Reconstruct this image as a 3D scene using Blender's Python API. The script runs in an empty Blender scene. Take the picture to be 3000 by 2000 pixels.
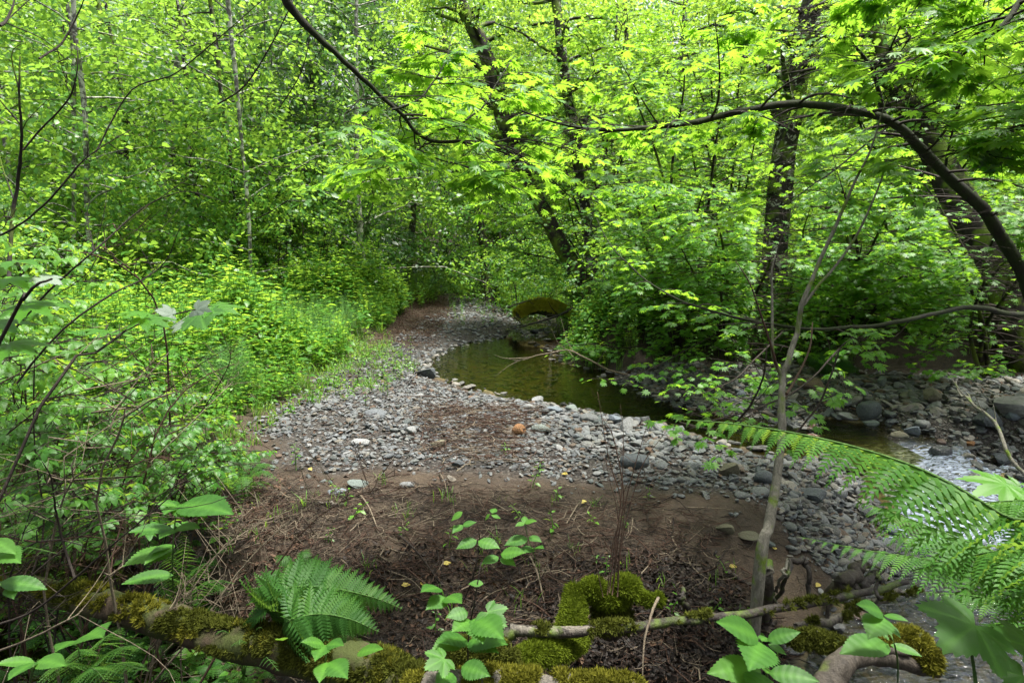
import bpy, bmesh, math, random
import numpy as np
from mathutils import Vector, Matrix, noise as mnoise

random.seed(7)
RNG = np.random.default_rng(11)
C = bpy.context.scene.collection
SC = bpy.context.scene

# ------------------------------------------------------------------ camera
F = 1437.0                       # focal length in units of a 2352 px wide picture
CAMZ = 1.75
PITCH = math.radians(8.5)
cam_d = bpy.data.cameras.new('camera')
cam_d.sensor_width = 36.0
cam_d.lens = F / 2352 * 36.0
cam_d.clip_start = 0.05
cam_d.clip_end = 600
cam = bpy.data.objects.new('camera', cam_d)
C.objects.link(cam)
cam.location = (0, 0, CAMZ)
cam.rotation_euler = (math.pi / 2 - PITCH, 0, 0)
SC.camera = cam

# ------------------------------------------------------------------ light
SUN_EL, SUN_AZ = math.radians(76), math.radians(75)   # azimuth from +Y towards +X
world = bpy.data.worlds.new("World")
SC.world = world
world.use_nodes = True
wn = world.node_tree
bg = wn.nodes['Background']
sky = wn.nodes.new('ShaderNodeTexSky')
sky.sky_type = 'NISHITA'
sky.sun_disc = False
sky.sun_elevation = SUN_EL
sky.sun_rotation = SUN_AZ
sky.air_density = 1.0
sky.dust_density = 6.0
sky.ozone_density = 1.0
hs = wn.nodes.new('ShaderNodeHueSaturation')     # thin overcast: a whiter sky
hs.inputs['Saturation'].default_value = 0.35
wn.links.new(sky.outputs[0], hs.inputs['Color'])
wn.links.new(hs.outputs[0], bg.inputs[0])
bg.inputs[1].default_value = 0.125
sun_d = bpy.data.lights.new('sun', 'SUN')
sun_d.energy = 4.2
sun_d.angle = math.radians(9)
sun_d.color = (1.0, 0.96, 0.88)
sun = bpy.data.objects.new('sun', sun_d)
C.objects.link(sun)
sd = Vector((math.sin(SUN_AZ) * math.cos(SUN_EL), math.cos(SUN_AZ) * math.cos(SUN_EL), math.sin(SUN_EL)))
sun.rotation_euler = sd.to_track_quat('Z', 'Y').to_euler()
sun.location = sd * 60
SC.view_settings.view_transform = 'Standard'
SC.view_settings.look = 'None'
SC.view_settings.gamma = 1.0
SC.view_settings.use_curve_mapping = False
SC.view_settings.exposure = 1.45
SC.render.engine = 'CYCLES'
cy = SC.cycles
cy.max_bounces = 7
cy.diffuse_bounces = 4
cy.glossy_bounces = 2
cy.transmission_bounces = 4
cy.transparent_max_bounces = 4
cy.use_denoising = True
cy.use_adaptive_sampling = False
cy.adaptive_threshold = 0.02
cy.caustics_reflective = False
cy.caustics_refractive = False

# ------------------------------------------------------------------ camera geometry helpers
cp, sp = math.cos(PITCH), math.sin(PITCH)
def ray(u, v):
    x = (u - 1176) / F; y = -(v - 784) / F
    return np.array([x, cp + y * sp, -sp + y * cp])
def P(u, v, d):
    return np.array([0, 0, CAMZ]) + ray(u, v) * d
def G(u, v, z=0.0):
    r = ray(u, v)
    t = (z - CAMZ) / r[2]
    return np.array([r[0] * t, r[1] * t, z])
def proj(p):
    p = np.atleast_2d(p)
    x, y, z = p[:, 0], p[:, 1], p[:, 2] - CAMZ
    d = y * cp - z * sp
    up = y * sp + z * cp
    dd = np.where(np.abs(d) < 1e-6, 1e-6, d)
    return 1176 + F * x / dd, 784 - F * up / dd, d

# ------------------------------------------------------------------ noise and polygons
def _h(ix, iy, s):
    n = (ix.astype(np.int64) * 374761393 + iy.astype(np.int64) * 668265263 + s * 1442695041) & 0xFFFFFFFF
    n = ((n ^ (n >> 13)) * 1274126177) & 0xFFFFFFFF
    return ((n ^ (n >> 16)) & 0xFFFF) / 65535.0
def vnoise(x, y, f, s=0):
    x = np.asarray(x, float) * f; y = np.asarray(y, float) * f
    ix, iy = np.floor(x), np.floor(y)
    fx, fy = x - ix, y - iy
    fx = fx * fx * (3 - 2 * fx); fy = fy * fy * (3 - 2 * fy)
    a = _h(ix, iy, s); b = _h(ix + 1, iy, s); c = _h(ix, iy + 1, s); d = _h(ix + 1, iy + 1, s)
    return (a * (1 - fx) + b * fx) * (1 - fy) + (c * (1 - fx) + d * fx) * fy - 0.5
def fnoise(x, y, f, s=0, o=3):
    return sum(vnoise(x, y, f * 2 ** k, s + k * 17) * 0.5 ** k for k in range(o))
def ss(x):
    x = np.clip(x, 0, 1)
    return x * x * (3 - 2 * x)
def sdf(x, y, poly):
    """signed distance to a polygon, negative inside"""
    x = np.asarray(x, float); y = np.asarray(y, float)
    best = np.full(x.shape, 1e9); inside = np.zeros(x.shape, bool)
    n = len(poly)
    for i in range(n):
        ax, ay = poly[i][:2]; bx, by = poly[(i + 1) % n][:2]
        ex, ey = bx - ax, by - ay
        t = np.clip(((x - ax) * ex + (y - ay) * ey) / (ex * ex + ey * ey + 1e-12), 0, 1)
        best = np.minimum(best, (x - ax - t * ex) ** 2 + (y - ay - t * ey) ** 2)
        c = ((ay > y) != (by > y))
        with np.errstate(divide='ignore', invalid='ignore'):
            xi = ax + (y - ay) / (by - ay if by != ay else 1e-12) * ex
        inside ^= c & (x < xi)
    d = np.sqrt(best)
    return np.where(inside, -d, d)
def gp(pts, z=0.0):
    return [G(u, v, z)[:2] for u, v in pts]

POOLZ, LOWZ, BOGZ = -0.12, -0.46, -0.46
POOL = gp([(985, 858), (975, 838), (1010, 805), (1080, 788), (1150, 776), (1235, 768), (1262, 800), (1290, 835), (1380, 852),
           (1440, 880), (1520, 915), (1620, 940), (1720, 960), (1840, 975), (1960, 1000), (2010, 1030), (1960, 1055), (1830, 1050), (1760, 1040), (1700, 1025),
           (1600, 1000), (1500, 980), (1420, 965), (1330, 940), (1240, 925), (1130, 905), (1060, 885), (1010, 870)], POOLZ)
UPST = gp([(1250, 775), (1215, 778), (1190, 745), (1160, 725), (1150, 705), (1100, 688), (1130, 680), (1190, 700), (1225, 720), (1250, 745)], 0.0)
RIFF = gp([(1880, 985), (2010, 1000), (2130, 1030), (2260, 1070), (2480, 1090), (2480, 1240), (2180, 1220), (2080, 1150), (1980, 1085), (1880, 1050)], -0.25)
LOWER = gp([(2180, 1120), (2120, 1175), (2075, 1240), (2015, 1320), (1905, 1430), (1860, 1500), (1830, 1568), (1800, 1750), (3000, 1750), (3000, 1180), (2400, 1100)], LOWZ)
BOG = gp([(-300, 1390), (100, 1400), (250, 1425), (400, 1470), (520, 1520), (560, 1600), (560, 1800), (-300, 1800)], BOGZ)
PUD = gp([(60, 1225), (180, 1215), (260, 1240), (300, 1262), (200, 1290), (80, 1280)], -0.2)
LEFTBANK = gp([(975, 655), (945, 700), (905, 748), (800, 812), (720, 880), (640, 930), (560, 962), (490, 1060), (300, 1120), (0, 1150), (-900, 1150)], 0.05) + [np.array([-60., 5]), np.array([-60., 60]), np.array([-5., 60.])]
RIGHTBANK = [np.array([-2.0, 60.])] + gp([(1045, 664), (1110, 672), (1200, 688), (1280, 712), (1285, 760), (1275, 800), (1300, 830), (1380, 842), (1500, 828), (1700, 836), (1850, 838), (2000, 850), (2352, 862), (2900, 880)], 0.05) + [np.array([60., 9.]), np.array([60., 60.])]
NEARBAR = gp([(930, 870), (975, 862), (1060, 885), (1130, 905), (1240, 925), (1330, 940), (1420, 965), (1500, 980), (1600, 1000), (1700, 1025), (1830, 1050), (1960, 1062),
              (2060, 1120), (2100, 1190), (2040, 1262), (1960, 1225), (1860, 1205), (1700, 1165), (1540, 1150), (1350, 1130), (1150, 1110), (900, 1095), (760, 1110), (610, 1085), (640, 1030),
              (560, 1000), (640, 950), (720, 885), (790, 830), (900, 790), (970, 772), (1050, 790), (975, 838)])
FARBAR = gp([(1400, 852), (1500, 838), (1700, 848), (1850, 848), (2000, 862), (2352, 872), (2900, 890), (2900, 1170), (2352, 1110), (2240, 1080), (2120, 1040), (2010, 1005), (1900, 985), (1750, 958), (1600, 932), (1500, 905), (1430, 872)])
UPBAR = gp([(1050, 690), (1110, 680), (1200, 695), (1270, 730), (1260, 770), (1150, 776), (1060, 790), (960, 800), (900, 790), (960, 750), (1020, 720)])
BOULDERS = []

def ground(x, y, fine=True):
    x = np.asarray(x, float); y = np.asarray(y, float)
    z = 0.02 + 0.0 * x
    z = z + 0.07 * ss((y - 5.0) / 1.2) * ss((8 - y) / 2) * ss((x + 2.5) / 1) * ss((3 - x) / 1)      # crest of the near bar by the pool
    z = z - 0.22 * ss((3.9 - y) / 1.3) * ss((y + 1) / 2) - 0.10 * ss((2.9 - y) / 0.6) * ss((y + 1) / 2)
    z = z + 0.14 * ss((y - 12) / 10)
    l = sdf(x, y, LEFTBANK)
    z = z + np.where(l < 0, 0.22 * ss(-l / 1.1) * ss((y - 2.5) / 3) + 0.015 * (-l), 0)
    r = sdf(x, y, RIGHTBANK)
    z = z + np.where(r < 0, 0.55 * ss(-r / 0.8) + 0.02 * (-r), 0)
    rad = np.sqrt(x * x * 0.8 + y * y)
    z = z + 0.30 * np.maximum(rad - 24, 0) * ss((rad - 24) / 8) * ss((90 - rad) / 40 + 0.4)
    z = z + 0.05 * fnoise(x, y, 0.9, 3) + 0.35 * fnoise(x, y, 0.12, 5) * ss((rad - 10) / 10)
    for poly, lev, dep, wid, sl in ((LOWER, LOWZ, .16, .5, .75), (POOL, POOLZ, .32, .7, .75), (RIFF, -0.27, .14, .3, .3), (UPST, 0.0, .06, .3, .5), (BOG, BOGZ, .12, .3, .35), (PUD, -0.2, .04, .2, .3)):
        s = sdf(x, y, poly) + 0.10 * fnoise(x, y, 2.2, 9)
        if poly is RIFF:
            rx = np.clip((6.15 - y) / 1.25, 0, 1)
            lev = POOLZ + (LOWZ - POOLZ) * rx
        z = np.where(s < 0, lev - dep * ss(-s / wid) - 0.005, z * ss(s / sl) + (lev - 0.005) * (1 - ss(s / sl)))
    if fine:
        z = z + 0.030 * fnoise(x, y, 3.6, 21) + 0.008 * fnoise(x, y, 17.0, 31)
    return z
def ground1(x, y):
    return float(ground(np.array([x]), np.array([y]))[0])
def GT(u, v, dz=0.0):
    """where the ray through a picture point meets the terrain"""
    z = 0.0
    for _ in range(14):
        p = G(u, v, z)
        z = 0.5 * z + 0.5 * ground1(p[0], p[1])
    p = G(u, v, z)
    p[2] = ground1(p[0], p[1]) + dz
    return p
def onground(u, v):
    p = GT(u, v)
    return p[0], p[1]

# ------------------------------------------------------------------ mesh helpers
def mesh(name, verts, faces, mat=None, smooth=True, attrs=None, uv=None):
    me = bpy.data.meshes.new(name)
    verts = np.asarray(verts, dtype=np.float32)
    if isinstance(faces, np.ndarray):
        k = faces.shape[1]; nf = len(faces)
        me.vertices.add(len(verts)); me.vertices.foreach_set('co', verts.ravel())
        me.loops.add(nf * k); me.loops.foreach_set('vertex_index', faces.ravel().astype(np.int32))
        me.polygons.add(nf)
        me.polygons.foreach_set('loop_start', np.arange(0, nf * k, k, dtype=np.int32))
        me.polygons.foreach_set('loop_total', np.full(nf, k, dtype=np.int32))
        me.update(calc_edges=True)
    else:
        me.from_pydata(verts.tolist(), [], [list(f) for f in faces])
    if smooth:
        me.polygons.foreach_set('use_smooth', np.ones(len(me.polygons), dtype=bool))
    for k, a in (attrs or {}).items():
        a = np.asarray(a, dtype=np.float32)
        if a.ndim == 1:
            at = me.attributes.new(k, 'FLOAT', 'POINT'); at.data.foreach_set('value', a)
        else:
            at = me.attributes.new(k, 'FLOAT_VECTOR', 'POINT'); at.data.foreach_set('vector', a.ravel())
    if mat is not None:
        me.materials.append(mat)
    me.update()
    return me
def props(o, label=None, cat=None, group=None, kind=None):
    if label: o['label'] = label
    if cat: o['category'] = cat
    if group: o['group'] = group
    if kind: o['kind'] = kind
    return o
def obj(name, me, parent=None, loc=None, M=None, kind=None, label=None):
    o = bpy.data.objects.new(name, me)
    C.objects.link(o)
    if parent is not None:
        o.parent = parent
    if M is not None:
        o.matrix_basis = M
    elif loc is not None:
        o.location = loc
    if kind: o['kind'] = kind
    if label: o['label'] = label
    return o
def thing(name, loc, label, cat, group=None):
    o = bpy.data.objects.new(name, None)
    o.empty_display_size = 0.2
    C.objects.link(o)
    o.location = tuple(float(c) for c in loc)
    return props(o, label, cat, group)
def rel(root, pts):
    return np.asarray(pts, float) - np.array(root.location)
def matrix(p, yd, zn, s):
    yd = yd / (np.linalg.norm(yd) + 1e-9)
    x = np.cross(yd, zn); x /= (np.linalg.norm(x) + 1e-9)
    z = np.cross(x, yd)
    if np.isscalar(s): s = (s, s, s)
    return Matrix(((x[0] * s[0], yd[0] * s[1], z[0] * s[2], p[0]), (x[1] * s[0], yd[1] * s[1], z[1] * s[2], p[1]), (x[2] * s[0], yd[2] * s[1], z[2] * s[2], p[2]), (0, 0, 0, 1)))

def catmull(pts, n):
    pts = np.asarray(pts, float)
    p = np.vstack([2 * pts[0] - pts[1], pts, 2 * pts[-1] - pts[-2]])
    seg = len(pts) - 1
    t = np.linspace(0, seg, n)
    i = np.minimum(t.astype(int), seg - 1); f = (t - i)[:, None]
    a, b, c, d = p[i], p[i + 1], p[i + 2], p[i + 3]
    return 0.5 * (2 * b + (c - a) * f + (2 * a - 5 * b + 4 * c - d) * f ** 2 + (3 * b - a - 3 * c + d) * f ** 3)
def resample(vals, n):
    return np.interp(np.linspace(0, 1, n), np.linspace(0, 1, len(vals)), vals)
def tubes(paths, radii, sides=4, cap=True, bump=0.0, seed=0):
    """paths (N,K,3), radii (N,K) -> verts, faces; one quad tube per path"""
    paths = np.asarray(paths, float); radii = np.asarray(radii, float)
    N, K, _ = paths.shape
    T = np.gradient(paths, axis=1)
    T /= np.linalg.norm(T, axis=2, keepdims=True) + 1e-9
    mT = T.mean(axis=1)
    ref = np.where((np.abs(mT[:, 2]) > 0.75)[:, None], np.array([[0.3, 1, 0]]), np.array([[0, 0, 1.]]))[:, None, :]
    A = np.cross(T, ref); A /= np.linalg.norm(A, axis=2, keepdims=True) + 1e-9
    B = np.cross(T, A)
    ang = np.linspace(0, 2 * math.pi, sides, endpoint=False)
    ring = A[:, :, None, :] * np.cos(ang)[None, None, :, None] + B[:, :, None, :] * np.sin(ang)[None, None, :, None]
    rr = radii[:, :, None] * np.ones(sides)
    if bump:
        g = np.random.default_rng(seed)
        low = g.normal(0, 1, (N, K, sides)); low = (low + np.roll(low, 1, 2) + np.roll(low, 1, 1)) / 1.7
        ridge = np.sin(ang * 3 + g.uniform(0, 6))[None, None, :] * 0.5 + np.sin(ang * 5 + 1)[None, None, :] * .4
        rr = rr * (1 + bump * low + bump * ridge)
    V = paths[:, :, None, :] + ring * rr[..., None]
    idx = np.arange(N * K * sides).reshape(N, K, sides)
    a = idx[:, :-1, :]; b = idx[:, 1:, :]
    Fq = np.stack([a, np.roll(a, -1, 2), np.roll(b, -1, 2), b], axis=-1).reshape(-1, 4)
    V = V.reshape(-1, 3)
    if cap:
        caps = []
        for k in (0, K - 1):
            ring_i = idx[:, k, :]
            if sides == 4:
                caps.append(ring_i)
            else:
                base = len(V)
                V = np.vstack([V, paths[:, k, :]])
                cen = (base + np.arange(N))[:, None] * np.ones((1, sides), int)
                caps.append(np.stack([cen, ring_i, np.roll(ring_i, -1, 1), cen], -1).reshape(-1, 4))
        # triangles stored as degenerate-free quads: use only the first three by splitting below
        if sides == 4:
            Fq = np.vstack([Fq] + caps)
            return V, Fq
        tri = np.vstack(caps)[:, :3]
        return V, [tuple(f) for f in Fq.tolist()] + [tuple(f) for f in tri.tolist()]
    return V, Fq
def tube_obj(name, pts, radii, parent, mat, n=24, sides=10, bump=0.06, wob=0.0, kind=None, label=None, seed=0):
    path = catmull(pts, n)
    if wob:
        g = np.random.default_rng(seed + 5)
        w = g.normal(0, wob, (n, 3)); w[0] = 0; w[-1] = 0
        w = (w + np.roll(w, 1, 0) + np.roll(w, -1, 0)) / 2.2
        path = path + w
    r = resample(radii, n)
    V, Fa = tubes(path[None], r[None], sides, True, bump, seed)
    if parent is not None:
        V = rel(parent, V)
    return obj(name, mesh(name, V, Fa, mat), parent, kind=kind, label=label), path

# ------------------------------------------------------------------ scattering (geometry nodes, one object)
PROTO = {}
def proto(key, me):
    o = bpy.data.objects.new('proto_' + key, me)
    PROTO[key] = o
    return o
_ng = {}
def scatter_group(keys):
    keys = tuple(keys)
    if keys in _ng: return _ng[keys]
    ng = bpy.data.node_groups.new('scatter', 'GeometryNodeTree')
    ng.interface.new_socket('Geometry', in_out='INPUT', socket_type='NodeSocketGeometry')
    ng.interface.new_socket('Geometry', in_out='OUTPUT', socket_type='NodeSocketGeometry')
    N = ng.nodes; L = ng.links
    gi = N.new('NodeGroupInput'); go = N.new('NodeGroupOutput')
    m2p = N.new('GeometryNodeMeshToPoints')
    L.new(gi.outputs[0], m2p.inputs[0])
    iop = N.new('GeometryNodeInstanceOnPoints')
    L.new(m2p.outputs[0], iop.inputs['Points'])
    jg = N.new('GeometryNodeJoinGeometry')
    for k in reversed(keys):
        oi = N.new('GeometryNodeObjectInfo')
        oi.inputs['Object'].default_value = PROTO[k]
        oi.inputs['As Instance'].default_value = False
        g2 = N.new('GeometryNodeGeometryToInstance')
        L.new(oi.outputs['Geometry'], g2.inputs[0])
        L.new(g2.outputs[0], jg.inputs[0])
    L.new(jg.outputs[0], iop.inputs['Instance'])
    iop.inputs['Pick Instance'].default_value = True
    for nm, typ, sock in (('idx', 'INT', 'Instance Index'), ('scl', 'FLOAT_VECTOR', 'Scale')):
        na = N.new('GeometryNodeInputNamedAttribute'); na.data_type = typ; na.inputs['Name'].default_value = nm
        L.new(na.outputs['Attribute'], iop.inputs[sock])
    na = N.new('GeometryNodeInputNamedAttribute'); na.data_type = 'FLOAT_VECTOR'; na.inputs['Name'].default_value = 'rot'
    er = N.new('FunctionNodeEulerToRotation')
    L.new(na.outputs['Attribute'], er.inputs[0]); L.new(er.outputs[0], iop.inputs['Rotation'])
    L.new(iop.outputs[0], go.inputs[0])
    _ng[keys] = ng
    return ng
def frames(yd, zn):
    yd = yd / (np.linalg.norm(yd, axis=1, keepdims=True) + 1e-9)
    x = np.cross(yd, zn); x /= np.linalg.norm(x, axis=1, keepdims=True) + 1e-9
    z = np.cross(x, yd)
    return x, yd, z
def scatter(name, pos, yd, zn, scl, keys, idx=None, parent=None, mat=None, kind='stuff', seed=1):
    pos = np.asarray(pos, float)
    n = len(pos)
    if n == 0: return None
    x, y, z = frames(np.asarray(yd, float), np.asarray(zn, float))
    ry = np.arcsin(np.clip(-x[:, 2], -1, 1)); rx = np.arctan2(y[:, 2], z[:, 2]); rz = np.arctan2(x[:, 1], x[:, 0])
    rot = np.stack([rx, ry, rz], 1)
    scl = np.asarray(scl, float)
    if scl.ndim == 1: scl = np.repeat(scl[:, None], 3, 1)
    if idx is None: idx = np.random.default_rng(seed).integers(0, len(keys), n)
    me = bpy.data.meshes.new(name)
    me.vertices.add(n)
    p = pos if parent is None else rel(parent, pos)
    me.vertices.foreach_set('co', p.astype(np.float32).ravel())
    a = me.attributes.new('rot', 'FLOAT_VECTOR', 'POINT'); a.data.foreach_set('vector', rot.astype(np.float32).ravel())
    a = me.attributes.new('scl', 'FLOAT_VECTOR', 'POINT'); a.data.foreach_set('vector', scl.astype(np.float32).ravel())
    a = me.attributes.new('idx', 'INT', 'POINT'); a.data.foreach_set('value', np.asarray(idx, np.int32))
    m0 = mat or (PROTO[keys[0]].data.materials[0] if PROTO[keys[0]].data.materials else None)
    if m0: me.materials.append(m0)
    o = obj(name, me, parent, kind=kind)
    md = o.modifiers.new('scatter', 'NODES')
    md.node_group = scatter_group(keys)
    return o

# ------------------------------------------------------------------ materials
def nodes(m):
    m.use_nodes = True
    nt = m.node_tree
    for n in list(nt.nodes): nt.nodes.remove(n)
    out = nt.nodes.new('ShaderNodeOutputMaterial')
    return nt, out
def ramp(nt, fac, stops):
    r = nt.nodes.new('ShaderNodeValToRGB')
    el = r.color_ramp.elements
    while len(el) < len(stops): el.new(0.5)
    for e, (p, c) in zip(el, stops):
        e.position = p; e.color = (c[0], c[1], c[2], 1)
    nt.links.new(fac, r.inputs[0])
    return r.outputs[0]
def nz(nt, scale, detail=3, coord=None, rough=0.55, dist=0.0, dim='3D'):
    n = nt.nodes.new('ShaderNodeTexNoise')
    n.inputs['Scale'].default_value = scale; n.inputs['Detail'].default_value = detail
    n.inputs['Roughness'].default_value = rough; n.inputs['Distortion'].default_value = dist
    if coord is not None: nt.links.new(coord, n.inputs['Vector'])
    return n.outputs['Fac']
def math_(nt, op, a, b=None, clamp=False):
    n = nt.nodes.new('ShaderNodeMath'); n.operation = op; n.use_clamp = clamp
    for i, v in enumerate((a, b)):
        if v is None: continue
        if isinstance(v, (int, float)): n.inputs[i].default_value = v
        else: nt.links.new(v, n.inputs[i])
    return n.outputs[0]
def mix(nt, fac, a, b, mode='MIX'):
    n = nt.nodes.new('ShaderNodeMix'); n.data_type = 'RGBA'; n.blend_type = mode
    for s, v in ((n.inputs[0], fac), (n.inputs[6], a), (n.inputs[7], b)):
        if isinstance(v, (int, float)): s.default_value = v
        elif isinstance(v, tuple): s.default_value = (v[0], v[1], v[2], 1)
        else: nt.links.new(v, s)
    return n.outputs[2]
def attr(nt, name, out='Fac', typ='GEOMETRY'):
    n = nt.nodes.new('ShaderNodeAttribute'); n.attribute_name = name; n.attribute_type = typ
    return n.outputs[out]
def texco(nt, which='Object'):
    n = nt.nodes.new('ShaderNodeTexCoord'); return n.outputs[which]
def mapping(nt, vec, scale):
    n = nt.nodes.new('ShaderNodeMapping'); nt.links.new(vec, n.inputs[0]); n.inputs['Scale'].default_value = scale
    return n.outputs[0]
def bumpn(nt, h, strength=0.5, dist=0.01):
    n = nt.nodes.new('ShaderNodeBump'); n.inputs['Strength'].default_value = strength; n.inputs['Distance'].default_value = dist
    nt.links.new(h, n.inputs['Height']); return n.outputs[0]
def principled(nt, col, rough=0.6, spec=0.4, normal=None):
    b = nt.nodes.new('ShaderNodeBsdfPrincipled')
    if isinstance(col, tuple): b.inputs['Base Color'].default_value = (col[0], col[1], col[2], 1)
    else: nt.links.new(col, b.inputs['Base Color'])
    if isinstance(rough, (int, float)): b.inputs['Roughness'].default_value = rough
    else: nt.links.new(rough, b.inputs['Roughness'])
    b.inputs['Specular IOR Level'].default_value = spec
    if normal is not None: nt.links.new(normal, b.inputs['Normal'])
    return b.outputs[0]
def leaf_mat(name, c1, c2, c3, trans=(0.3, 0.5, 0.04), tfac=0.45, rough=0.42, spec=0.45, vein=0.0, spots=False):
    m = bpy.data.materials.new(name); nt, out = nodes(m)
    oi = nt.nodes.new('ShaderNodeObjectInfo')
    t = attr(nt, 'tint')
    f = math_(nt, 'ADD', math_(nt, 'MULTIPLY', oi.outputs['Random'], 0.6), math_(nt, 'MULTIPLY', t, 0.4))
    big = nz(nt, 0.5, 2, texco(nt, 'Object'))
    f = math_(nt, 'ADD', f, math_(nt, 'MULTIPLY', math_(nt, 'SUBTRACT', big, 0.5), 0.3), True)
    col = ramp(nt, f, [(0.0, c1), (0.5, c2), (1.0, c3)])
    small = nz(nt, 60, 3, texco(nt, 'Object'))
    col = mix(nt, 0.35, col, ramp(nt, small, [(0.3, (0.45, 0.45, 0.45)), (0.7, (1, 1, 1))]), 'MULTIPLY')
    tcol = ramp(nt, f, [(0.0, tuple(c * .75 for c in trans)), (1.0, (min(1, trans[0] * 1.35), min(1, trans[1] * 1.1), trans[2] * 1.2))])
    if vein:
        v = attr(nt, 'vein')
        col = mix(nt, math_(nt, 'MULTIPLY', v, vein), col, tuple(min(1, c * 2.2) for c in c3))
        tcol = mix(nt, math_(nt, 'MULTIPLY', v, vein * .6), tcol, tuple(c * .6 for c in trans))
    if spots:
        co_ = texco(nt, 'Object')
        sp_ = nz(nt, 9, 4, co_, 0.7, 0.6)
        col = mix(nt, ramp(nt, sp_, [(0.66, (0, 0, 0)), (0.70, (1, 1, 1))]), col, (0.10, 0.085, 0.03))
        col = mix(nt, 0.5, col, ramp(nt, nz(nt, 4, 3, co_), [(0.3, (0.6, 0.65, 0.6)), (0.7, (1.15, 1.1, 1.0))]), 'MULTIPLY')
    p = principled(nt, col, rough, spec, bumpn(nt, small, 0.25, 0.002))
    tr = nt.nodes.new('ShaderNodeBsdfTranslucent'); nt.links.new(tcol, tr.inputs[0])
    mx = nt.nodes.new('ShaderNodeMixShader'); mx.inputs[0].default_value = tfac
    nt.links.new(p, mx.inputs[1]); nt.links.new(tr.outputs[0], mx.inputs[2]); nt.links.new(mx.outputs[0], out.inputs[0])
    return m
def bark_mat(name, dark, light, moss=0.0, lichen=0.0, scale=1.0, mosscol=(0.06, 0.09, 0.01), rough=0.85):
    m = bpy.data.materials.new(name); nt, out = nodes(m)
    co = texco(nt, 'Object')
    st = mapping(nt, co, (1, 1, 0.35))
    n1 = nz(nt, 14 * scale, 6, st, 0.7, 1.0); n2 = nz(nt, 60 * scale, 4, st, 0.7); n3 = nz(nt, 3.5 * scale, 3, co)
    col = ramp(nt, n1, [(0.32, dark), (0.68, light)])
    col = mix(nt, 0.5, col, ramp(nt, n2, [(0.3, (0.4, 0.4, 0.4)), (0.7, (1, 1, 1))]), 'MULTIPLY')
    if lichen:
        n4 = nz(nt, 9 * scale, 4, co, 0.6, 0.8)
        k = ramp(nt, n4, [(0.62 - lichen * .25, (0, 0, 0)), (0.68 - lichen * .2, (1, 1, 1))])
        col = mix(nt, k, col, (0.42, 0.43, 0.36))
    if moss:
        k = ramp(nt, n3, [(0.62 - moss * .35, (0, 0, 0)), (0.75 - moss * .35, (1, 1, 1))])
        mc = mix(nt, n2, mosscol, tuple(c * 2.2 for c in mosscol))
        col = mix(nt, k, col, mc)
    h = math_(nt, 'ADD', n1, math_(nt, 'MULTIPLY', n2, 0.5))
    nt.links.new(principled(nt, col, rough, 0.25, bumpn(nt, h, 0.8, 0.012)), out.inputs[0])
    return m
# ------------------------------------------------------------------ material palette
M = {}
M['maple'] = leaf_mat('vine_maple_leaf', (0.0396, 0.1500, 0.0130), (0.0616, 0.2000, 0.0156), (0.1056, 0.2800, 0.0195), (0.2992, 0.6200, 0.0390), 0.5, 0.42, 0.35)
M['maple_mid'] = leaf_mat('maple_leaf_mid', (0.0396, 0.1500, 0.0156), (0.0616, 0.2100, 0.0182), (0.1056, 0.2900, 0.0260), (0.2904, 0.6200, 0.0520), 0.5, 0.42, 0.35)
M['alder'] = leaf_mat('alder_leaf', (0.035, 0.12, 0.016), (0.06, 0.19, 0.022), (0.12, 0.29, 0.028), (0.30, 0.58, 0.06), 0.5, 0.4)
M['lime'] = leaf_mat('young_alder_leaf', (0.0560, 0.1900, 0.0195), (0.0960, 0.2800, 0.0260), (0.1600, 0.3800, 0.0390), (0.3600, 0.6200, 0.0650), 0.5, 0.4)
M['dark'] = leaf_mat('dark_green_leaf', (0.012, 0.045, 0.010), (0.022, 0.075, 0.014), (0.045, 0.12, 0.02), (0.10, 0.24, 0.04), 0.35, 0.38)  # darker green leaf of the dense wood in the centre
M['shrub'] = leaf_mat('shrub_leaf', (0.03, 0.11, 0.016), (0.05, 0.17, 0.022), (0.10, 0.25, 0.03), (0.28, 0.52, 0.05), 0.45, 0.4, 0.4)
M['herb'] = leaf_mat('herb_leaf', (0.0466, 0.1515, 0.0185), (0.0776, 0.2223, 0.0236), (0.1449, 0.3233, 0.0295), (0.3519, 0.6263, 0.0505), 0.45, 0.38, 0.4)
M['horsetail'] = leaf_mat('horsetail', (0.04, 0.15, 0.035), (0.07, 0.21, 0.05), (0.11, 0.27, 0.06), (0.22, 0.45, 0.08), 0.35, 0.5)
M['grass'] = leaf_mat('grass_blade', (0.05, 0.15, 0.015), (0.08, 0.21, 0.02), (0.14, 0.28, 0.03), (0.28, 0.5, 0.05), 0.4, 0.45)
M['fern'] = leaf_mat('fern_leaf', (0.0216, 0.0792, 0.0141), (0.0360, 0.1116, 0.0192), (0.0648, 0.1584, 0.0224), (0.1584, 0.3312, 0.0384), 0.42, 0.5, 0.18)
M['fern_fore'] = leaf_mat('fern_fore_leaf', (0.0357, 0.1190, 0.0168), (0.0536, 0.1615, 0.0229), (0.0893, 0.2125, 0.0268), (0.2321, 0.4420, 0.0459), 0.42, 0.5, 0.18)
M['broad'] = leaf_mat('broad_leaf', (0.028, 0.10, 0.016), (0.045, 0.14, 0.02), (0.075, 0.19, 0.022), (0.22, 0.46, 0.04), 0.36, 0.48, 0.28, 0.4, True)
M['pale_under'] = leaf_mat('pale_leaf_underside', (0.1155, 0.1620, 0.1188), (0.1470, 0.1944, 0.1512), (0.1785, 0.2268, 0.1728), (0.1575, 0.2700, 0.0810), 0.25, 0.55, 0.4)
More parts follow.
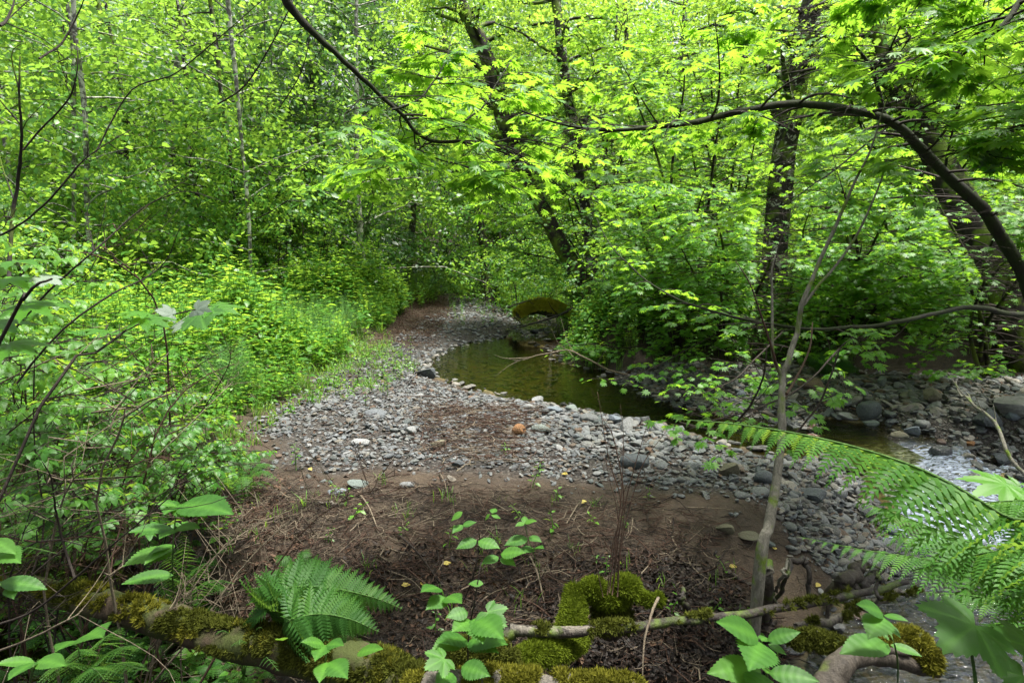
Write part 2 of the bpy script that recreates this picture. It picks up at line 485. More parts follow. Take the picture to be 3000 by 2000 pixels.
M['yellow_leaf'] = leaf_mat('fallen_yellow_leaf', (0.30, 0.22, 0.03), (0.42, 0.33, 0.06), (0.5, 0.42, 0.12), (0.4, 0.3, 0.05), 0.2, 0.6)
M['brown_leaf'] = leaf_mat('dead_leaf', (0.05, 0.03, 0.018), (0.09, 0.05, 0.03), (0.16, 0.10, 0.06), (0.1, 0.05, 0.02), 0.1, 0.7, 0.25)
M['wet_leaf'] = leaf_mat('wet_dead_leaf', (0.008, 0.006, 0.005), (0.018, 0.013, 0.010), (0.045, 0.03, 0.022), (0.03, 0.02, 0.01), 0.05, 0.55, 0.2)
M['bark_alder'] = bark_mat('alder_bark', (0.0099, 0.0083, 0.0060), (0.0429, 0.0383, 0.0303), 0.35, 0.25)
M['bark_pale'] = bark_mat('pale_alder_bark', (0.0612, 0.0587, 0.0510), (0.1836, 0.1785, 0.1581), 0.15, 0.6)
M['bark_dark'] = bark_mat('dark_bark', (0.0084, 0.0070, 0.0056), (0.0420, 0.0350, 0.0280), 0.45, 0.0)
M['bark_moss'] = bark_mat('mossy_stem_bark', (0.008, 0.008, 0.006), (0.028, 0.025, 0.018), 0.7, 0.0, 2.0, (0.010, 0.014, 0.004))
M['bark_sap'] = bark_mat('sapling_bark', (0.0862, 0.0805, 0.0633), (0.2300, 0.2185, 0.1782), 0.2, 0.0, 3.0)
M['twig'] = bark_mat('twig_bark', (0.012, 0.009, 0.007), (0.05, 0.038, 0.03), 0.0, 0.0, 4.0)
M['twig_red'] = bark_mat('reddish_stem', (0.0338, 0.0188, 0.0120), (0.1050, 0.0600, 0.0413), 0.0, 0.0, 4.0)
M['twig_pale'] = bark_mat('dry_stem', (0.0975, 0.0750, 0.0525), (0.2550, 0.2100, 0.1500), 0.0, 0.0, 4.0)
M['stem_green'] = bark_mat('green_stem', (0.04, 0.10, 0.02), (0.10, 0.2, 0.04), 0.0, 0.0, 4.0)
M['wood_grey'] = bark_mat('weathered_wood', (0.0375, 0.0338, 0.0300), (0.1950, 0.1725, 0.1425), 0.25, 0.0, 2.5, (0.05, 0.08, 0.01), 0.7)
M['wood_wet'] = bark_mat('wet_dark_wood', (0.012, 0.010, 0.009), (0.055, 0.045, 0.038), 0.25, 0.0, 2.5, (0.04, 0.06, 0.01), 0.45)
M['wood_rot'] = bark_mat('rotting_wood', (0.0195, 0.0130, 0.0078), (0.0910, 0.0650, 0.0423), 0.55, 0.0, 1.6, (0.022, 0.028, 0.006), 0.85)
M['wood_red'] = bark_mat('driftwood', (0.0230, 0.0184, 0.0143), (0.0749, 0.0625, 0.0492), 0.1, 0.0, 2.0, (0.05, 0.07, 0.01), 0.6)

def moss_mat(name, a, b):
    m = bpy.data.materials.new(name); nt, out = nodes(m)
    oi = nt.nodes.new('ShaderNodeObjectInfo')
    n = nz(nt, 9, 4, texco(nt, 'Object'))
    f = math_(nt, 'ADD', math_(nt, 'MULTIPLY', oi.outputs['Random'], 0.5), math_(nt, 'MULTIPLY', n, 0.6), True)
    col = ramp(nt, f, [(0.15, a), (0.9, b)])
    p = principled(nt, col, 0.9, 0.15)
    tr = nt.nodes.new('ShaderNodeBsdfTranslucent'); nt.links.new(col, tr.inputs[0])
    mx = nt.nodes.new('ShaderNodeMixShader'); mx.inputs[0].default_value = 0.3
    nt.links.new(p, mx.inputs[1]); nt.links.new(tr.outputs[0], mx.inputs[2]); nt.links.new(mx.outputs[0], out.inputs[0])
    return m
M['moss'] = moss_mat('bright_moss', (0.0357, 0.0560, 0.0034), (0.1428, 0.1904, 0.0112))
M['moss_gold'] = moss_mat('golden_moss', (0.0446, 0.0474, 0.0033), (0.1686, 0.1634, 0.0167))
M['moss_far'] = moss_mat('sun_brightened_yellow_moss', (0.2080, 0.2210, 0.0120), (0.5460, 0.5200, 0.0600))  # golden moss with its colour brightened to stand in for sunlight on it
M['moss_dull'] = moss_mat('dull_moss', (0.0240, 0.0300, 0.0036), (0.0900, 0.1020, 0.0120))

def rock_mat(name, stops, wet=False):
    m = bpy.data.materials.new(name); nt, out = nodes(m)
    oi = nt.nodes.new('ShaderNodeObjectInfo')
    co = texco(nt, 'Object')
    col = ramp(nt, oi.outputs['Random'], stops)
    n1 = nz(nt, 7, 4, co, 0.6); n2 = nz(nt, 45, 4, co, 0.7)
    wv = nt.nodes.new('ShaderNodeTexWave'); wv.inputs['Scale'].default_value = 1.2; wv.inputs['Distortion'].default_value = 9; wv.inputs['Detail'].default_value = 3
    nt.links.new(co, wv.inputs['Vector'])
    col = mix(nt, 0.55, col, ramp(nt, n1, [(0.3, (0.45, 0.45, 0.45)), (0.7, (1.15, 1.15, 1.15))]), 'MULTIPLY')
    col = mix(nt, 0.4, col, ramp(nt, n2, [(0.35, (0.4, 0.4, 0.4)), (0.65, (1.1, 1.1, 1.1))]), 'MULTIPLY')
    k = ramp(nt, wv.outputs['Fac'], [(0.93, (0, 0, 0)), (0.99, (1, 1, 1))])
    col = mix(nt, math_(nt, 'MULTIPLY', k, 0.08), col, (0.35, 0.34, 0.32))
    h = math_(nt, 'ADD', n1, math_(nt, 'MULTIPLY', n2, 0.4))
    nt.links.new(principled(nt, col, 0.22 if wet else 0.72, 0.6 if wet else 0.35, bumpn(nt, h, 0.5, 0.05)), out.inputs[0])
    return m
GREY = [(0.0, (0.052, 0.061, 0.067)), (0.15, (0.174, 0.180, 0.180)), (0.3, (0.110, 0.122, 0.131)), (0.42, (0.192, 0.192, 0.180)), (0.55, (0.081, 0.099, 0.096)), (0.68, (0.232, 0.235, 0.232)), (0.78, (0.145, 0.163, 0.174)), (0.88, (0.157, 0.148, 0.122)), (0.96, (0.116, 0.087, 0.064)), (1.0, (0.151, 0.093, 0.058))]
M['rock'] = rock_mat('dry_grey_rock', GREY)
M['rock_dark'] = rock_mat('shade_toned_brown_grey_rock', [(0.0, (0.07, 0.07, 0.065)), (0.4, (0.14, 0.14, 0.13)), (0.7, (0.19, 0.18, 0.155)), (1.0, (0.24, 0.22, 0.19))])  # stone variety whose tone takes in shade and wet
M['rock_wet'] = rock_mat('wet_rock', [(0.0, (0.03, 0.032, 0.034)), (0.5, (0.07, 0.075, 0.08)), (0.85, (0.11, 0.11, 0.10)), (1.0, (0.13, 0.07, 0.05))], True)
M['rock_pale'] = rock_mat('pale_grey_rock', [(0.0, (0.218, 0.224, 0.231)), (1.0, (0.272, 0.279, 0.272))])
M['rock_slate'] = rock_mat('dark_slate_rock', [(0.0, (0.061, 0.071, 0.078)), (1.0, (0.082, 0.095, 0.102))])
M['rock_blue'] = rock_mat('blue_grey_rock', [(0.0, (0.136, 0.163, 0.190)), (1.0, (0.163, 0.190, 0.218))])
M['rock_green'] = rock_mat('green_grey_rock', [(0.0, (0.136, 0.170, 0.156)), (1.0, (0.170, 0.197, 0.177))])
M['rock_olive'] = rock_mat('olive_rock', [(0.0, (0.122, 0.116, 0.075)), (1.0, (0.150, 0.136, 0.088))])
M['rock_orange'] = rock_mat('orange_brown_rock', [(0.0, (0.224, 0.109, 0.041)), (1.0, (0.245, 0.122, 0.048))])
M['rock_tan'] = rock_mat('tan_rock', [(0.0, (0.204, 0.150, 0.095)), (1.0, (0.231, 0.170, 0.116))])

# ------------------------------------------------------------------ ground
def axis(lo, hi, fine_lo, fine_hi, step, grow):
    a = list(np.arange(fine_lo, fine_hi, step))
    s, x = step, a[-1]
    while x < hi: s *= grow; x += s; a.append(x)
    s, x, b = step, a[0], []
    while x > lo: s *= grow; x -= s; b.append(x)
    return np.array(b[::-1] + a)
xs = axis(-240, 240, -4.0, 5.5, 0.030, 1.035)
ys_ = [1.9]; s = 0.022
while ys_[-1] < 300:
    s = max(0.022, 0.0058 * (ys_[-1] - 0.5)) if ys_[-1] < 30 else s * 1.05
    ys_.append(ys_[-1] + s)
back = [1.9]; s = 0.1
while back[-1] > -120: s *= 1.25; back.append(back[-1] - s)
ys = np.array(back[::-1][:-1] + ys_)
XX, YY = np.meshgrid(xs, ys)
ZZ = ground(XX, YY)
nx, ny = len(xs), len(ys)
idx = np.arange(nx * ny).reshape(ny, nx)
Fg = np.stack([idx[:-1, :-1], idx[:-1, 1:], idx[1:, 1:], idx[1:, :-1]], -1).reshape(-1, 4)
print('ground verts', nx * ny)
sn = sdf(XX, YY, NEARBAR); sf = sdf(XX, YY, FARBAR); su = sdf(XX, YY, UPBAR)
wobble = 0.35 * fnoise(XX, YY, 1.6, 41)
gravel = np.maximum.reduce([ss((0.0 - sn + wobble * .5) / 0.25), ss((0.3 - sf + wobble) / 0.4), ss((0.4 - su + wobble) / 0.6)])
sl = sdf(XX, YY, LEFTBANK); sr = sdf(XX, YY, RIGHTBANK)
litter = np.maximum.reduce([ss((-sl + wobble) / 0.8), ss((0.25 - sr + wobble) / 0.4), ss((YY - 24) / 6)])
water_s = np.minimum.reduce([sdf(XX, YY, p_) for p_ in (POOL, UPST, RIFF, LOWER, BOG, PUD)])
wet = ss((0.12 - water_s) / 0.25)
bog = ss((3.25 - YY + wobble * 1.5 + .25 * ss((XX - .2) / .6)) / 0.5)
bog = np.maximum(bog, ss((-1.6 - XX + wobble) / 0.5) * ss((4.6 - YY) / 0.8))
def ground_mat():
    m = bpy.data.materials.new('earth_and_gravel'); nt, out = nodes(m)
    co = texco(nt, 'Object')
    a = attr(nt, 'region', 'Vector'); sx = nt.nodes.new('ShaderNodeSeparateXYZ'); nt.links.new(a, sx.inputs[0])
    g, l, b = sx.outputs
    wt = attr(nt, 'wet')
    n1 = nz(nt, 2.2, 5, co); n2 = nz(nt, 30, 5, co, 0.7); n3 = nz(nt, 140, 3, co, 0.7)
    soil = ramp(nt, n1, [(0.3, (0.0322, 0.0218, 0.0125)), (0.55, (0.0603, 0.0404, 0.0239)), (0.8, (0.0894, 0.0633, 0.0374))])
    soil = mix(nt, 0.65, soil, ramp(nt, n2, [(0.3, (0.35, 0.35, 0.35)), (0.7, (1.15, 1.15, 1.15))]), 'MULTIPLY')
    soil = mix(nt, 0.5, soil, ramp(nt, n3, [(0.35, (0.3, 0.3, 0.3)), (0.65, (1.2, 1.2, 1.2))]), 'MULTIPLY')
    vo = nt.nodes.new('ShaderNodeTexVoronoi'); vo.inputs['Scale'].default_value = 42; nt.links.new(co, vo.inputs['Vector'])
    vs = nt.nodes.new('ShaderNodeSeparateColor'); nt.links.new(vo.outputs['Color'], vs.inputs[0])
    peb = ramp(nt, vs.outputs[0], [(0.0, (0.03, 0.026, 0.022)), (0.5, (0.06, 0.052, 0.045)), (1.0, (0.14, 0.13, 0.115))])
    peb = mix(nt, 0.7, peb, ramp(nt, vo.outputs['Distance'], [(0.15, (1, 1, 1)), (0.55, (0.15, 0.13, 0.11))]), 'MULTIPLY')
    litt = ramp(nt, n2, [(0.3, (0.012, 0.010, 0.006)), (0.7, (0.05, 0.038, 0.022))])
    bogc = ramp(nt, n2, [(0.3, (0.008, 0.007, 0.007)), (0.7, (0.040, 0.033, 0.029))])
    col = mix(nt, b, soil, bogc); col = mix(nt, l, col, litt); col = mix(nt, g, col, peb)
    bed = ramp(nt, vs.outputs[1], [(0.0, (0.05, 0.04, 0.012)), (0.6, (0.12, 0.10, 0.03)), (1.0, (0.20, 0.15, 0.05))])
    col = mix(nt, wt, col, bed)
    rough = math_(nt, 'SUBTRACT', 0.85, math_(nt, 'MULTIPLY', math_(nt, 'MAXIMUM', math_(nt, 'MULTIPLY', b, 0.9), wt), 0.45))
    h = math_(nt, 'ADD', math_(nt, 'MULTIPLY', n2, 1.0), math_(nt, 'MULTIPLY', n3, 0.5))
    h = math_(nt, 'SUBTRACT', h, math_(nt, 'MULTIPLY', math_(nt, 'MULTIPLY', vo.outputs['Distance'], g), 1.4))
    nt.links.new(principled(nt, col, rough, 0.4, bumpn(nt, h, 0.9, 0.02)), out.inputs[0])
    return m
gm = mesh('ground', np.stack([XX, YY, ZZ], -1).reshape(-1, 3), Fg, ground_mat(), True,
          {'region': np.stack([gravel, litter, bog], -1).reshape(-1, 3), 'wet': wet.ravel()})
props(obj('ground', gm), kind='structure')

# ------------------------------------------------------------------ water
def water_mat(name, tint, foamy=0.0, bscale=9.0, bstr=0.08):
    m = bpy.data.materials.new(name); nt, out = nodes(m)
    co = texco(nt, 'Object')
    n1 = nz(nt, bscale, 3, mapping(nt, co, (0.6, 1.6, 1))); n2 = nz(nt, bscale * 4, 2, mapping(nt, co, (1, 1.5, 1)))
    h = math_(nt, 'ADD', n1, math_(nt, 'MULTIPLY', n2, 0.25))
    nrm = bumpn(nt, h, 1.0, bstr)
    fr = nt.nodes.new('ShaderNodeFresnel'); fr.inputs['IOR'].default_value = 1.33; nt.links.new(nrm, fr.inputs['Normal'])
    gl = nt.nodes.new('ShaderNodeBsdfGlossy'); gl.inputs['Roughness'].default_value = 0.03; nt.links.new(nrm, gl.inputs['Normal'])
    tr = nt.nodes.new('ShaderNodeBsdfTransparent'); tr.inputs[0].default_value = (*tint, 1)
    mx = nt.nodes.new('ShaderNodeMixShader'); nt.links.new(fr.outputs[0], mx.inputs[0]); nt.links.new(tr.outputs[0], mx.inputs[1]); nt.links.new(gl.outputs[0], mx.inputs[2])
    last = mx.outputs[0]
    if foamy:
        f = attr(nt, 'foam')
        n3 = nz(nt, 26, 4, mapping(nt, co, (0.5, 1.6, 1)), 0.6, 1.2)
        k = math_(nt, 'MULTIPLY', f, ramp(nt, n3, [(0.38, (0, 0, 0)), (0.60, (1, 1, 1))]), True)
        df = principled(nt, (0.42, 0.50, 0.64), 0.3, 0.5, nrm)
        m2 = nt.nodes.new('ShaderNodeMixShader'); nt.links.new(math_(nt, 'MULTIPLY', k, foamy), m2.inputs[0]); nt.links.new(last, m2.inputs[1]); nt.links.new(df, m2.inputs[2])
        last = m2.outputs[0]
    nt.links.new(last, out.inputs[0])
    return m
def water_sheet(name, polys, level, mat, step, rough=0.0, margin=0.35, label=None):
    pts = np.vstack([np.array(p_) for p_ in polys])
    x0, y0 = pts.min(0) - .3; x1, y1 = pts.max(0) + .3
    y0 = max(y0, 0.8); x1 = min(x1, 9); x0 = max(x0, -6)
    X, Y = np.meshgrid(np.arange(x0, x1, step), np.arange(y0, y1, step))
    S = np.minimum.reduce([sdf(X, Y, p_) for p_ in polys])
    Z = level(X, Y) if callable(level) else np.full(X.shape, level)
    foam = np.zeros(X.shape)
    if rough:
        dx = fnoise(X * 0.8, Y * 1.6, 3.0, 51); a = ss((POOLZ - .03 - Z) / 0.08) * (1 - .96 * ss((4.75 - Y) / .5))
        Z = Z + rough * (dx + 0.5 * fnoise(X, Y, 9, 61)) * (0.25 + a)
        foam = np.clip(a * 1.3, 0, 1) * (.55 + .45 * ss((fnoise(X, Y, 1.4, 71) + 0.45) / 0.5))
    keep = (S < margin) & (Z > ground(X, Y) - 0.05)
    k = keep[:-1, :-1] | keep[1:, :-1] | keep[:-1, 1:] | keep[1:, 1:]
    ii = np.arange(X.size).reshape(X.shape)
    Fq = np.stack([ii[:-1, :-1][k], ii[:-1, 1:][k], ii[1:, 1:][k], ii[1:, :-1][k]], -1)
    used, inv = np.unique(Fq, return_inverse=True)
    V = np.stack([X, Y, Z], -1).reshape(-1, 3)[used]
    o = obj(name, mesh(name, V, inv.reshape(Fq.shape), mat, True, {'foam': foam.ravel()[used]}))
    return props(o, kind='structure')
M['pool'] = water_mat('pool_water', (0.36, 0.35, 0.17), 0, 7.0, 0.014)
M['stream'] = water_mat('stream_water', (0.42, 0.40, 0.29), 0.9, 11.0, 0.035)
M['bogwater'] = water_mat('bog_water', (0.35, 0.30, 0.22), 0, 6.0, 0.004)
water_sheet('pool_water', [POOL], POOLZ, M['pool'], 0.08)
def riff_level(X, Y):
    return POOLZ - 0.002 + (LOWZ - POOLZ) * np.clip((6.15 - Y) / 1.25, 0, 1)
water_sheet('stream_water', [RIFF], riff_level, M['stream'], 0.03, 0.055, 0.15)
water_sheet('lower_stream_water', [LOWER], LOWZ - 0.004, M['stream'], 0.035, 0.03, 0.3)
water_sheet('upper_stream_water', [UPST], 0.0, M['stream'], 0.08, 0.03, 0.3)
water_sheet('bog_water', [BOG], BOGZ, M['bogwater'], 0.08)
water_sheet('puddle_water', [PUD], -0.2, M['bogwater'], 0.06)

# ------------------------------------------------------------------ rocks
def rock_mesh(name, seed, ang=0.6, flat=0.6, sub=2):
    g = np.random.default_rng(seed)
    bm = bmesh.new(); bmesh.ops.create_icosphere(bm, subdivisions=sub, radius=1)
    dims = np.array([1, g.uniform(.62, .95), g.uniform(flat - .1, flat + .15)])
    planes = [(v / np.linalg.norm(v), g.uniform(.42, .8)) for v in g.normal(size=(int(5 + 9 * ang), 3))]
    off = Vector(g.uniform(-50, 50, 3))
    for v in bm.verts:
        c = np.array(v.co)
        for n, d in planes:
            e = c @ n - d
            if e > 0: c = c - n * e * (0.55 + 0.45 * ang)
        k = 1 + 0.09 * mnoise.noise(Vector(c * 1.7) + off) + 0.04 * mnoise.noise(Vector(c * 5) + off)
        v.co = Vector(c * dims * k)
    me = bpy.data.meshes.new(name); bm.to_mesh(me); bm.free()
    me.polygons.foreach_set('use_smooth', np.full(len(me.polygons), ang < 0.3, dtype=bool))
    return me
ROCKM = []
for i in range(14):
    me = rock_mesh('rock', 100 + i, 0.25 if i % 5 == 0 else 1.0, 0.42 if i % 2 else 0.62, 2)
    me.materials.append(M['rock']); ROCKM.append(me)
    proto('rock%02d' % i, me)
    for kind_, mk in (('d', 'rock_dark'), ('w', 'rock_wet')):
        m2 = me.copy(); m2.materials.clear(); m2.materials.append(M[mk]); proto('rock%s%02d' % (kind_, i), m2)
def rock_variant(i, mk):
    key = 'rv_%d_%s' % (i, mk)
    if key not in PROTO:
        m2 = rock_mesh('rock', 300 + i * 7, 0.25 if i % 3 == 0 else 0.85, 0.55 if i % 2 else 0.75, 3); m2.materials.append(M[mk]); proto(key, m2)
    return PROTO[key].data
def place_rock(u, v, px, mk, label, i=0, fl=0.7, rz=0.0, tilt=0.1, sink=0.35, asp=1.0):
    p = GT(u, v + px * 0.25)
    d = p[1] * cp - (p[2] - CAMZ) * sp
    s = px / F * d / 2
    o = obj('rock', rock_variant(i, mk))
    o.location = (p[0], p[1], p[2] + s * fl * (1 - sink))
    o.scale = (s * 1.1, s * 0.95 * asp, s * fl * 1.35)
    o.rotation_euler = (tilt, tilt * .6, rz)
    return props(o, label, 'rock')
NAMED = [  # u, v, width px, material, label, variant, flatness, rotation
 (1189, 989, 36, 'rock_orange', 'orange-brown upright stone on the grey gravel near the pool', 1, 1.0, .3),
 (984, 852, 52, 'rock_slate', 'dark wedge-shaped stone at the left tip of the pool', 2, .6, .4),
 (1236, 922, 34, 'rock_pale', 'pale upright stone on the near edge of the pool', 4, .95, 1.),
 (1276, 938, 40, 'rock_blue', 'blue-grey block at the pool edge right of the pale upright stone', 5, .7, .2),
 (1314, 938, 36, 'rock_green', 'rounded green-grey stone half in the pool shallows', 3, .7, .9),
 (1350, 958, 44, 'rock', 'broad speckled stone at the pool edge above the orange-brown stone', 7, .6, .3),
 (1412, 962, 42, 'rock_blue', 'blue-grey angular stone where the pool edge turns right', 8, .7, 2.1),
 (1440, 978, 46, 'rock_pale', 'large pale angular stone on the pool edge behind the thin dark stems', 10, .8, .6),
 (1244, 982, 46, 'rock_green', 'greenish angular stone just right of the orange-brown stone', 11, .7, .1),
 (1459, 1054, 62, 'rock_slate', 'big dark rounded stone in the near gravel beside the thin dark stems', 6, .6, .1),
 (861, 944, 50, 'rock', 'broad grey stone on the upper left of the near gravel bar', 9, .45, .2),
 (946, 989, 26, 'rock_pale', 'smooth pale egg-shaped stone in the near gravel', 3, .9, .6),
 (829, 1011, 40, 'rock_pale', 'flat pale stone on the left half of the near gravel', 6, .45, .1),
 (1006, 1019, 40, 'rock_olive', 'mossy olive stone tilted against the dry stems on the near gravel', 8, .7, .7),
 (821, 1104, 48, 'rock_green', 'long flat pale green stone on the edge of the brown silt', 3, .38, .1),
 (936, 1109, 32, 'rock', 'small flat stone lying alone on the silt right of the long green one', 6, .45, .3),
 (1054, 1064, 34, 'rock_slate', 'dark upright stone above the silt in the middle of the gravel', 5, .9, .3),
 (772, 1122, 40, 'rock_blue', 'flat bluish stone lying on the brown silt at the left', 9, .3, .2),
 (1753, 1099, 46, 'rock_slate', 'dark rounded stone just left of the grey sapling stem', 0, .8, .3),
 (1673, 1074, 54, 'rock_olive', 'olive angular stone in the near gravel left of the grey sapling', 2, .7, .8),
 (1868, 1139, 60, 'rock_slate', 'large dark stone under the tip of the big fern frond', 4, .75, .3),
 (1925, 1128, 48, 'rock', 'rounded grey stone under the big fern frond right of the dark one', 12, .6, .4),
 (1990, 1172, 56, 'rock_wet', 'wet black stone at the stream side of the near gravel', 7, .7, .6),
 (2046, 1214, 46, 'rock_blue', 'blue-grey stone at the right tip of the near gravel', 3, .7, .3),
 (1668, 1208, 46, 'rock_olive', 'low dark stone sunk in the silt left of the grey sapling', 2, .55, .3),
 (1716, 1219, 50, 'rock_olive', 'flat olive slab on the silt left of the grey sapling', 9, .25, .1),
 (1866, 886, 46, 'rock_tan', 'tan rounded boulder on the far gravel behind the grey sapling', 0, .8, .3),
 (2136, 914, 50, 'rock_olive', 'pointed olive boulder on the far gravel', 7, 1.0, .5),
 (1998, 929, 58, 'rock_slate', 'dark boulder in the middle of the far gravel', 12, .8, .2),
 (2040, 946, 50, 'rock', 'grey boulder lying against the dark boulder on the far gravel', 5, .6, 1.2),
 (2023, 880, 34, 'rock_green', 'standing greenish slab at the back of the far gravel', 8, 1.1, 1.),
 (2325, 984, 92, 'rock', 'largest grey boulder at the right end of the far gravel', 4, .7, .2),
 (2260, 962, 74, 'rock_slate', 'big dark angular boulder on the far gravel below the bare pale branch', 1, .8, .4),
 (2330, 942, 54, 'rock_blue', 'blue-grey boulder behind the largest one at the right of the far gravel', 10, .7, .2),
 (2228, 1021, 22, 'rock_orange', 'small orange stone at the water edge of the far gravel', 4, .9, .2),
 (2063, 997, 46, 'rock_olive', 'olive-brown block at the water edge of the far gravel', 11, .7, .2),
 (2072, 1016, 48, 'rock_wet', 'black wet block just above the riffle', 5, .8, .9),
 (1998, 986, 40, 'rock_green', 'greenish flat-topped stone at the water edge left of the olive-brown block', 8, .6, .3),
 (2096, 988, 36, 'rock_blue', 'blue-grey stone right of the olive-brown block on the far gravel', 2, .8, .1),
 (1945, 943, 38, 'rock_pale', 'pale rounded stone on the far gravel left of the dark boulder', 3, .55, .2),
 (1992, 1004, 56, 'rock_slate', 'flat dark slab reaching into the stream from the far gravel', 9, .4, .3),
 (2160, 1042, 54, 'rock_wet', 'wet dark boulder splitting the riffle', 12, .8, .2),
 (2090, 1062, 26, 'rock_wet', 'small wet reddish stone in the white water', 0, .9, .3),
 (2240, 1095, 60, 'rock_wet', 'low black rock washed over by the riffle at the right', 10, .5, .3),
 (2150, 1105, 50, 'rock_wet', 'black rock below the wet dark boulder in the riffle', 8, .5, .8),
 (2300, 1052, 60, 'rock_slate', 'dark stone at the water edge near the foot of the bare pale branch', 7, .6, .8),
 (1230, 758, 30, 'rock_wet', 'wet dark stone at the far inlet of the pool', 4, .6, .5),
 (1700, 905, 30, 'rock_blue', 'bluish stone behind the pool on the left end of the far gravel', 1, .8, .5),
]
placed = []
for r in NAMED:
    o = place_rock(r[0], r[1], r[2] * 1.05, r[3], r[4], r[5], r[6], r[7]); placed.append(o)

def sample_poly(poly, n, g):
    pts = np.array(poly); lo, hi = pts.min(0), pts.max(0)
    hi[0] = min(hi[0], 8)
    out = np.empty((0, 2))
    while len(out) < n:
        c = g.uniform(lo, hi, (n * 3, 2))
        out = np.vstack([out, c[sdf(c[:, 0], c[:, 1], poly) < 0.12 * g.normal(size=len(c)) + 0.1 * vnoise(c[:, 0], c[:, 1], 2.5, 8)]])
    return out[:n]
g = np.random.default_rng(5)
stone_sets = []   # pos, size, keys
def stones(poly, n, smin, smax, power, bigmask, matk):
    xy = sample_poly(poly, n, g)
    s = smin + (smax - smin) * g.uniform(0, 1, n) ** power
    s = s * bigmask(xy[:, 0], xy[:, 1])
    return xy, s, matk
nb = lambda x, y: 0.75 + 0.55 * ss((y - 4.7) / 1.2) * ss((x + 1.0) / 1.5) + 0.25 * ss((x - .8) / 1)
batches = [
 stones(NEARBAR, 11500, .012, .056, 2.0, nb, ''),
 stones(NEARBAR, 3000, .028, .085, 3.0, nb, ''),
 stones(FARBAR, 11000, .018, .11, 3.6, lambda x, y: 1 + 0 * x, 'm'),
 stones(UPBAR, 3200, .02, .085, 3.0, lambda x, y: 1 + 0 * x, ''),
 stones(gp([(1850, 1055), (1990, 1080), (2090, 1130), (2110, 1190), (2050, 1265), (1900, 1225), (1780, 1190)], -.1), 1500, .018, .075, 2.2, lambda x, y: 1 + 0 * x, 'm'),
]
near_wet = []
allx = []
for xy, s, mk in batches:
    x, y = xy[:, 0], xy[:, 1]
    gz = ground(x, y)
    if mk == 'm':        # the riffle runs free of the far gravel
        keep = (sdf(x, y, RIFF) > 0.02) | (g.uniform(size=len(x)) < .08)
        x, y, s, gz = x[keep], y[keep], s[keep], gz[keep]
    if xy is batches[0][0] or xy is batches[1][0]:       # thin out towards the silt and the brown litter patch
        fr = sdf(x, y, NEARBAR)
        keep = (g.uniform(size=len(x)) < 0.20 + 0.80 * ss((-fr - .02) / 0.35) + (y > 5.6)) & (g.uniform(size=len(x)) < 1.05 - 0.9 * ss((-1.1 - x) / .8) * ss((y - 7) / 1.5) * 0.6)
        x, y, s, gz = x[keep], y[keep], s[keep], gz[keep]
    wl = np.minimum.reduce([sdf(x, y, p_) for p_ in (POOL, RIFF, LOWER, UPST)])
    wetm = wl < 0.04
    sz = g.uniform(0.45, 0.85, len(x))
    yaw = g.uniform(0, 6.28, len(x))
    yd = np.stack([np.cos(yaw), np.sin(yaw), g.normal(0, .18, len(x))], 1)
    zn = np.stack([g.normal(0, .4, len(x)), g.normal(0, .4, len(x)), np.ones(len(x))], 1)
    pos = np.stack([x, y, gz + s * sz * 0.2 + g.uniform(0, 1, len(x)) * 0.012], 1)
    scl = np.stack([s, s * g.uniform(.7, 1., len(x)), s * sz], 1)
    allx.append((pos, yd, zn, scl, wetm, mk))
# the 250 stones that show largest are rocks of their own, the rest is gravel
P_ = np.vstack([a[0] for a in allx]); S_ = np.concatenate([a[3][:, 0] for a in allx]); D_ = proj(P_)
vis = (D_[0] > 20) & (D_[0] < 2330) & (D_[1] < 1560) & (D_[1] > 500)
app = np.where(vis, S_ / D_[2], 0)
W_ = np.concatenate([a[4] for a in allx]); app[W_] *= 0.5
offs = np.cumsum([0] + [len(a[0]) for a in allx]); app[offs[2]:offs[3]] *= .62
order = np.argsort(-app)[:252]
chosen = np.zeros(len(app), bool); chosen[order] = True
off = 0
zones = {0: ('grey stones of the near gravel bar', 'grey angular stone among the many of the gravel bar in front of the pool'),
         1: ('grey stones of the near gravel bar', 'grey angular stone among the many of the gravel bar in front of the pool'),
         2: ('cobbles of the far gravel bar', 'grey-brown cobble among the many of the gravel bar across the stream'),
         3: ('stones of the gravel above the pool', 'grey stone among the many in the gravel upstream of the pool')}
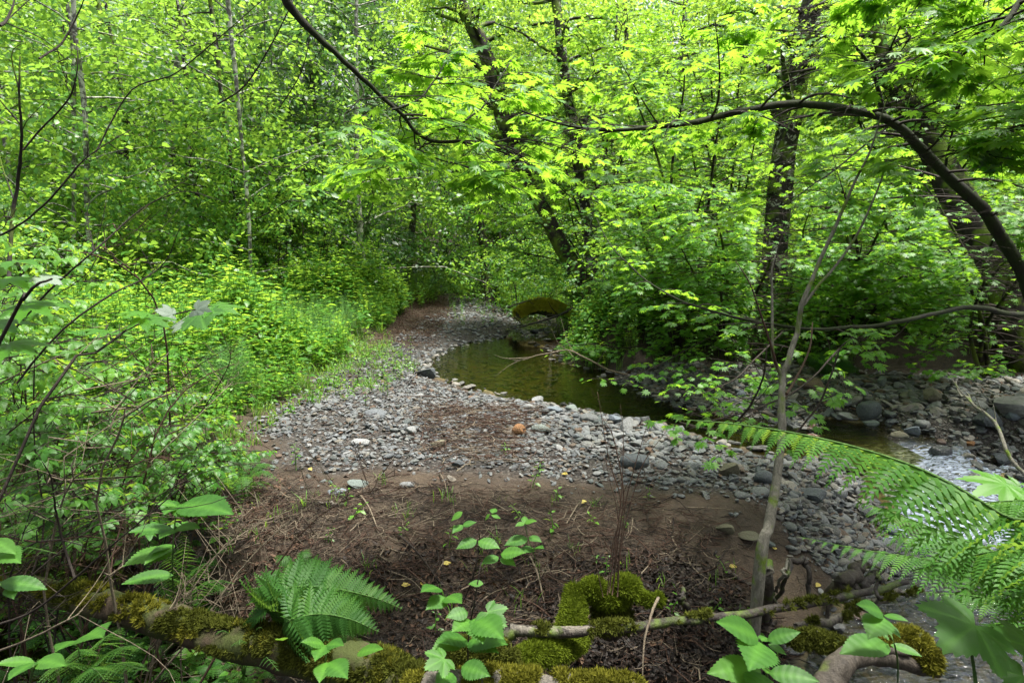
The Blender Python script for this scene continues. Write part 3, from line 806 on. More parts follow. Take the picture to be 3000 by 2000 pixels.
SHORT = {0: 'orange-brown stone', 1: 'dark wedge stone at the left tip of the pool', 2: 'pale upright stone at the pool edge', 3: 'blue-grey block at the pool edge', 5: 'broad speckled stone at the pool edge', 6: 'blue-grey stone where the pool edge turns', 7: 'large pale angular stone at the pool edge',
 8: 'greenish stone beside the orange-brown one', 9: 'big dark stone in the near gravel', 10: 'broad grey stone at the upper left of the gravel', 11: 'egg-shaped pale stone', 12: 'flat pale stone on the near gravel', 13: 'mossy olive stone', 14: 'long pale green stone on the silt', 15: 'small flat stone alone on the silt',
 16: 'dark upright stone above the silt', 17: 'flat bluish stone on the silt', 18: 'dark stone beside the sapling', 19: 'olive angular stone by the sapling', 20: 'large dark stone under the fern tip', 21: 'rounded grey stone under the fern', 24: 'low dark stone sunk in the silt', 25: 'flat olive slab',
 26: 'tan rounded boulder', 27: 'pointed olive boulder', 28: 'dark boulder of the far gravel', 29: 'grey boulder against the dark one', 30: 'standing greenish slab', 31: 'largest grey boulder at the right', 32: 'big dark angular boulder below the pale branch', 33: 'blue-grey boulder at the right edge',
 34: 'small orange stone of the far gravel', 35: 'olive-brown block at the water edge', 36: 'black wet block above the riffle', 37: 'greenish flat-topped stone', 38: 'blue-grey stone by the olive-brown block', 39: 'pale rounded stone of the far gravel', 40: 'flat dark slab in the stream', 45: 'dark stone at the foot of the pale branch', 47: 'bluish stone at the left end of the far gravel'}
ci = np.where(chosen)[0]; cu, cv = D_[0][ci], D_[1][ci]; LAB = {}
for k_, nm_ in SHORT.items():
    for dr_, (ax_, ay_) in (('left of', (-1, 0)), ('right of', (1, 0)), ('behind', (0, -1)), ('in front of', (0, 1))):
        du, dv = cu - NAMED[k_][0], (cv - NAMED[k_][1]) * 1.3
        al = du * ax_ + dv * ay_; ok = (al > 12) & (np.abs(du * ay_) + np.abs(dv * ax_) < al * .8) & (al < 110)
        ok &= np.array([c not in LAB for c in ci])
        if ok.any():
            j_ = np.where(ok)[0][np.argmin(np.hypot(du, dv)[ok])]
            LAB[ci[j_]] = 'stone lying just %s the %s' % (dr_, nm_)
print('stone labels', len(LAB), 'of', len(ci))
gname = {k_: 'gravel' for k_ in range(5)}
zones[4] = zones[0]
for bi, (pos, yd, zn, scl, wetm, mk) in enumerate(allx):
    n = len(pos); ch = chosen[off:off + n]; off += n
    for i in np.where(ch)[0]:
        k = int(g.integers(0, 14))
        me = ROCKM[k] if not wetm[i] else PROTO['rockw%02d' % k].data
        if mk == 'm' and not wetm[i] and g.random() < 0.5: me = PROTO['rockd%02d' % k].data
        o = obj('rock', me, M=matrix(pos[i], yd[i], zn[i], tuple(scl[i])))
        props(o, LAB.get(off - n + i, zones[bi][1]), 'rock', zones[bi][0])
    keep = ~ch & ~wetm
    keys = ['rock%02d' % i for i in range(14)] + (['rockd%02d' % i for i in range(14)] if mk == 'm' else [])
    scatter(gname[bi], pos[keep], yd[keep], zn[keep], scl[keep], keys, seed=bi)
    keep = ~ch & wetm
    scatter('wet_gravel', pos[keep], yd[keep], zn[keep], scl[keep], ['rockw%02d' % i for i in range(14)], seed=bi)
# stream bed stones
def bed(poly, n, s0, s1, seed, zoff=-0.4):
    gg = np.random.default_rng(seed)
    xy = sample_poly(poly, n, gg); s = s0 + (s1 - s0) * gg.uniform(0, 1, n) ** 2.5
    yaw = gg.uniform(0, 6.28, n)
    scatter('stream_bed_gravel', np.stack([xy[:, 0], xy[:, 1], ground(xy[:, 0], xy[:, 1]) + s * .2], 1), np.stack([np.cos(yaw), np.sin(yaw), 0 * yaw], 1),
            np.stack([gg.normal(0, .2, n), gg.normal(0, .2, n), np.ones(n)], 1), np.stack([s, s * .85, s * .5], 1), ['rockw%02d' % i for i in range(14)] if zoff else ['rockd%02d' % i for i in range(14)], seed=seed)
bed(RIFF, 130, .03, .12, 61); bed(LOWER, 1200, .03, .11, 62); bed(POOL, 1500, .03, .10, 63, 0); bed(UPST, 150, .03, .1, 64)
# ------------------------------------------------------------------ leaf shapes (stalk end at the origin, midrib along +Y, upper side +Z)
def leaf_from_outline(name, out, mat, cup=0.0, droop=0.2, centre=(0, 0.02), tint=0.5, stalk=0.0):
    out = np.array(out, float); n = len(out)
    V = [(centre[0], centre[1], 0.0)]
    for x, y in out:
        r2 = x * x + y * y
        V.append((x, y, -droop * r2 + cup * abs(x)))
    Fc = [(0, 1 + i, 1 + (i + 1) % n) for i in range(n)]
    V = np.array(V)
    return mesh(name, V, Fc, mat, True, {'tint': np.full(len(V), tint)})
def palmate(lobes, notch, teeth=0, seed=0):
    """lobes: (angle from the midrib in degrees, length) on one side, from the tip lobe outward"""
    g = np.random.default_rng(seed)
    full = [(-a, l) for a, l in lobes[::-1] if a > 0] + [(a, l) for a, l in lobes]
    pts = []
    for i, (a, l) in enumerate(full):
        def pp(ang, r): return (math.sin(math.radians(ang)) * r, math.cos(math.radians(ang)) * r)
        w = 9 if len(full) > 5 else 13
        if teeth:
            pts.append(pp(a - w * 1.0, l * (0.72 + .03 * g.random())))
            pts.append(pp(a - w * 0.45, l * 0.86)); pts.append(pp(a - w * .5, l * 0.80)) if teeth > 1 else None
        else:
            pts.append(pp(a - w, l * 0.72))
        pts.append(pp(a, l))
        if teeth:
            pts.append(pp(a + w * .5, l * 0.80)) if teeth > 1 else None
            pts.append(pp(a + w * 0.45, l * 0.86))
            pts.append(pp(a + w * 1.0, l * (0.72 + .03 * g.random())))
        else:
            pts.append(pp(a + w, l * 0.72))
        if i < len(full) - 1:
            b, l2 = full[i + 1]
            pts.append(pp((a + b) / 2, notch * min(l, l2)))
    pts.append((0.04, 0.0)); pts.append((-0.04, 0.0))
    return pts
VM = [(0, 1.0), (34, .95), (68, .80), (105, .58), (140, .36)]
def ovate_pts(w=0.34, n=6, serr=0.0, tip=1.0, base=0.0, peak=0.4):
    L_, R_ = [], []
    for i in range(n + 1):
        t = i / n
        ww = w * math.sin(math.pi * t ** (math.log(.5) / math.log(peak))) if 0 < t < 1 else 0
        L_.append((-ww, t)); R_.append((ww, t))
        if serr and 0 < i < n:
            L_.append((-ww * (1 - serr), t + .25 / n)); R_.append((ww * (1 - serr), t + .25 / n))
    return L_, R_
def ovate_leaf(name, mat, w=0.34, n=5, fold=0.22, droop=0.25, serr=0.0, tint=.5, vein=False, peak=.4, wave=0.0):
    L_, R_ = ovate_pts(w, n, serr, peak=peak)
    m_ = len(L_); V = []; vn = []
    for i in range(m_):
        (lx, ly), (rx, ry) = L_[i], R_[i]
        z = -droop * ly * ly
        wv = wave * (1 if i % 2 else -1)
        V += [(lx, ly, z + fold * abs(lx) + wv * (lx != 0)), (0, ly, z), (rx, ry, z + fold * abs(rx) + wv * (rx != 0))]
        vn += [0, 1, 0]
    Fc = []
    for i in range(m_ - 1):
        a = 3 * i
        Fc += [(a, a + 1, a + 4, a + 3), (a + 1, a + 2, a + 5, a + 4)]
    at = {'tint': np.full(len(V), tint)}
    if vein: at['vein'] = np.array(vn) * 0.5
    return mesh(name, V, Fc, mat, True, at)
def compound(name, parts, mat):
    """join transformed copies: parts = [(mesh, Matrix, tint)]"""
    V, Fc, T, off = [], [], [], 0
    for me, Mx, t in parts:
        n = len(me.vertices); co = np.empty(n * 3, np.float32); me.vertices.foreach_get('co', co); co = co.reshape(-1, 3)
        A = np.array(Mx); V.append(co @ A[:3, :3].T + A[:3, 3])
        Fc += [tuple(i + off for i in p_.vertices) for p_ in me.polygons]
        T.append(np.full(n, t)); off += n
    return mesh(name, np.vstack(V), Fc, mat, True, {'tint': np.concatenate(T)})

LM = {}
def lmesh(key, fn):
    if key not in LM: LM[key] = fn()
    return LM[key]
def vm_outline(seed, depth=.5):
    g = np.random.default_rng(seed); pts = []; L_ = [(0, 1.0), (31, .97), (62, .86), (94, .70), (126, .50)]; full = sorted([(-a, l) for a, l in L_ if a] + L_)
    for i, (a, l) in enumerate(full):
        l *= g.uniform(.95, 1.05)
        for da, f in ((-8, .74), (0, 1.0), (8, .74)):
            t = math.radians(a + da); pts.append((math.sin(t) * l * f, math.cos(t) * l * f))
        if i < len(full) - 1:
            l2 = full[i + 1][1]; t = math.radians((a + full[i + 1][0]) / 2); pts.append((math.sin(t) * min(l, l2) * depth, math.cos(t) * min(l, l2) * depth))
    return pts + [(.05, -.12), (-.05, -.12)]
maple_fine = [leaf_from_outline('leaf', vm_outline(i, nt_), M['maple'], .10, dr, tint=.3 + .2 * i) for i, (nt_, dr) in enumerate(((.60, .16), (.55, .34), (.63, .05)))]
maple_mid = [leaf_from_outline('leaf', palmate(VM[:4], .6, 0, i), M['maple'], .08, dr, tint=.3 + .2 * i) for i, dr in enumerate((.12, .35))]
for i, me in enumerate(maple_fine): proto('mf%d' % i, me)
for i, me in enumerate(maple_mid): proto('mm%d' % i, me)
def recolour(me, mat):
    m2 = me.copy(); m2.materials.clear(); m2.materials.append(mat); return m2
ov = ovate_leaf('leaf', M['alder'], .36, 4, .2, .3)
ov2 = ovate_leaf('leaf', M['alder'], .30, 3, .1, .1)
ov_lance = ovate_leaf('leaf', M['alder'], .2, 4, .2, .3)
def rnd_dir(g, up=0.0, spread=1.0):
    v = g.normal(size=3) * spread; v[2] += up; return v / np.linalg.norm(v)
def spray(name, mat, leaf, n, L, size, seed, flat=0.35, hang=0.15, paired=False):
    """a leafy twig along +Y of length L"""
    g = np.random.default_rng(seed); parts = []
    for i in range(n):
        t = (i // 2 if paired else i) / (n / (2 if paired else 1)) * 0.95 + .05
        side = 1 if i % 2 else -1
        p = np.array([side * g.uniform(.0, .32) * L * (1.1 - t) + g.normal(0, .03 * L), t * L, g.normal(0, .06 * L) - hang * t * t * L])
        yd = np.array([side * g.uniform(.4, 1.2), g.uniform(.1, 1.0), g.uniform(-.7, .15)])
        zn = np.array([g.normal(0, flat), g.normal(0, flat), 1.0])
        s = size * g.uniform(.6, 1.15) * (1 - .3 * t)
        parts.append((leaf, matrix(p, yd, zn, s), g.random()))
    return compound(name, parts, mat)
for nm, mt in (('al', 'alder'), ('li', 'lime'), ('dk', 'dark'), ('sh', 'shrub')):
    for i in range(4):
        proto('%s%d' % (nm, i), spray('spray', M[mt], ov, 26, .62, .098, 10 + i, .5))
    for i in range(3):
        proto('%sf%d' % (nm, i), spray('spray', M[mt], ov2, 30, .95, .135, 40 + i, .6))       # for far trees
for i in range(3):
    proto('ms%d' % i, spray('spray', M['maple_mid'], maple_mid[0], 14, .7, .055, 70 + i, .25, .1, True))
# salmonberry spray: trifoliate leaves
def tri(mat):
    lf = ovate_leaf('leaf', mat, .36, 4, .25, .3, .15)
    parts = [(lf, matrix(np.array([0, .12, 0]), np.array([0, 1, -.1]), np.array([0, 0, 1.]), 1), .4), (lf, matrix(np.array([0, .05, 0]), np.array([1, .35, -.1]), np.array([0, 0, 1.]), .8), .5), (lf, matrix(np.array([0, .05, 0]), np.array([-1, .35, -.1]), np.array([0, 0, 1.]), .8), .6)]
    return compound('leaf', parts, mat)
TRI = tri(M['shrub'])
for i in range(3):
    proto('tr%d' % i, spray('spray', M['shrub'], TRI, 10, .55, .085, 90 + i, .35))

# ------------------------------------------------------------------ woody plants
GAPS = [([(1760, 790), (1773, 740), (1783, 550), (1803, 350), (1818, 250), (1838, 130), (1865, 0)], 40, 10.8, .93), ([(2352, 800), (2293, 600), (2233, 510), (2193, 440), (2133, 325), (2068, 200), (2030, 100)], 46, 8.3, .94),
        ([(1379, 665), (1359, 600), (1344, 475), (1329, 400), (1319, 300), (1304, 215), (1289, 125), (1276, 0)], 18, 12.8, .84), ([(1359, 665), (1334, 630), (1284, 550), (1249, 480), (1209, 415), (1184, 350), (1144, 240), (1124, 145), (1094, 75), (1056, 0)], 20, 13, .8),
        ([(370, 500), (380, 425), (390, 350), (395, 250), (410, 150), (418, 65)], 18, 15.8, .88), ([(944, 560), (950, 480), (959, 410)], 10, 20.5, .9),
        ([(2352, 640), (2300, 545), (2250, 470), (2170, 400), (2060, 290), (2010, 265), (1900, 245), (1800, 240), (1700, 255), (1500, 292), (1400, 300), (1290, 285)], 20, 3.7, .92), ([(2352, 640), (2300, 545), (2250, 470), (2170, 400), (2060, 290), (2010, 265), (1900, 245), (1800, 240)], 24, 5.2, .9),
        ([(655, 0), (720, 75), (800, 150), (870, 220), (920, 262), (955, 305), (1005, 325), (1060, 326), (1110, 332), (1170, 320), (1240, 325), (1310, 345)], 12, 3.3, .9), ([(1195, 700), (1300, 705)], 30, 13.2, .97), ([(1010, 820), (1130, 790), (1240, 800), (1280, 840)], 26, 12.5, .95), ([(1300, 850), (1430, 880), (1540, 915), (1640, 945)], 14, 8.5, .8)]
def open_view(p, seed=0, extra=0):
    u, v, d = proj(p); keep = np.ones(len(p), bool); g = np.random.default_rng(seed)
    for line, w, dep, pr in GAPS:
        keep &= ~((sdf_line(u, v, line) < w + extra + 55 / np.maximum(d, .5)) & (d < dep) & (g.random(len(p)) < pr))
    # the leafage opens up with height, in clumps
    el = (p[:, 2] - CAMZ) / np.maximum(d, .5)
    cl = fnoise(p[:, 0] * .9 + p[:, 2] * .35, p[:, 1] * .9 + p[:, 2] * .8, 1.1, 5, 2)
    keep &= ~((d > 5) & (el > .10) & (cl < -.30 + 1.15 * np.clip(el - .12, 0, .26)) & (g.random(len(p)) < .85))
    return keep
def sdf_line(x, y, pl):
    best = np.full(x.shape, 1e9)
    for (ax, ay), (bx, by) in zip(pl[:-1], pl[1:]):
        ex, ey = bx - ax, by - ay; t = np.clip(((x - ax) * ex + (y - ay) * ey) / (ex * ex + ey * ey), 0, 1)
        best = np.minimum(best, np.hypot(x - ax - t * ex, y - ay - t * ey))
    return best
def in_frame(p, m=60):
    u, v, d = proj(p); return (d > .2) & (u > -m) & (u < 2352 + m) & (v > -min(m, 70)) & (v < 1568 + m)
def emit_leaves(root, pos, yd, zn, s, fine, keys, limit=300, name='foliage', maxd=9):
    """the leaves that show largest become objects of their own, the rest one mass"""
    u, v, d = proj(pos)
    vis = in_frame(pos, 20) & (d < maxd)
    app = np.where(vis, s / np.maximum(d, .1), 0)
    order = np.argsort(-app)[:limit]; order = order[app[order] * F * 3000 / 2352 > 12]
    base = np.array(root.location)
    for i in order:
        obj('leaf', fine[i % len(fine)], root, M=matrix(pos[i] - base, yd[i], zn[i], float(s[i])))
    keep = np.ones(len(pos), bool); keep[order] = False
    scatter(name, pos[keep], yd[keep], zn[keep], s[keep], keys, parent=root, seed=len(pos))
def branching(g, path, rad, nb, blen, t0=.15, tw=6, twl=.28, up=.15, droop=.25, lat=None):
    """side branches with twigs off one main path; returns branch and twig paths and radii"""
    n = len(path)
    t = np.linspace(t0, .98, nb) + g.uniform(-.02, .02, nb); t = np.clip(t, 0, .99)
    i = (t * (n - 1)).astype(int)
    base = path[i]; T = np.gradient(path, axis=0)[i]; T /= np.linalg.norm(T, axis=1, keepdims=True)
    side = np.cross(T, [0, 0, 1.]); side /= np.linalg.norm(side, axis=1, keepdims=True) + 1e-6
    sgn = np.where(np.arange(nb) % 2, 1, -1)[:, None]
    if lat is not None: side = side * sgn + np.array(lat)[None]; sgn = 1
    D = side * sgn * g.uniform(.6, 1.1, (nb, 1)) + T * g.uniform(.1, .9, (nb, 1)) + g.normal(0, .22, (nb, 3)); D[:, 2] = D[:, 2] * .28 + up
    D /= np.linalg.norm(D, axis=1, keepdims=True)
    Lb = blen * g.uniform(.45, 1.1, nb) * (1.05 - .5 * t)
    K = 7; k = np.linspace(0, 1, K)
    bp = base[:, None] + D[:, None] * (Lb[:, None] * k)[..., None]
    bend = g.normal(0, .10, (nb, 1, 3)) * Lb[:, None, None]
    bp = bp + bend * (k ** 2)[None, :, None] * 2; bp[:, :, 2] -= droop * (Lb[:, None] * k ** 2)
    br = np.interp(t, np.linspace(0, 1, len(rad)), rad)[:, None] * .45 * (1 - .8 * k)[None] + .0012
    br = np.minimum(br, .012)
    # twigs
    tt = np.tile(np.linspace(.25, 1, tw), (nb, 1)) + g.uniform(-.05, .05, (nb, tw)); tt = np.clip(tt, 0, 1)
    ii = tt * (K - 1); i0 = np.minimum(ii.astype(int), K - 2); f = (ii - i0)[..., None]
    ar = np.arange(nb)[:, None]
    tb = bp[ar, i0] * (1 - f) + bp[ar, i0 + 1] * f
    Tb = bp[ar, i0 + 1] - bp[ar, i0]; Tb /= np.linalg.norm(Tb, axis=2, keepdims=True) + 1e-9
    S2 = np.cross(Tb, [0, 0, 1.]); S2 /= np.linalg.norm(S2, axis=2, keepdims=True) + 1e-9
    sg = np.where(np.arange(tw) % 2, 1, -1)[None, :, None]
    D2 = S2 * sg * g.uniform(.4, 1.2, (nb, tw, 1)) + Tb * g.uniform(.4, 1.2, (nb, tw, 1)) + g.normal(0, .15, (nb, tw, 3)); D2[..., 2] = D2[..., 2] * .5 - .03
    D2 /= np.linalg.norm(D2, axis=2, keepdims=True)
    Lt = twl * g.uniform(.5, 1.2, (nb, tw)) * (1.1 - .4 * tt)
    k2 = np.linspace(0, 1, 4)
    tp = tb[:, :, None] + D2[:, :, None] * (Lt[..., None] * k2)[..., None]
    tp[..., 2] -= .18 * Lt[..., None] * k2 ** 2
    tp = tp.reshape(-1, 4, 3)
    trd = np.tile(np.linspace(.0022, .0012, 4), (len(tp), 1))
    return bp, br, tp, trd
def twig_leaves(g, tp, size, nodes_=3, pet=.4, terminal=True):
    """opposite leaves along twigs"""
    N = len(tp); out = []
    T = tp[:, -1] - tp[:, 0]; T /= np.linalg.norm(T, axis=1, keepdims=True) + 1e-9
    S2 = np.cross(T, [0, 0, 1.]); S2 /= np.linalg.norm(S2, axis=1, keepdims=True) + 1e-9
    P0, Y, Z, S = [], [], [], []
    for j in range(nodes_):
        f = (j + .6) / nodes_ * 3; i0 = min(int(f), 2); b = tp[:, i0] * (1 - (f - i0)) + tp[:, i0 + 1] * (f - i0)
        for sg in (1, -1):
            y = S2 * sg * g.uniform(.5, 1.1, (N, 1)) + T * g.uniform(.2, 1, (N, 1)); y[:, 2] += g.uniform(-.42, .0, N)
            y /= np.linalg.norm(y, axis=1, keepdims=True)
            s = size * g.uniform(.65, 1.15, N)
            P0.append(b + y * (s * pet)[:, None] * g.uniform(.5, 1.2, (N, 1))); Y.append(y); S.append(s)
            Z.append(np.stack([g.normal(0, .18, N), g.normal(0, .18, N), np.ones(N)], 1))
    if terminal:
        s = size * g.uniform(.7, 1.2, N); y = T + g.normal(0, .15, (N, 3)); y[:, 2] -= .25
        P0.append(tp[:, -1]); Y.append(y); S.append(s); Z.append(np.stack([g.normal(0, .25, N), g.normal(0, .25, N), np.ones(N)], 1))
    return np.vstack(P0), np.vstack(Y), np.vstack(Z), np.concatenate(S)
def leafy_plant(name, label, cat, base, stems, barkm, leafsize, fine, keys, seed, group=None, limit=300, nb=14, blen=.8, tw=6, twl=.28, up=.12, nodes_=3, partname='stem', thin=1.0, t0=.15, clip=None, droop=.25, maxd=9, stemkinds=None, wide=False):
    """stems: list of (points, radii). A tree or shrub of palmate or simple leaves on opposite twigs."""
    g = np.random.default_rng(seed)
    root = thing(name, base, label, cat, group)
    BP, BR, TP, TR = [], [], [], []
    for si, (pts, rad) in enumerate(stems):
        nst = max(14, int(np.sum(np.linalg.norm(np.diff(np.array(pts), axis=0), axis=1)) * 9))
        nst = min(nst, 60)
        o, path = tube_obj((stemkinds[si] if stemkinds else partname), pts, rad, root, barkm, nst, 9 if max(rad) > .012 else 6, .07, .004, seed=seed + si)
        k = nb if not isinstance(nb, (list, tuple)) else nb[si]
        if k:
            bp, br, tp, trd = branching(g, path, resample(rad, 12), k, blen, t0, tw, twl, up, droop)
            BP.append(bp); BR.append(br); TP.append(tp); TR.append(trd)
    if BP:
        BP, BR, TP, TR = np.vstack(BP), np.vstack(BR), np.vstack(TP), np.vstack(TR)
        if clip is not None:
            kb = clip(BP[:, -1]); BP, BR = BP[kb], BR[kb]; kt = clip(TP[:, -1]); TP, TR = TP[kt], TR[kt]
        V1, F1 = tubes(BP, BR, 4); V2, F2 = tubes(TP, TR, 3, False)
        V = np.vstack([V1, V2]); Fc = np.vstack([F1, F2 + len(V1)])
        obj('twigs', mesh('twigs', rel(root, V), Fc, M['twig']), root, kind='stuff')
        pos, yd, zn, s = twig_leaves(g, TP, leafsize, nodes_)
        if thin < 1:
            kk = g.random(len(pos)) < thin; pos, yd, zn, s = pos[kk], yd[kk], zn[kk], s[kk]
        vis = (in_frame(pos, 200) | wide) & open_view(pos, seed)
        if wide: vis &= ~((proj(pos)[2] < 1.3) & in_frame(pos, 0))
        pos, yd, zn, s = pos[vis], yd[vis], zn[vis], s[vis]
        emit_leaves(root, pos, yd, zn, s, fine, keys, limit, maxd=maxd)
    return root
def forest_tree(name, label, base, trunk, rad, barkm, keys, seed, group=None, nl=26, ll=2.2, per=9, z0=.2, scale=1.0, cat='tree', up=.35, far=False, limbs=6, hang=0.25, wide=False):
    """trunk along given points; limbs with sprays of foliage"""
    g = np.random.default_rng(seed)
    root = thing(name, base, label, cat, group)
    o, path = tube_obj('trunk', trunk, rad, root, barkm, 26, 10, .07, .012, seed=seed)
    n = len(path); t = np.linspace(z0, .99, nl) + g.uniform(-.02, .02, nl); t = np.clip(t, 0, 1)
    i = (t * (n - 1)).astype(int); b = path[i]
    az = g.uniform(0, 6.28) + np.arange(nl) * 2.4 + g.uniform(-.4, .4, nl)
    D = np.stack([np.cos(az), np.sin(az), g.uniform(up - .3, up + .3, nl)], 1)
    Ll = ll * g.uniform(.5, 1.15, nl) * (1.15 - .65 * t)
    K = 6; k = np.linspace(0, 1, K)
    bp = b[:, None] + D[:, None] * (Ll[:, None] * k)[..., None]
    bp[:, :, 2] -= hang * Ll[:, None] * k ** 2
    bp = bp + g.normal(0, .03, bp.shape) * Ll[:, None, None] * k[None, :, None]
    rr = np.interp(t, np.linspace(0, 1, len(rad)), rad)[:, None] * .38 * (1 - .85 * k) + .003
    big = np.argsort(-Ll)[:limbs]
    for j in big:
        V, Fc = tubes(bp[j:j + 1], rr[j:j + 1], 5)
        obj('limb', mesh('limb', rel(root, V), Fc, barkm), root)
    rest = np.setdiff1d(np.arange(nl), big)
    V, Fc = tubes(bp[rest], rr[rest], 4)
    obj('branches', mesh('branches', rel(root, V), Fc, barkm), root, kind='stuff')
    # sprays
    f = g.uniform(.15, 1.05, (nl, per)); ii = np.minimum(f, 1) * (K - 1); i0 = np.minimum(ii.astype(int), K - 2); w = (ii - i0)[..., None]
    ar = np.arange(nl)[:, None]
    pp = bp[ar, i0] * (1 - w) + bp[ar, i0 + 1] * w
    pp = pp + g.normal(0, .16, pp.shape) * Ll[:, None, None]* np.array([1, 1, .7])
    T = D[:, None] + g.normal(0, .8, pp.shape); T[..., 2] -= .35
    pp = pp.reshape(-1, 3); T = T.reshape(-1, 3)
    zn = np.stack([g.normal(0, .4, len(pp)), g.normal(0, .4, len(pp)), np.ones(len(pp))], 1)
    s = scale * g.uniform(.7, 1.3, len(pp))
    vis = ((in_frame(pp, 200) & open_view(pp, seed, 6)) if not wide else ~in_frame(pp, 120))
    # gaps: drop clumps
    q = vnoise(pp[:, 0] * 1.0 + pp[:, 2] * .7, pp[:, 1] + pp[:, 2], .9, seed) > -.32
    vis &= q
    scatter('foliage', pp[vis], T[vis], zn[vis], s[vis], keys, parent=root, seed=seed)
    return root
def keyset(nm, far): return ['%sf%d' % (nm, i) for i in range(3)] if far else ['%s%d' % (nm, i) for i in range(4)]
# ------------------------------------------------------------------ trees with a place of their own in the photograph
def trunk_pts(pix, d, base_z=None):
    return [P(u, v, dd) for (u, v), dd in zip(pix, d if isinstance(d, (list, tuple)) else [d] * len(pix))]
def radpx(px, d): return px / 2 / F * d

# the big upright trunk on the right
d = 11.0
pts = trunk_pts([(1760, 790), (1773, 740), (1783, 550), (1803, 350), (1818, 250), (1838, 130), (1865, 0), (1880, -160), (1890, -420)], d)
forest_tree('alder_tree', 'big upright dark trunk right of centre, mossy and straight, behind the far gravel', pts[0], pts,
            [radpx(74, d), radpx(60, d), radpx(50, d), radpx(54, d), radpx(50, d), radpx(38, d), radpx(30, d)], M['bark_alder'], keyset('li', 0) , 1, nl=34, ll=2.6, per=16, z0=.5)
# the thick leaning trunk at the right edge
d = 8.5
pts = trunk_pts([(2420, 960), (2352, 800), (2293, 600), (2233, 510), (2193, 440), (2133, 325), (2068, 200), (2030, 100), (2000, 10), (1960, -200)], [8.6, 8.6, 8.6, 8.7, 8.8, 9, 9.2, 9.4, 9.6, 10])
pts[0][2] = ground1(pts[0][0], pts[0][1]) - .1
forest_tree('alder_tree', 'thick trunk leaning in from the right edge with split bark', pts[0], pts,
            [radpx(110, d), radpx(86, d), radpx(80, d), radpx(66, d), radpx(52, d), radpx(40, d), radpx(30, d)], M['bark_dark'], keyset('li', 0), 2, nl=26, ll=2.4, per=14, z0=.62)
# twin trunks in the middle
d = 13.0
pa = trunk_pts([(1385, 715), (1379, 665), (1359, 600), (1344, 475), (1329, 400), (1319, 300), (1304, 215), (1289, 125), (1276, 0), (1262, -160), (1250, -380)], d)
r1 = forest_tree('alder_tree', 'straight slim trunk in the middle with a mossy collar and a high fork', pa[0], pa, [radpx(46, d), radpx(30, d), radpx(24, d), radpx(26, d), radpx(22, d), radpx(22, d), radpx(16, d)], M['bark_alder'], keyset('li', 0), 3, nl=30, ll=2.4, per=15, z0=.5)
tube_obj('limb', trunk_pts([(1299, 95), (1322, 70), (1364, 40), (1424, 55), (1500, 95)], d), [radpx(14, d), radpx(10, d), radpx(4, d)], r1, M['bark_alder'], 16, 7, seed=3)
tube_obj('limb', trunk_pts([(1270, 0), (1230, 8), (1190, 2), (1140, -30)], d), [radpx(9, d), radpx(4, d)], r1, M['bark_alder'], 12, 6, seed=4)
pb = trunk_pts([(1372, 715), (1359, 665), (1334, 630), (1284, 550), (1249, 480), (1209, 415), (1184, 350), (1144, 240), (1124, 145), (1094, 75), (1056, 0), (1010, -120), (960, -320)], [13.2] * 13)
forest_tree('alder_tree', 'trunk leaning left in the middle, crossing behind the arching maple limb', pb[0], pb, [radpx(50, d), radpx(38, d), radpx(36, d), radpx(32, d), radpx(36, d), radpx(30, d), radpx(22, d)], M['bark_dark'], keyset('li', 0), 5, nl=30, ll=2.4, per=15, z0=.5)
# alders added out of view so that their crowns shade the foreground
for q_, (x_, y_, h_, lab_) in enumerate([(-2.6, -2.2, 8.0, 'unseen alder added for shade behind the viewpoint on the left, crown overhead'), (2.9, -2.6, 8.5, 'unseen alder added for shade behind the viewpoint on the right, crown overhead'), (7.6, 2.4, 8.0, 'unseen alder added for shade at the water edge outside the right border, crown overhead')]):
    zb_ = ground1(x_, y_) - .1
    forest_tree('alder_tree', lab_, (x_, y_, zb_), [np.array([x_, y_, zb_]), np.array([x_, y_ + .4, zb_ + h_ * .4]), np.array([x_ * .9, y_ + 1.3, zb_ + h_ * .75]), np.array([x_ * .8, y_ + 2.0, zb_ + h_])], [.16, .12, .08, .03], M['bark_alder'], keyset('al', 0), 60 + q_, nl=34, ll=2.8, per=13, z0=.45, wide=True)
# pale trunk on the left
d = 16.0
pd_ = trunk_pts([(352, 660), (360, 580), (370, 500), (380, 425), (390, 350), (395, 250), (410, 150), (418, 65), (424, -30), (430, -300)], d)
forest_tree('alder_tree', 'pale grey trunk standing behind the meadow on the left', pd_[0], pd_, [radpx(26, d), radpx(22, d), radpx(24, d), radpx(20, d), radpx(16, d)], M['bark_pale'], keyset('al', 0), 6, nl=32, ll=2.0, per=13, z0=.35)
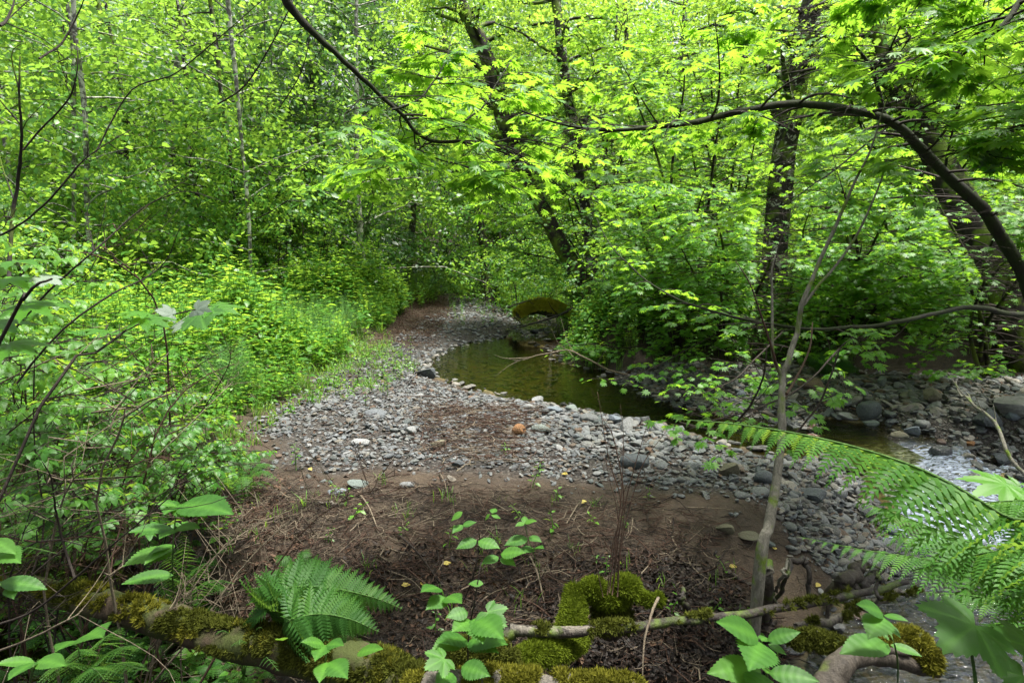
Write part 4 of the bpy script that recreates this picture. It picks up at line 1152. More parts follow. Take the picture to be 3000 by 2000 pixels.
# thin trunk at the end of the stream
d = 21.0
pc = trunk_pts([(938, 660), (944, 560), (950, 480), (959, 410), (962, 300), (965, 150), (968, 0), (972, -160)], d)
forest_tree('alder_tree', 'thin grey trunk standing alone at the far end of the stream', pc[0], pc, [radpx(17, d), radpx(13, d), radpx(12, d), radpx(8, d)], M['bark_alder'], keyset('al', 1), 7, nl=26, ll=2.0, per=10, z0=.5)
for n_, (pix, d, w, bm_, ky, lab) in enumerate([
    ([(30, 640), (40, 400), (48, 200), (52, 60), (56, -100), (60, -380)], 19, 34, 'bark_dark', 'al', 'dark trunk at the top left corner behind the leaves'),
    ([(840, 640), (842, 480), (846, 330), (850, 170), (856, 60), (862, -150)], 22, 20, 'bark_dark', 'dk', 'dark upright trunk in the shadowy wood left of the middle'),
    ([(700, 640), (690, 480), (685, 300), (676, 120), (670, -100)], 24, 18, 'bark_dark', 'dk', 'slim dark trunk deep in the wood above the meadow'),
    ([(1120, 640), (1105, 520), (1080, 420), (1050, 300), (1030, 150), (1000, -80)], 19, 20, 'bark_alder', 'al', 'grey trunk leaning left in the wood beyond the pool'),
    ([(1150, 620), (1140, 520), (1150, 400), (1165, 250), (1170, 100), (1180, -100)], 26, 14, 'bark_alder', 'al', 'slim far trunk just left of the leaning middle trunk'),
    ([(1930, 760), (1938, 700), (1945, 560), (1952, 400), (1960, 200), (1970, -100)], 15, 46, 'bark_dark', 'li', 'dark trunk hidden low behind the maple leaves right of the big upright one'),
    ([(2085, 740), (2090, 620), (2110, 500), (2160, 380), (2230, 250), (2300, 60), (2360, -150)], 12, 26, 'bark_dark', 'li', 'dark trunk leaning right behind the thick leaning trunk'),
    ([(2200, 760), (2230, 600), (2290, 430), (2330, 300), (2350, 100), (2360, -200)], 14, 24, 'bark_dark', 'li', 'dark slanting trunk near the right edge among the maple leaves'),
    ([(250, 640), (240, 480), (236, 300), (228, 100), (222, -150)], 21, 16, 'bark_alder', 'al', 'slender trunk between the left edge and the pale trunk'),
    ([(560, 640), (552, 450), (546, 280), (548, 100), (552, -150)], 23, 18, 'bark_dark', 'al', 'dark slender trunk right of the pale trunk'),
    ([(1560, 650), (1556, 480), (1560, 300), (1570, 100), (1580, -150)], 20, 18, 'bark_alder', 'li', 'slender trunk behind the leaves between the middle and the big upright trunk'),
    ([(1480, 650), (1470, 480), (1450, 300), (1440, 100), (1420, -150)], 25, 14, 'bark_alder', 'li', 'far slim trunk right of the twin trunks'),
]):
    pts = trunk_pts(pix, d)
    pts[0][2] = ground1(pts[0][0], pts[0][1]) - .15
    forest_tree('forest_tree', lab, pts[0], pts, [radpx(w * 1.1, d), radpx(w * .9, d), radpx(w * .7, d), radpx(w * .5, d)], M[bm_], keyset(ky, d > 17), 30 + n_, nl=34, ll=2.6, per=12, z0=.25, scale=1.0 if d > 17 else 1.1)

# the wood behind: trees of a kind, too alike to tell apart
g = np.random.default_rng(77)
spots = []
for row, (dd, n_, lo, hi) in enumerate(((13.5, 7, -.95, -.40), (17.5, 9, -.95, -.18), (21, 9, -.9, .95), (26, 13, -.95, .95), (33, 14, -.95, .95), (42, 16, -.95, .95))):
    for k in range(n_):
        fx = lo + (hi - lo) * (k + g.uniform(.2, .8)) / n_
        spots.append((fx * dd * .88, dd + g.uniform(-1.8, 1.8), row))
for k, (x, y, row) in enumerate(spots):
    z = ground1(x, y)
    h = g.uniform(9, 13) * (1 + .18 * row)
    u = proj(np.array([[x, y, z + 1]]))[0][0]
    if 930 < u < 1230 and y < 24: continue
    if 335 < u < 460 and y < 16.5: continue
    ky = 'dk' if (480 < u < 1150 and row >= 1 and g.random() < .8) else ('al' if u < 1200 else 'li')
    if u > 1200 and g.random() < .3: ky = 'al'
    lean = g.normal(0, .35, 2)
    pts = [np.array([x + lean[0] * t * t * 1.5 + g.normal(0, .08), y + lean[1] * t * t, z - .1 + h * t]) for t in np.linspace(0, 1, 6)]
    side = 'left' if u < 1176 else 'right'
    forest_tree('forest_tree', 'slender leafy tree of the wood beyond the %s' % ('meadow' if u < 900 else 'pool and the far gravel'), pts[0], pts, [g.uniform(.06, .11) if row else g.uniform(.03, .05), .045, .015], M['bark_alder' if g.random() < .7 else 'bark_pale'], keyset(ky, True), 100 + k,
                group='slender trees of the wood beyond the %s' % ('meadow' if u < 900 else 'pool and the far gravel'), nl=30 + 6 * row, ll=2.7 + .35 * row, per=12 if row < 3 else 11, z0=.06, scale=1.0 + .14 * row, limbs=3)

# understorey shrubs at the edge of the wood and on the banks
def bush(label, x, y, h, r, keys, seed, group=None, n=70, scale=1.0, name='shrub', nst=7, mat='twig'):
    g = np.random.default_rng(seed)
    z = ground1(x, y)
    root = thing(name, (x, y, z), label, 'shrub', group)
    az = g.uniform(0, 6.28, nst); k = np.linspace(0, 1, 5)
    tip = np.stack([np.cos(az) * r * g.uniform(.3, .9, nst), np.sin(az) * r * g.uniform(.3, .9, nst), h * g.uniform(.6, 1, nst)], 1)
    bp = np.array([x, y, z - .05])[None, None] + g.normal(0, .08, (nst, 1, 3)) * [1, 1, 0] + tip[:, None] * np.stack([k ** 1.4, k ** 1.4, k ** .85], 1)[None]
    for j in range(min(nst, 4)):
        V, Fc = tubes(bp[j:j + 1], np.linspace(.014, .004, 5)[None], 5)
        obj('stem', mesh('stem', rel(root, V), Fc, M[mat]), root)
    if nst > 4:
        V, Fc = tubes(bp[4:], np.tile(np.linspace(.012, .003, 5), (nst - 4, 1)), 4)
        obj('stems', mesh('stems', rel(root, V), Fc, M[mat]), root, kind='stuff')
    a = g.uniform(0, 6.28, n); q = g.uniform(.25, 1, n) ** .5; zz = g.uniform(.06, 1, n)
    prof = np.sqrt(np.clip(1 - (zz - .35) ** 2 / .5, .05, 1))
    pp = np.stack([x + np.cos(a) * r * q * prof, y + np.sin(a) * r * q * prof, z + h * zz], 1) + g.normal(0, .06, (n, 3))
    yd = np.stack([np.cos(a), np.sin(a), g.uniform(-.4, .5, n)], 1) + g.normal(0, .4, (n, 3))
    zn = np.stack([g.normal(0, .35, n), g.normal(0, .35, n), np.ones(n)], 1)
    kv = open_view(pp, seed, 8)
    scatter('foliage', pp[kv], yd[kv], zn[kv], (scale * g.uniform(.6, 1.2, n))[kv], keys, parent=root, seed=seed)
    return root
TR = ['tr0', 'tr1', 'tr2']; MSK = ['ms0', 'ms1', 'ms2']
g = np.random.default_rng(31)
ns = 0
def bushes(line, label, group, h, r, keys, n=70, jit=.4, scale=1.0):
    global ns
    for (u, v, dd) in line:
        ns += 1
        x = (u - 1176) / F * dd; y = dd + g.uniform(-jit, jit)
        bush(label, x, y, h * g.uniform(.75, 1.25), r * g.uniform(.8, 1.2), keys, 500 + ns, group, n, scale)
bushes([(u, 0, dd) for u in range(-40, 760, 95) for dd in (14.5,)], 'leafy bush at the foot of the wood behind the meadow', 'bushes at the foot of the wood behind the meadow', 2.6, 1.3, keyset('al', 0), 120)
bushes([(u, 0, 18) for u in range(-60, 900, 120)], 'leafy bush at the foot of the wood behind the meadow', 'bushes at the foot of the wood behind the meadow', 3.4, 1.7, keyset('al', 0) + keyset('dk', 0), 130)
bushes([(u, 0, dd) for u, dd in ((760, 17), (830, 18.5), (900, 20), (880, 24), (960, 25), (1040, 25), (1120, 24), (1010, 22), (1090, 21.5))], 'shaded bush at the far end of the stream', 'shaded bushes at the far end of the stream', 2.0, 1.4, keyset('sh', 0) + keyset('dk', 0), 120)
bushes([(u, 0, dd) for u, dd in ((1130, 18.5), (1190, 17.5), (1250, 17.2), (1330, 16), (1430, 13.6), (1420, 12.4), (1450, 13.5), (1240, 19.5), (1350, 17))], 'leafy shrub on the bank beyond the pool', 'leafy shrubs on the bank beyond the pool', 1.7, 1.1, TR + MSK, 110)
bushes([(1350, 0, 11.3), (1410, 0, 10.9), (1490, 0, 10.9), (1570, 0, 10.7), (1380, 0, 12.0), (1440, 0, 11.3), (1530, 0, 11.4), (1620, 0, 11.2)], 'dark shrub overhanging the right shore of the pool', 'dark shrubs overhanging the right shore of the pool', 1.2, .8, TR + MSK, 80)
bushes([(u, 0, dd) for u, dd in ((1650, 10.2), (1730, 10.1), (1830, 10.0), (1920, 10.1), (2010, 9.9), (2100, 9.9), (2200, 9.9), (2300, 9.6), (2400, 9.4), (1700, 11.3), (1850, 11.6), (1990, 11.6), (2140, 11.4), (2290, 11.2), (2420, 11))], 'shaded shrub on the bank behind the far gravel', 'shaded shrubs on the bank behind the far gravel', 1.4, 1.0, TR + MSK + keyset('sh', 0), 80)
bushes([(u, 0, dd) for u, dd in ((1480, 14.5), (1600, 14.5), (1720, 15), (1850, 15), (1980, 15), (2110, 15), (2250, 14.5), (2400, 14))], 'tall bush under the trees beyond the far gravel', 'tall bushes under the trees beyond the far gravel', 3.4, 1.7, keyset('li', 0) + keyset('al', 0), 140)

# ------------------------------------------------------------------ vine maples
MF = ['mf0', 'mf1', 'mf2']; MMK = ['mm0', 'mm1', 'mf0']
def S3(*pp): return [P(u, v, dd) for u, v, dd in pp]
# 1: the arching limb from the right edge
arc = S3((2560, 1080, 6.6), (2470, 900, 6.4), (2400, 760, 6.2), (2352, 640, 6.0), (2300, 545, 5.8), (2250, 470, 5.6), (2170, 400, 5.3), (2100, 325, 5.0), (2060, 290, 4.8), (2010, 265, 4.6), (1900, 245, 4.3), (1800, 240, 4.1), (1700, 255, 4.0), (1600, 278, 3.9), (1500, 292, 3.85), (1400, 300, 3.8), (1290, 285, 3.75), (1200, 255, 3.7))
arc[0][2] = ground1(arc[0][0], arc[0][1]) - .05
up1 = S3((2036, 282, 4.7), (2020, 220, 4.65), (2008, 165, 4.6), (1983, 130, 4.5), (1938, 85, 4.4), (1880, 72, 4.2), (1818, 70, 4.0), (1740, 60, 3.9))
up2 = S3((2008, 165, 4.6), (2045, 110, 4.4), (2075, 40, 4.2), (2100, -40, 4.0))
up3 = S3((2170, 400, 5.3), (2180, 330, 5.1), (2210, 210, 4.8), (2240, 90, 4.4), (2270, -30, 4.0))
up4 = S3((2040, 290, 4.7), (1990, 330, 4.5), (1900, 400, 4.2), (1810, 470, 4.0))
leafy_plant('vine_maple', 'vine maple whose mossy limb arches in from the right edge over the stream', 'tree', arc[0],
            [(arc, [.085, .07, .062, .055, .046, .036, .030, .026, .022, .018, .013, .008, .004]), (up1, [.02, .012, .006, .003]), (up2, [.010, .004]), (up3, [.012, .004]), (up4, [.009, .003])],
            M['bark_moss'], .062, maple_fine, MF, 11, nb=[34, 14, 10, 14, 10], blen=.95, tw=7, twl=.32, t0=.3, partname='limb', stemkinds=['trunk', 'limb', 'limb', 'limb', 'limb'])
# 2: the bough hanging in from the top left of the middle
arc = S3((300, 1500, 0.9),) and [np.array([-2.6, -0.6, -.1]), np.array([-2.5, -0.3, 1.4]), np.array([-2.2, .5, 3.0]), P(500, -260, 2.3), P(655, 0, 2.5), P(720, 75, 2.55), P(800, 150, 2.6), P(870, 220, 2.7), P(920, 262, 2.75), P(955, 305, 2.8), P(1005, 325, 2.85), P(1060, 326, 2.9), P(1110, 332, 2.95), P(1170, 320, 3.05), P(1240, 325, 3.2), P(1310, 345, 3.4)]
sub1 = S3((1050, 326, 2.9), (1065, 280, 2.9), (1110, 245, 3.0), (1135, 200, 3.1), (1180, 130, 3.3))
sub2 = S3((960, 318, 2.8), (962, 345, 2.8), (920, 370, 2.75), (880, 385, 2.7))
sub3 = S3((820, 180, 2.62), (836, 215, 2.6), (800, 250, 2.55), (790, 290, 2.5))
sub4 = S3((965, 345, 2.8), (1010, 370, 2.8), (1060, 380, 2.85), (1120, 410, 2.9))
sub5 = S3((900, 250, 2.7), (960, 230, 2.75), (1010, 170, 2.85), (1040, 80, 3.0))
sub6 = S3((1110, 332, 2.95), (1180, 360, 3.1), (1250, 400, 3.3), (1330, 470, 3.6))
leafy_plant('vine_maple', 'vine maple bough drooping in from the top edge left of the middle', 'tree', arc[0],
            [(arc, [.05, .045, .035, .018, .012, .0095, .0085, .008, .007, .005, .0035, .002]), (sub1, [.006, .003]), (sub2, [.004, .002]), (sub3, [.004, .002]), (sub4, [.004, .002]), (sub5, [.006, .002]), (sub6, [.005, .002])],
            M['bark_moss'], .052, maple_fine, MF, 12, nb=[18, 9, 4, 3, 7, 9, 8], blen=.55, tw=5, twl=.22, t0=.5, nodes_=3, partname='limb', stemkinds=['trunk'] + ['limb'] * 6, up=.12, wide=True,
            clip=lambda p: (proj(p)[0] > 715) | (proj(p)[1] < -60) | (proj(p)[2] < .3))
# 3: near canopy at the top right
t3 = [np.array([3.4, 1.2, -.1]), np.array([3.3, 1.4, 1.5]), np.array([3.0, 1.9, 2.9]), P(2500, -300, 3.0), P(2300, -120, 3.0), P(2100, -40, 3.0), P(1900, 0, 3.1)]
t3b = [np.array([3.0, 1.9, 2.9]), P(2450, -60, 2.7), P(2300, 60, 2.7), P(2180, 140, 2.8), P(2050, 180, 3.0)]
t3c = [np.array([3.25, 1.5, 1.9]), P(2560, 200, 2.8), P(2400, 270, 2.8), P(2280, 330, 2.9), P(2160, 360, 3.1)]
t3d = [P(2500, -300, 3.0), P(2450, -60, 3.4), P(2400, 100, 3.6), P(2330, 170, 3.8)]
leafy_plant('vine_maple', 'vine maple spreading its near leaves across the top right corner', 'tree', t3[0],
            [(t3, [.05, .04, .03, .015, .004]), (t3b, [.02, .012, .004]), (t3c, [.014, .008, .003]), (t3d, [.015, .004])],
            M['bark_moss'], .060, maple_fine, MF, 13, wide=True, nb=[24, 20, 16, 10], blen=.6, tw=6, twl=.26, t0=.35, partname='limb', stemkinds=['trunk', 'limb', 'limb', 'limb'])
# 4..: mid-distance vine maples that fill the right half
def maple_clump(label, u, dd, tops, seed, size=.055, nbr=22, limit=0, bl=1.1, tw=7, base=None, group=None, rad=.03, zb=None):
    x = (u - 1176) / F * dd; y = dd
    b = np.array([x, y, ground1(x, y) - .05])
    st = []
    gg = np.random.default_rng(seed)
    for (uu, vv, d2) in tops:
        tip = P(uu, vv, d2)
        m1 = b + (tip - b) * .35 + np.array([0, 0, .45 * (tip[2] - b[2])]) * .5 + gg.normal(0, .1, 3)
        m2 = b + (tip - b) * .7 + np.array([0, 0, .35 * (tip[2] - b[2])]) * .6 + gg.normal(0, .1, 3)
        st.append(([b + gg.normal(0, .06, 3) * [1, 1, 0], m1, m2, tip], [rad, rad * .7, rad * .4, .004]))
    return leafy_plant('vine_maple', label, 'tree', b, st, M['bark_dark'], size, maple_fine, MMK, seed, group, limit, nb=nbr, blen=bl, tw=tw, twl=.36, t0=.2, partname='stem', nodes_=3)
maple_clump('vine maple fanning out between the middle trunks and the big upright trunk', 1560, 9.6, [(1330, 330, 8), (1440, 180, 8), (1560, 120, 8.5), (1660, 250, 7.5), (1480, 430, 7), (1620, 430, 6.8), (1700, 60, 9), (1400, 520, 8.2)], 21, limit=120)
maple_clump('vine maple whose low tiers hang over the right end of the pool', 1700, 9.2, [(1560, 560, 7), (1500, 640, 7.6), (1660, 520, 6.4), (1740, 600, 6.4), (1600, 480, 6.0), (1420, 600, 8.5), (1680, 690, 7.0)], 22, nbr=18, limit=150)
maple_clump('vine maple behind the grey sapling with flat tiers of bright leaves', 1960, 9.3, [(1860, 480, 7), (1960, 400, 7), (2060, 480, 6.8), (1980, 560, 6.4), (1880, 330, 7.6), (2090, 600, 7), (1820, 600, 7.2), (2000, 640, 7.2)], 23, nbr=20, limit=150)
maple_clump('vine maple in front of the thick leaning trunk at the right', 2280, 8.4, [(2150, 560, 6.2), (2250, 500, 6.0), (2340, 600, 5.8), (2200, 640, 6.4), (2320, 420, 6.5), (2120, 420, 6.8), (2400, 520, 6)], 24, nbr=18, limit=150)
maple_clump('tall vine maple filling the upper right behind the arching limb', 2050, 11.5, [(1900, 100, 9), (2000, 20, 9.5), (2150, 60, 9), (2250, 180, 8.5), (2100, 220, 9), (1950, 250, 9.5), (2330, 40, 9), (2350, 280, 8)], 25, nbr=22, bl=1.3)
maple_clump('tall vine maple behind the twin middle trunks', 1400, 14, [(1200, 120, 12), (1320, 60, 12), (1440, 20, 12), (1540, 120, 12), (1250, 280, 12), (1150, 220, 12.5), (1440, 300, 12)], 26, nbr=22, bl=1.5, size=.06)
maple_clump('tall vine maple high between the middle and the big upright trunk', 1650, 13, [(1560, 40, 11), (1640, -20, 11), (1720, 100, 11), (1600, 220, 11), (1760, 260, 11), (1500, 200, 11), (1700, 380, 10.5)], 27, nbr=22, bl=1.4, size=.06)
maple_clump('vine maple on the bank just beyond the pool', 1370, 14.8, [(1180, 500, 12), (1240, 420, 12), (1130, 560, 12.5), (1300, 480, 11.5), (1200, 600, 12), (1120, 450, 13)], 28, nbr=14, bl=1.0)
# low leafy sprays reaching over the water and the far gravel
def low_branch(label, pts, r, seed, nbr, size=.05, bl=.45, name='low_branch', bark='twig', limit=300, tw=4, twl=.2, thin=1.0, cat='branch'):
    return leafy_plant(name, label, cat, pts[0], [(pts, [r, r * .7, .002])], M[bark], size, maple_fine, MF, seed, None, limit, nb=nbr, blen=bl, tw=tw, twl=twl, t0=.15, nodes_=2, partname='stem', thin=thin)
lb = S3((2560, 700, 6.5), (2352, 722, 5.6), (2260, 708, 5.2), (2180, 712, 5.0), (2080, 735, 4.7), (1960, 752, 4.5), (1850, 755, 4.4), (1700, 730, 4.5), (1560, 690, 4.8), (1470, 630, 5.2), (1400, 560, 5.6), (1370, 500, 5.8))
leafy_plant('vine_maple', 'long bare limb sagging low across the right half behind the grey sapling', 'tree', lb[0], [(lb, [.028, .022, .016, .012, .009, .006, .004])], M['bark_moss'], .05, maple_fine, MF, 41, None, 200, nb=16, blen=.5, tw=4, twl=.22, t0=.45, nodes_=2, partname='limb')
low_branch('leafy twig dipping over the pool from its right shore', S3((1480, 790, 9.0), (1430, 800, 8.4), (1360, 790, 8.0), (1300, 795, 7.8), (1262, 805, 7.7)), .008, 42, 9)
low_branch('leafy twig over the right end of the pool', S3((1660, 760, 8.4), (1600, 790, 7.6), (1530, 830, 7.0), (1460, 860, 6.6), (1400, 875, 6.4)), .008, 43, 10)
low_branch('leafy spray in front of the far gravel left of the grey sapling', S3((1800, 760, 6.8), (1740, 820, 6.0), (1690, 870, 5.4), (1620, 900, 5.0), (1560, 915, 4.8)), .009, 44, 14)
low_branch('lowest leafy spray hanging over the stream left of the sapling stem', S3((1930, 800, 5.4), (1850, 880, 4.8), (1760, 930, 4.4), (1660, 960, 4.1), (1580, 985, 4.0)), .009, 45, 12)
low_branch('leafy spray at the back of the far gravel near the right edge', S3((2420, 800, 7.4), (2330, 830, 7.0), (2240, 845, 6.8), (2160, 850, 6.6)), .009, 46, 10)
low_branch('leafy spray behind the far gravel right of the sapling', S3((2100, 720, 7.6), (2060, 770, 7.0), (2010, 800, 6.8), (1950, 805, 6.6)), .009, 47, 10)
# ------------------------------------------------------------------ meadow herbs
def herb_mesh(seed, h=.6, pairs=7, ls=.10, mat='herb', w=.26):
    g = np.random.default_rng(seed); lf = ovate_leaf('leaf', M[mat], w, 3, .2, .35)
    k = np.linspace(0, 1, 4); st = np.stack([.05 * k * g.normal(), .05 * k * g.normal(), h * k], 1) if False else np.stack([k ** 2 * g.normal(0, .06), k ** 2 * g.normal(0, .06), h * k], 1)
    V, Fc = tubes(st[None], np.array([[.004, .0035, .003, .0015]]) , 3, False)
    sm = mesh('stem', V, Fc, M[mat], True)
    parts = [(sm, Matrix.Identity(4), .2)]
    a0 = g.uniform(0, 6.28)
    for i in range(pairs):
        t = .25 + .75 * (i + .5) / pairs; a = a0 + i * 1.57 + g.uniform(-.3, .3)
        for q in (0, math.pi):
            yd = np.array([math.cos(a + q), math.sin(a + q), g.uniform(-.25, .45) + .35 * t])
            p = np.array([np.interp(t, k, st[:, 0]), np.interp(t, k, st[:, 1]), h * t]) + yd * .012
            s = ls * g.uniform(.7, 1.15) * (1.15 - .65 * t ** 2)
            parts.append((lf, matrix(p, yd, np.array([g.normal(0, .2), g.normal(0, .2), 1.]), s), g.uniform(.3, 1) * (.6 + .4 * t)))
    return compound('herb', parts, M[mat])
for i in range(5): proto('hb%d' % i, herb_mesh(200 + i, .62 + .08 * (i % 3), 8, .088 + .01 * (i % 2)))
for i in range(3): proto('hw%d' % i, herb_mesh(220 + i, .55, 4, .15, 'shrub' if i else 'herb', .36))
for i in range(2): proto('hl%d' % i, herb_mesh(210 + i, .16, 3, .05))
def horsetail_mesh(seed):
    g = np.random.default_rng(seed); V, Fc = [], []
    h = .5
    def blade(p, q, w):
        d = np.array(q) - np.array(p); s = np.cross(d, [0, 0, 1.]); s = s / (np.linalg.norm(s) + 1e-9) * w
        if np.linalg.norm(s) < 1e-6: s = np.array([w, 0, 0])
        b = len(V); V.extend([np.array(p) - s, np.array(p) + s, np.array(q)]); Fc.append((b, b + 1, b + 2))
    blade((0, 0, 0), (0, 0, h), .003); b = len(V); V.extend([(0, -.003, 0), (0, .003, 0), (0, 0, h)]); Fc.append((b, b + 1, b + 2))
    for k in range(13):
        z = .1 + k * .031; L = .17 * (1 - k / 15)
        for j in range(9):
            a = j * .7 + g.uniform(-.2, .2) + k; blade((0, 0, z), (math.cos(a) * L, math.sin(a) * L, z + L * g.uniform(.25, .6)), .0012)
    return mesh('horsetail', V, Fc, M['horsetail'], False, {'tint': np.full(len(V), g.random())})
for i in range(3): proto('ht%d' % i, horsetail_mesh(230 + i))
def grass_mesh(seed, n=16, h=.4, mat='grass'):
    g = np.random.default_rng(seed); V, Fc = [], []
    for _ in range(n):
        a = g.uniform(0, 6.28); hh = h * g.uniform(.5, 1.1); le = g.uniform(.1, .8) * hh; w = .003
        d = np.array([math.cos(a), math.sin(a), 0]); s = np.array([-d[1], d[0], 0]) * w; p = g.normal(0, .03, 3) * [1, 1, 0]
        b = len(V)
        for t, ww in ((0, 1), (.4, 1), (.75, .7)):
            c = p + d * le * t ** 2 + np.array([0, 0, hh * (t - .25 * t * t)]); V.extend([c - s * ww, c + s * ww])
        V.append(p + d * le + np.array([0, 0, hh * .78]))
        Fc += [(b, b + 1, b + 3, b + 2), (b + 2, b + 3, b + 5, b + 4), (b + 4, b + 5, b + 6)]
    return mesh('grass', V, Fc, M[mat], True, {'tint': np.full(len(V), g.random())})
for i in range(3): proto('gr%d' % i, grass_mesh(240 + i)); proto('gs%d' % i, grass_mesh(250 + i, 10, .14))
g = np.random.default_rng(91)
def scat_plants(name, x, y, keys, smin, smax, lean=.12, seed=1):
    n = len(x); a = g.uniform(0, 6.28, n)
    scatter(name, np.stack([x, y, ground(x, y) - .02], 1), np.stack([np.cos(a), np.sin(a), 0 * a], 1), np.stack([g.normal(0, lean, n), g.normal(0, lean, n), np.ones(n)], 1), g.uniform(smin, smax, n), keys, seed=seed)
def meadow_pts(n, edge=0.0, ymin=4.6, ymax=17):
    x = g.uniform(-15, 0.5, n); y = g.uniform(ymin, ymax, n)
    k = (sdf(x, y, LEFTBANK) < edge + .25 * fnoise(x, y, 1.5, 3)) & (x > -0.85 * y - 1)
    return x[k], y[k]
x, y = meadow_pts(19000, -.05); w_ = fnoise(x, y, .55, 77)
ht = (vnoise(x, y, .35, 12) > -.02) & (y > 7) & (y < 13) & (x < -2)
k = (~ht) | (g.random(len(x)) < .15)
k &= (g.random(len(x)) < .95)
edge = -sdf(x, y, LEFTBANK)
sc_ = (.82 + .45 * ss(edge / 1.0)) * (1 + .8 * fnoise(x, y, .8, 55)) * (1 + .3 * ss((y - 9) / 5)) 
xx, yy, s_ = x[k], y[k], sc_[k] * g.uniform(.75, 1.25, k.sum())
a = g.uniform(0, 6.28, len(xx))
pos_h = np.stack([xx, yy, ground(xx, yy) - .02], 1)
near = proj(pos_h)
app = np.where((near[0] > 250) & (near[0] < 1000) & (edge[k] < 1.0), 1 / near[2], 0)
sel = np.argsort(-app)[:45]
keep = np.ones(len(xx), bool); keep[sel] = False
zn_h = np.stack([g.normal(0, .12, len(xx)), g.normal(0, .12, len(xx)), np.ones(len(xx))], 1); yd_h = np.stack([np.cos(a), np.sin(a), 0 * a], 1)
scatter('meadow_herbs', pos_h[keep], yd_h[keep], zn_h[keep], s_[keep], ['hb%d' % i for i in range(5)] + ['hw0', 'hw1', 'hw2'], seed=3)
HLEAF = ovate_leaf('leaf', M['herb'], .27, 4, .22, .35, .1, vein=True)
def herb_plant(p, h, label, group=None, pairs=6, ls=.1, seed=0, mat='herb', leafm=None, cat='plant', name='herb_plant', lean=(0, 0)):
    g = np.random.default_rng(seed)
    root = thing(name, p, label, cat, group)
    k = np.linspace(0, 1, 5); st = np.stack([k ** 2 * lean[0], k ** 2 * lean[1], h * k], 1)
    V, Fc = tubes(st[None], np.linspace(.005, .002, 5)[None], 5); obj('stem', mesh('stem', V, Fc, M['stem_green']), root)
    a0 = g.uniform(0, 6.28)
    for i in range(pairs):
        t = .3 + .7 * (i + .7) / pairs; aa = a0 + i * 1.57
        for q in (0, math.pi):
            yd = np.array([math.cos(aa + q), math.sin(aa + q), g.uniform(-.25, .15) + .35 * t])
            pp = np.array([np.interp(t, k, st[:, 0]), np.interp(t, k, st[:, 1]), h * t]) + yd * .012
            obj('leaf', leafm or HLEAF, root, M=matrix(pp, yd, np.array([g.normal(0, .2), g.normal(0, .2), 1.]), ls * g.uniform(.75, 1.15) * (1.15 - .6 * t ** 2)))
    return root
for q, i in enumerate(sel):
    herb_plant(pos_h[i], .55 * s_[i] + .1, 'leafy green herb at the front edge of the meadow beside the gravel', 'leafy herbs along the front edge of the meadow', 5, .09, 900 + q)
x, y = meadow_pts(9000, -.3, 6, 14); k = (vnoise(x, y, .35, 12) > -.05)
scat_plants('horsetails', x[k], y[k], ['ht0', 'ht1', 'ht2'], .8, 1.4, .1, 4)
x, y = meadow_pts(3800, .02, 4.2, 15); scat_plants('meadow_grass', x, y, ['gr0', 'gr1', 'gr2'], .5, 1.15, .15, 5)
x, y = meadow_pts(5000, .35, 4.0, 12); k = sdf(x, y, LEFTBANK) > -.5; scat_plants('low_grass', x[k], y[k], ['gs0', 'gs1', 'gs2', 'hl0', 'hl1'], .7, 1.5, .2, 6)
# small greens on the left part of the gravel and upstream
xy = sample_poly(gp([(650, 900), (760, 830), (900, 790), (960, 830), (900, 900), (760, 940)]), 260, g); scat_plants('sparse_seedlings', xy[:, 0], xy[:, 1], ['gs0', 'hl0', 'hl1', 'gs1'], .6, 1.4, .2, 7)
xy = sample_poly(gp([(1040, 690), (1120, 680), (1180, 700), (1140, 760), (1060, 760), (1020, 720)]), 130, g); scat_plants('sparse_seedlings', xy[:, 0], xy[:, 1], ['hb0', 'hl0', 'gr1', 'hl1'], .35, .8, .2, 8)
xy = sample_poly(gp([(560, 1120), (900, 1110), (1500, 1160), (1950, 1240), (1800, 1400), (1200, 1400), (600, 1350)]), 60, g); scat_plants('sparse_seedlings', xy[:, 0], xy[:, 1], ['hl0', 'gs0', 'hl1', 'gs1'], .5, 1.1, .2, 9)
for q, (u, v, h) in enumerate([(944, 800, .42), (1160, 1020, .12), (890, 880, .25), (840, 905, .2), (1240, 1060, .1), (680, 1050, .22)]):
    p = GT(u, v + 30)
    herb_plant(p, h, ['tall thin green shoot on the gravel left of the pool', 'small green seedling beside the dry stems in the near gravel', 'low green plant on the left gravel near the thin shoot',
        'second low green plant at the left of the gravel', 'tiny seedling in the gravel above the silt', 'small leafy plant on the silt at the left end of the gravel'][q], None, 5, .04 if q else .05, 950 + q)
# ground cover on the right bank and under the wood
def cover(poly_pts, n, keys, s0, s1, seed, name):
    xy = sample_poly(poly_pts, n, g); scat_plants(name, xy[:, 0], xy[:, 1], keys, s0, s1, .25, seed)
cover([np.array(p_) for p_ in ((1.2, 10.4), (9, 9.0), (14, 16), (0, 22), (-.5, 19), (1.0, 14))], 3200, ['hb0', 'hb1', 'hb2', 'hb3'], .5, 1.1, 11, 'bank_undergrowth')
cover([np.array(p_) for p_ in ((-14, 14), (-3, 14), (-2.2, 20), (1, 24), (-2, 28), (-18, 24))], 3500, ['hb0', 'hb1', 'hb2', 'hb3'], .7, 1.4, 12, 'woodland_undergrowth')

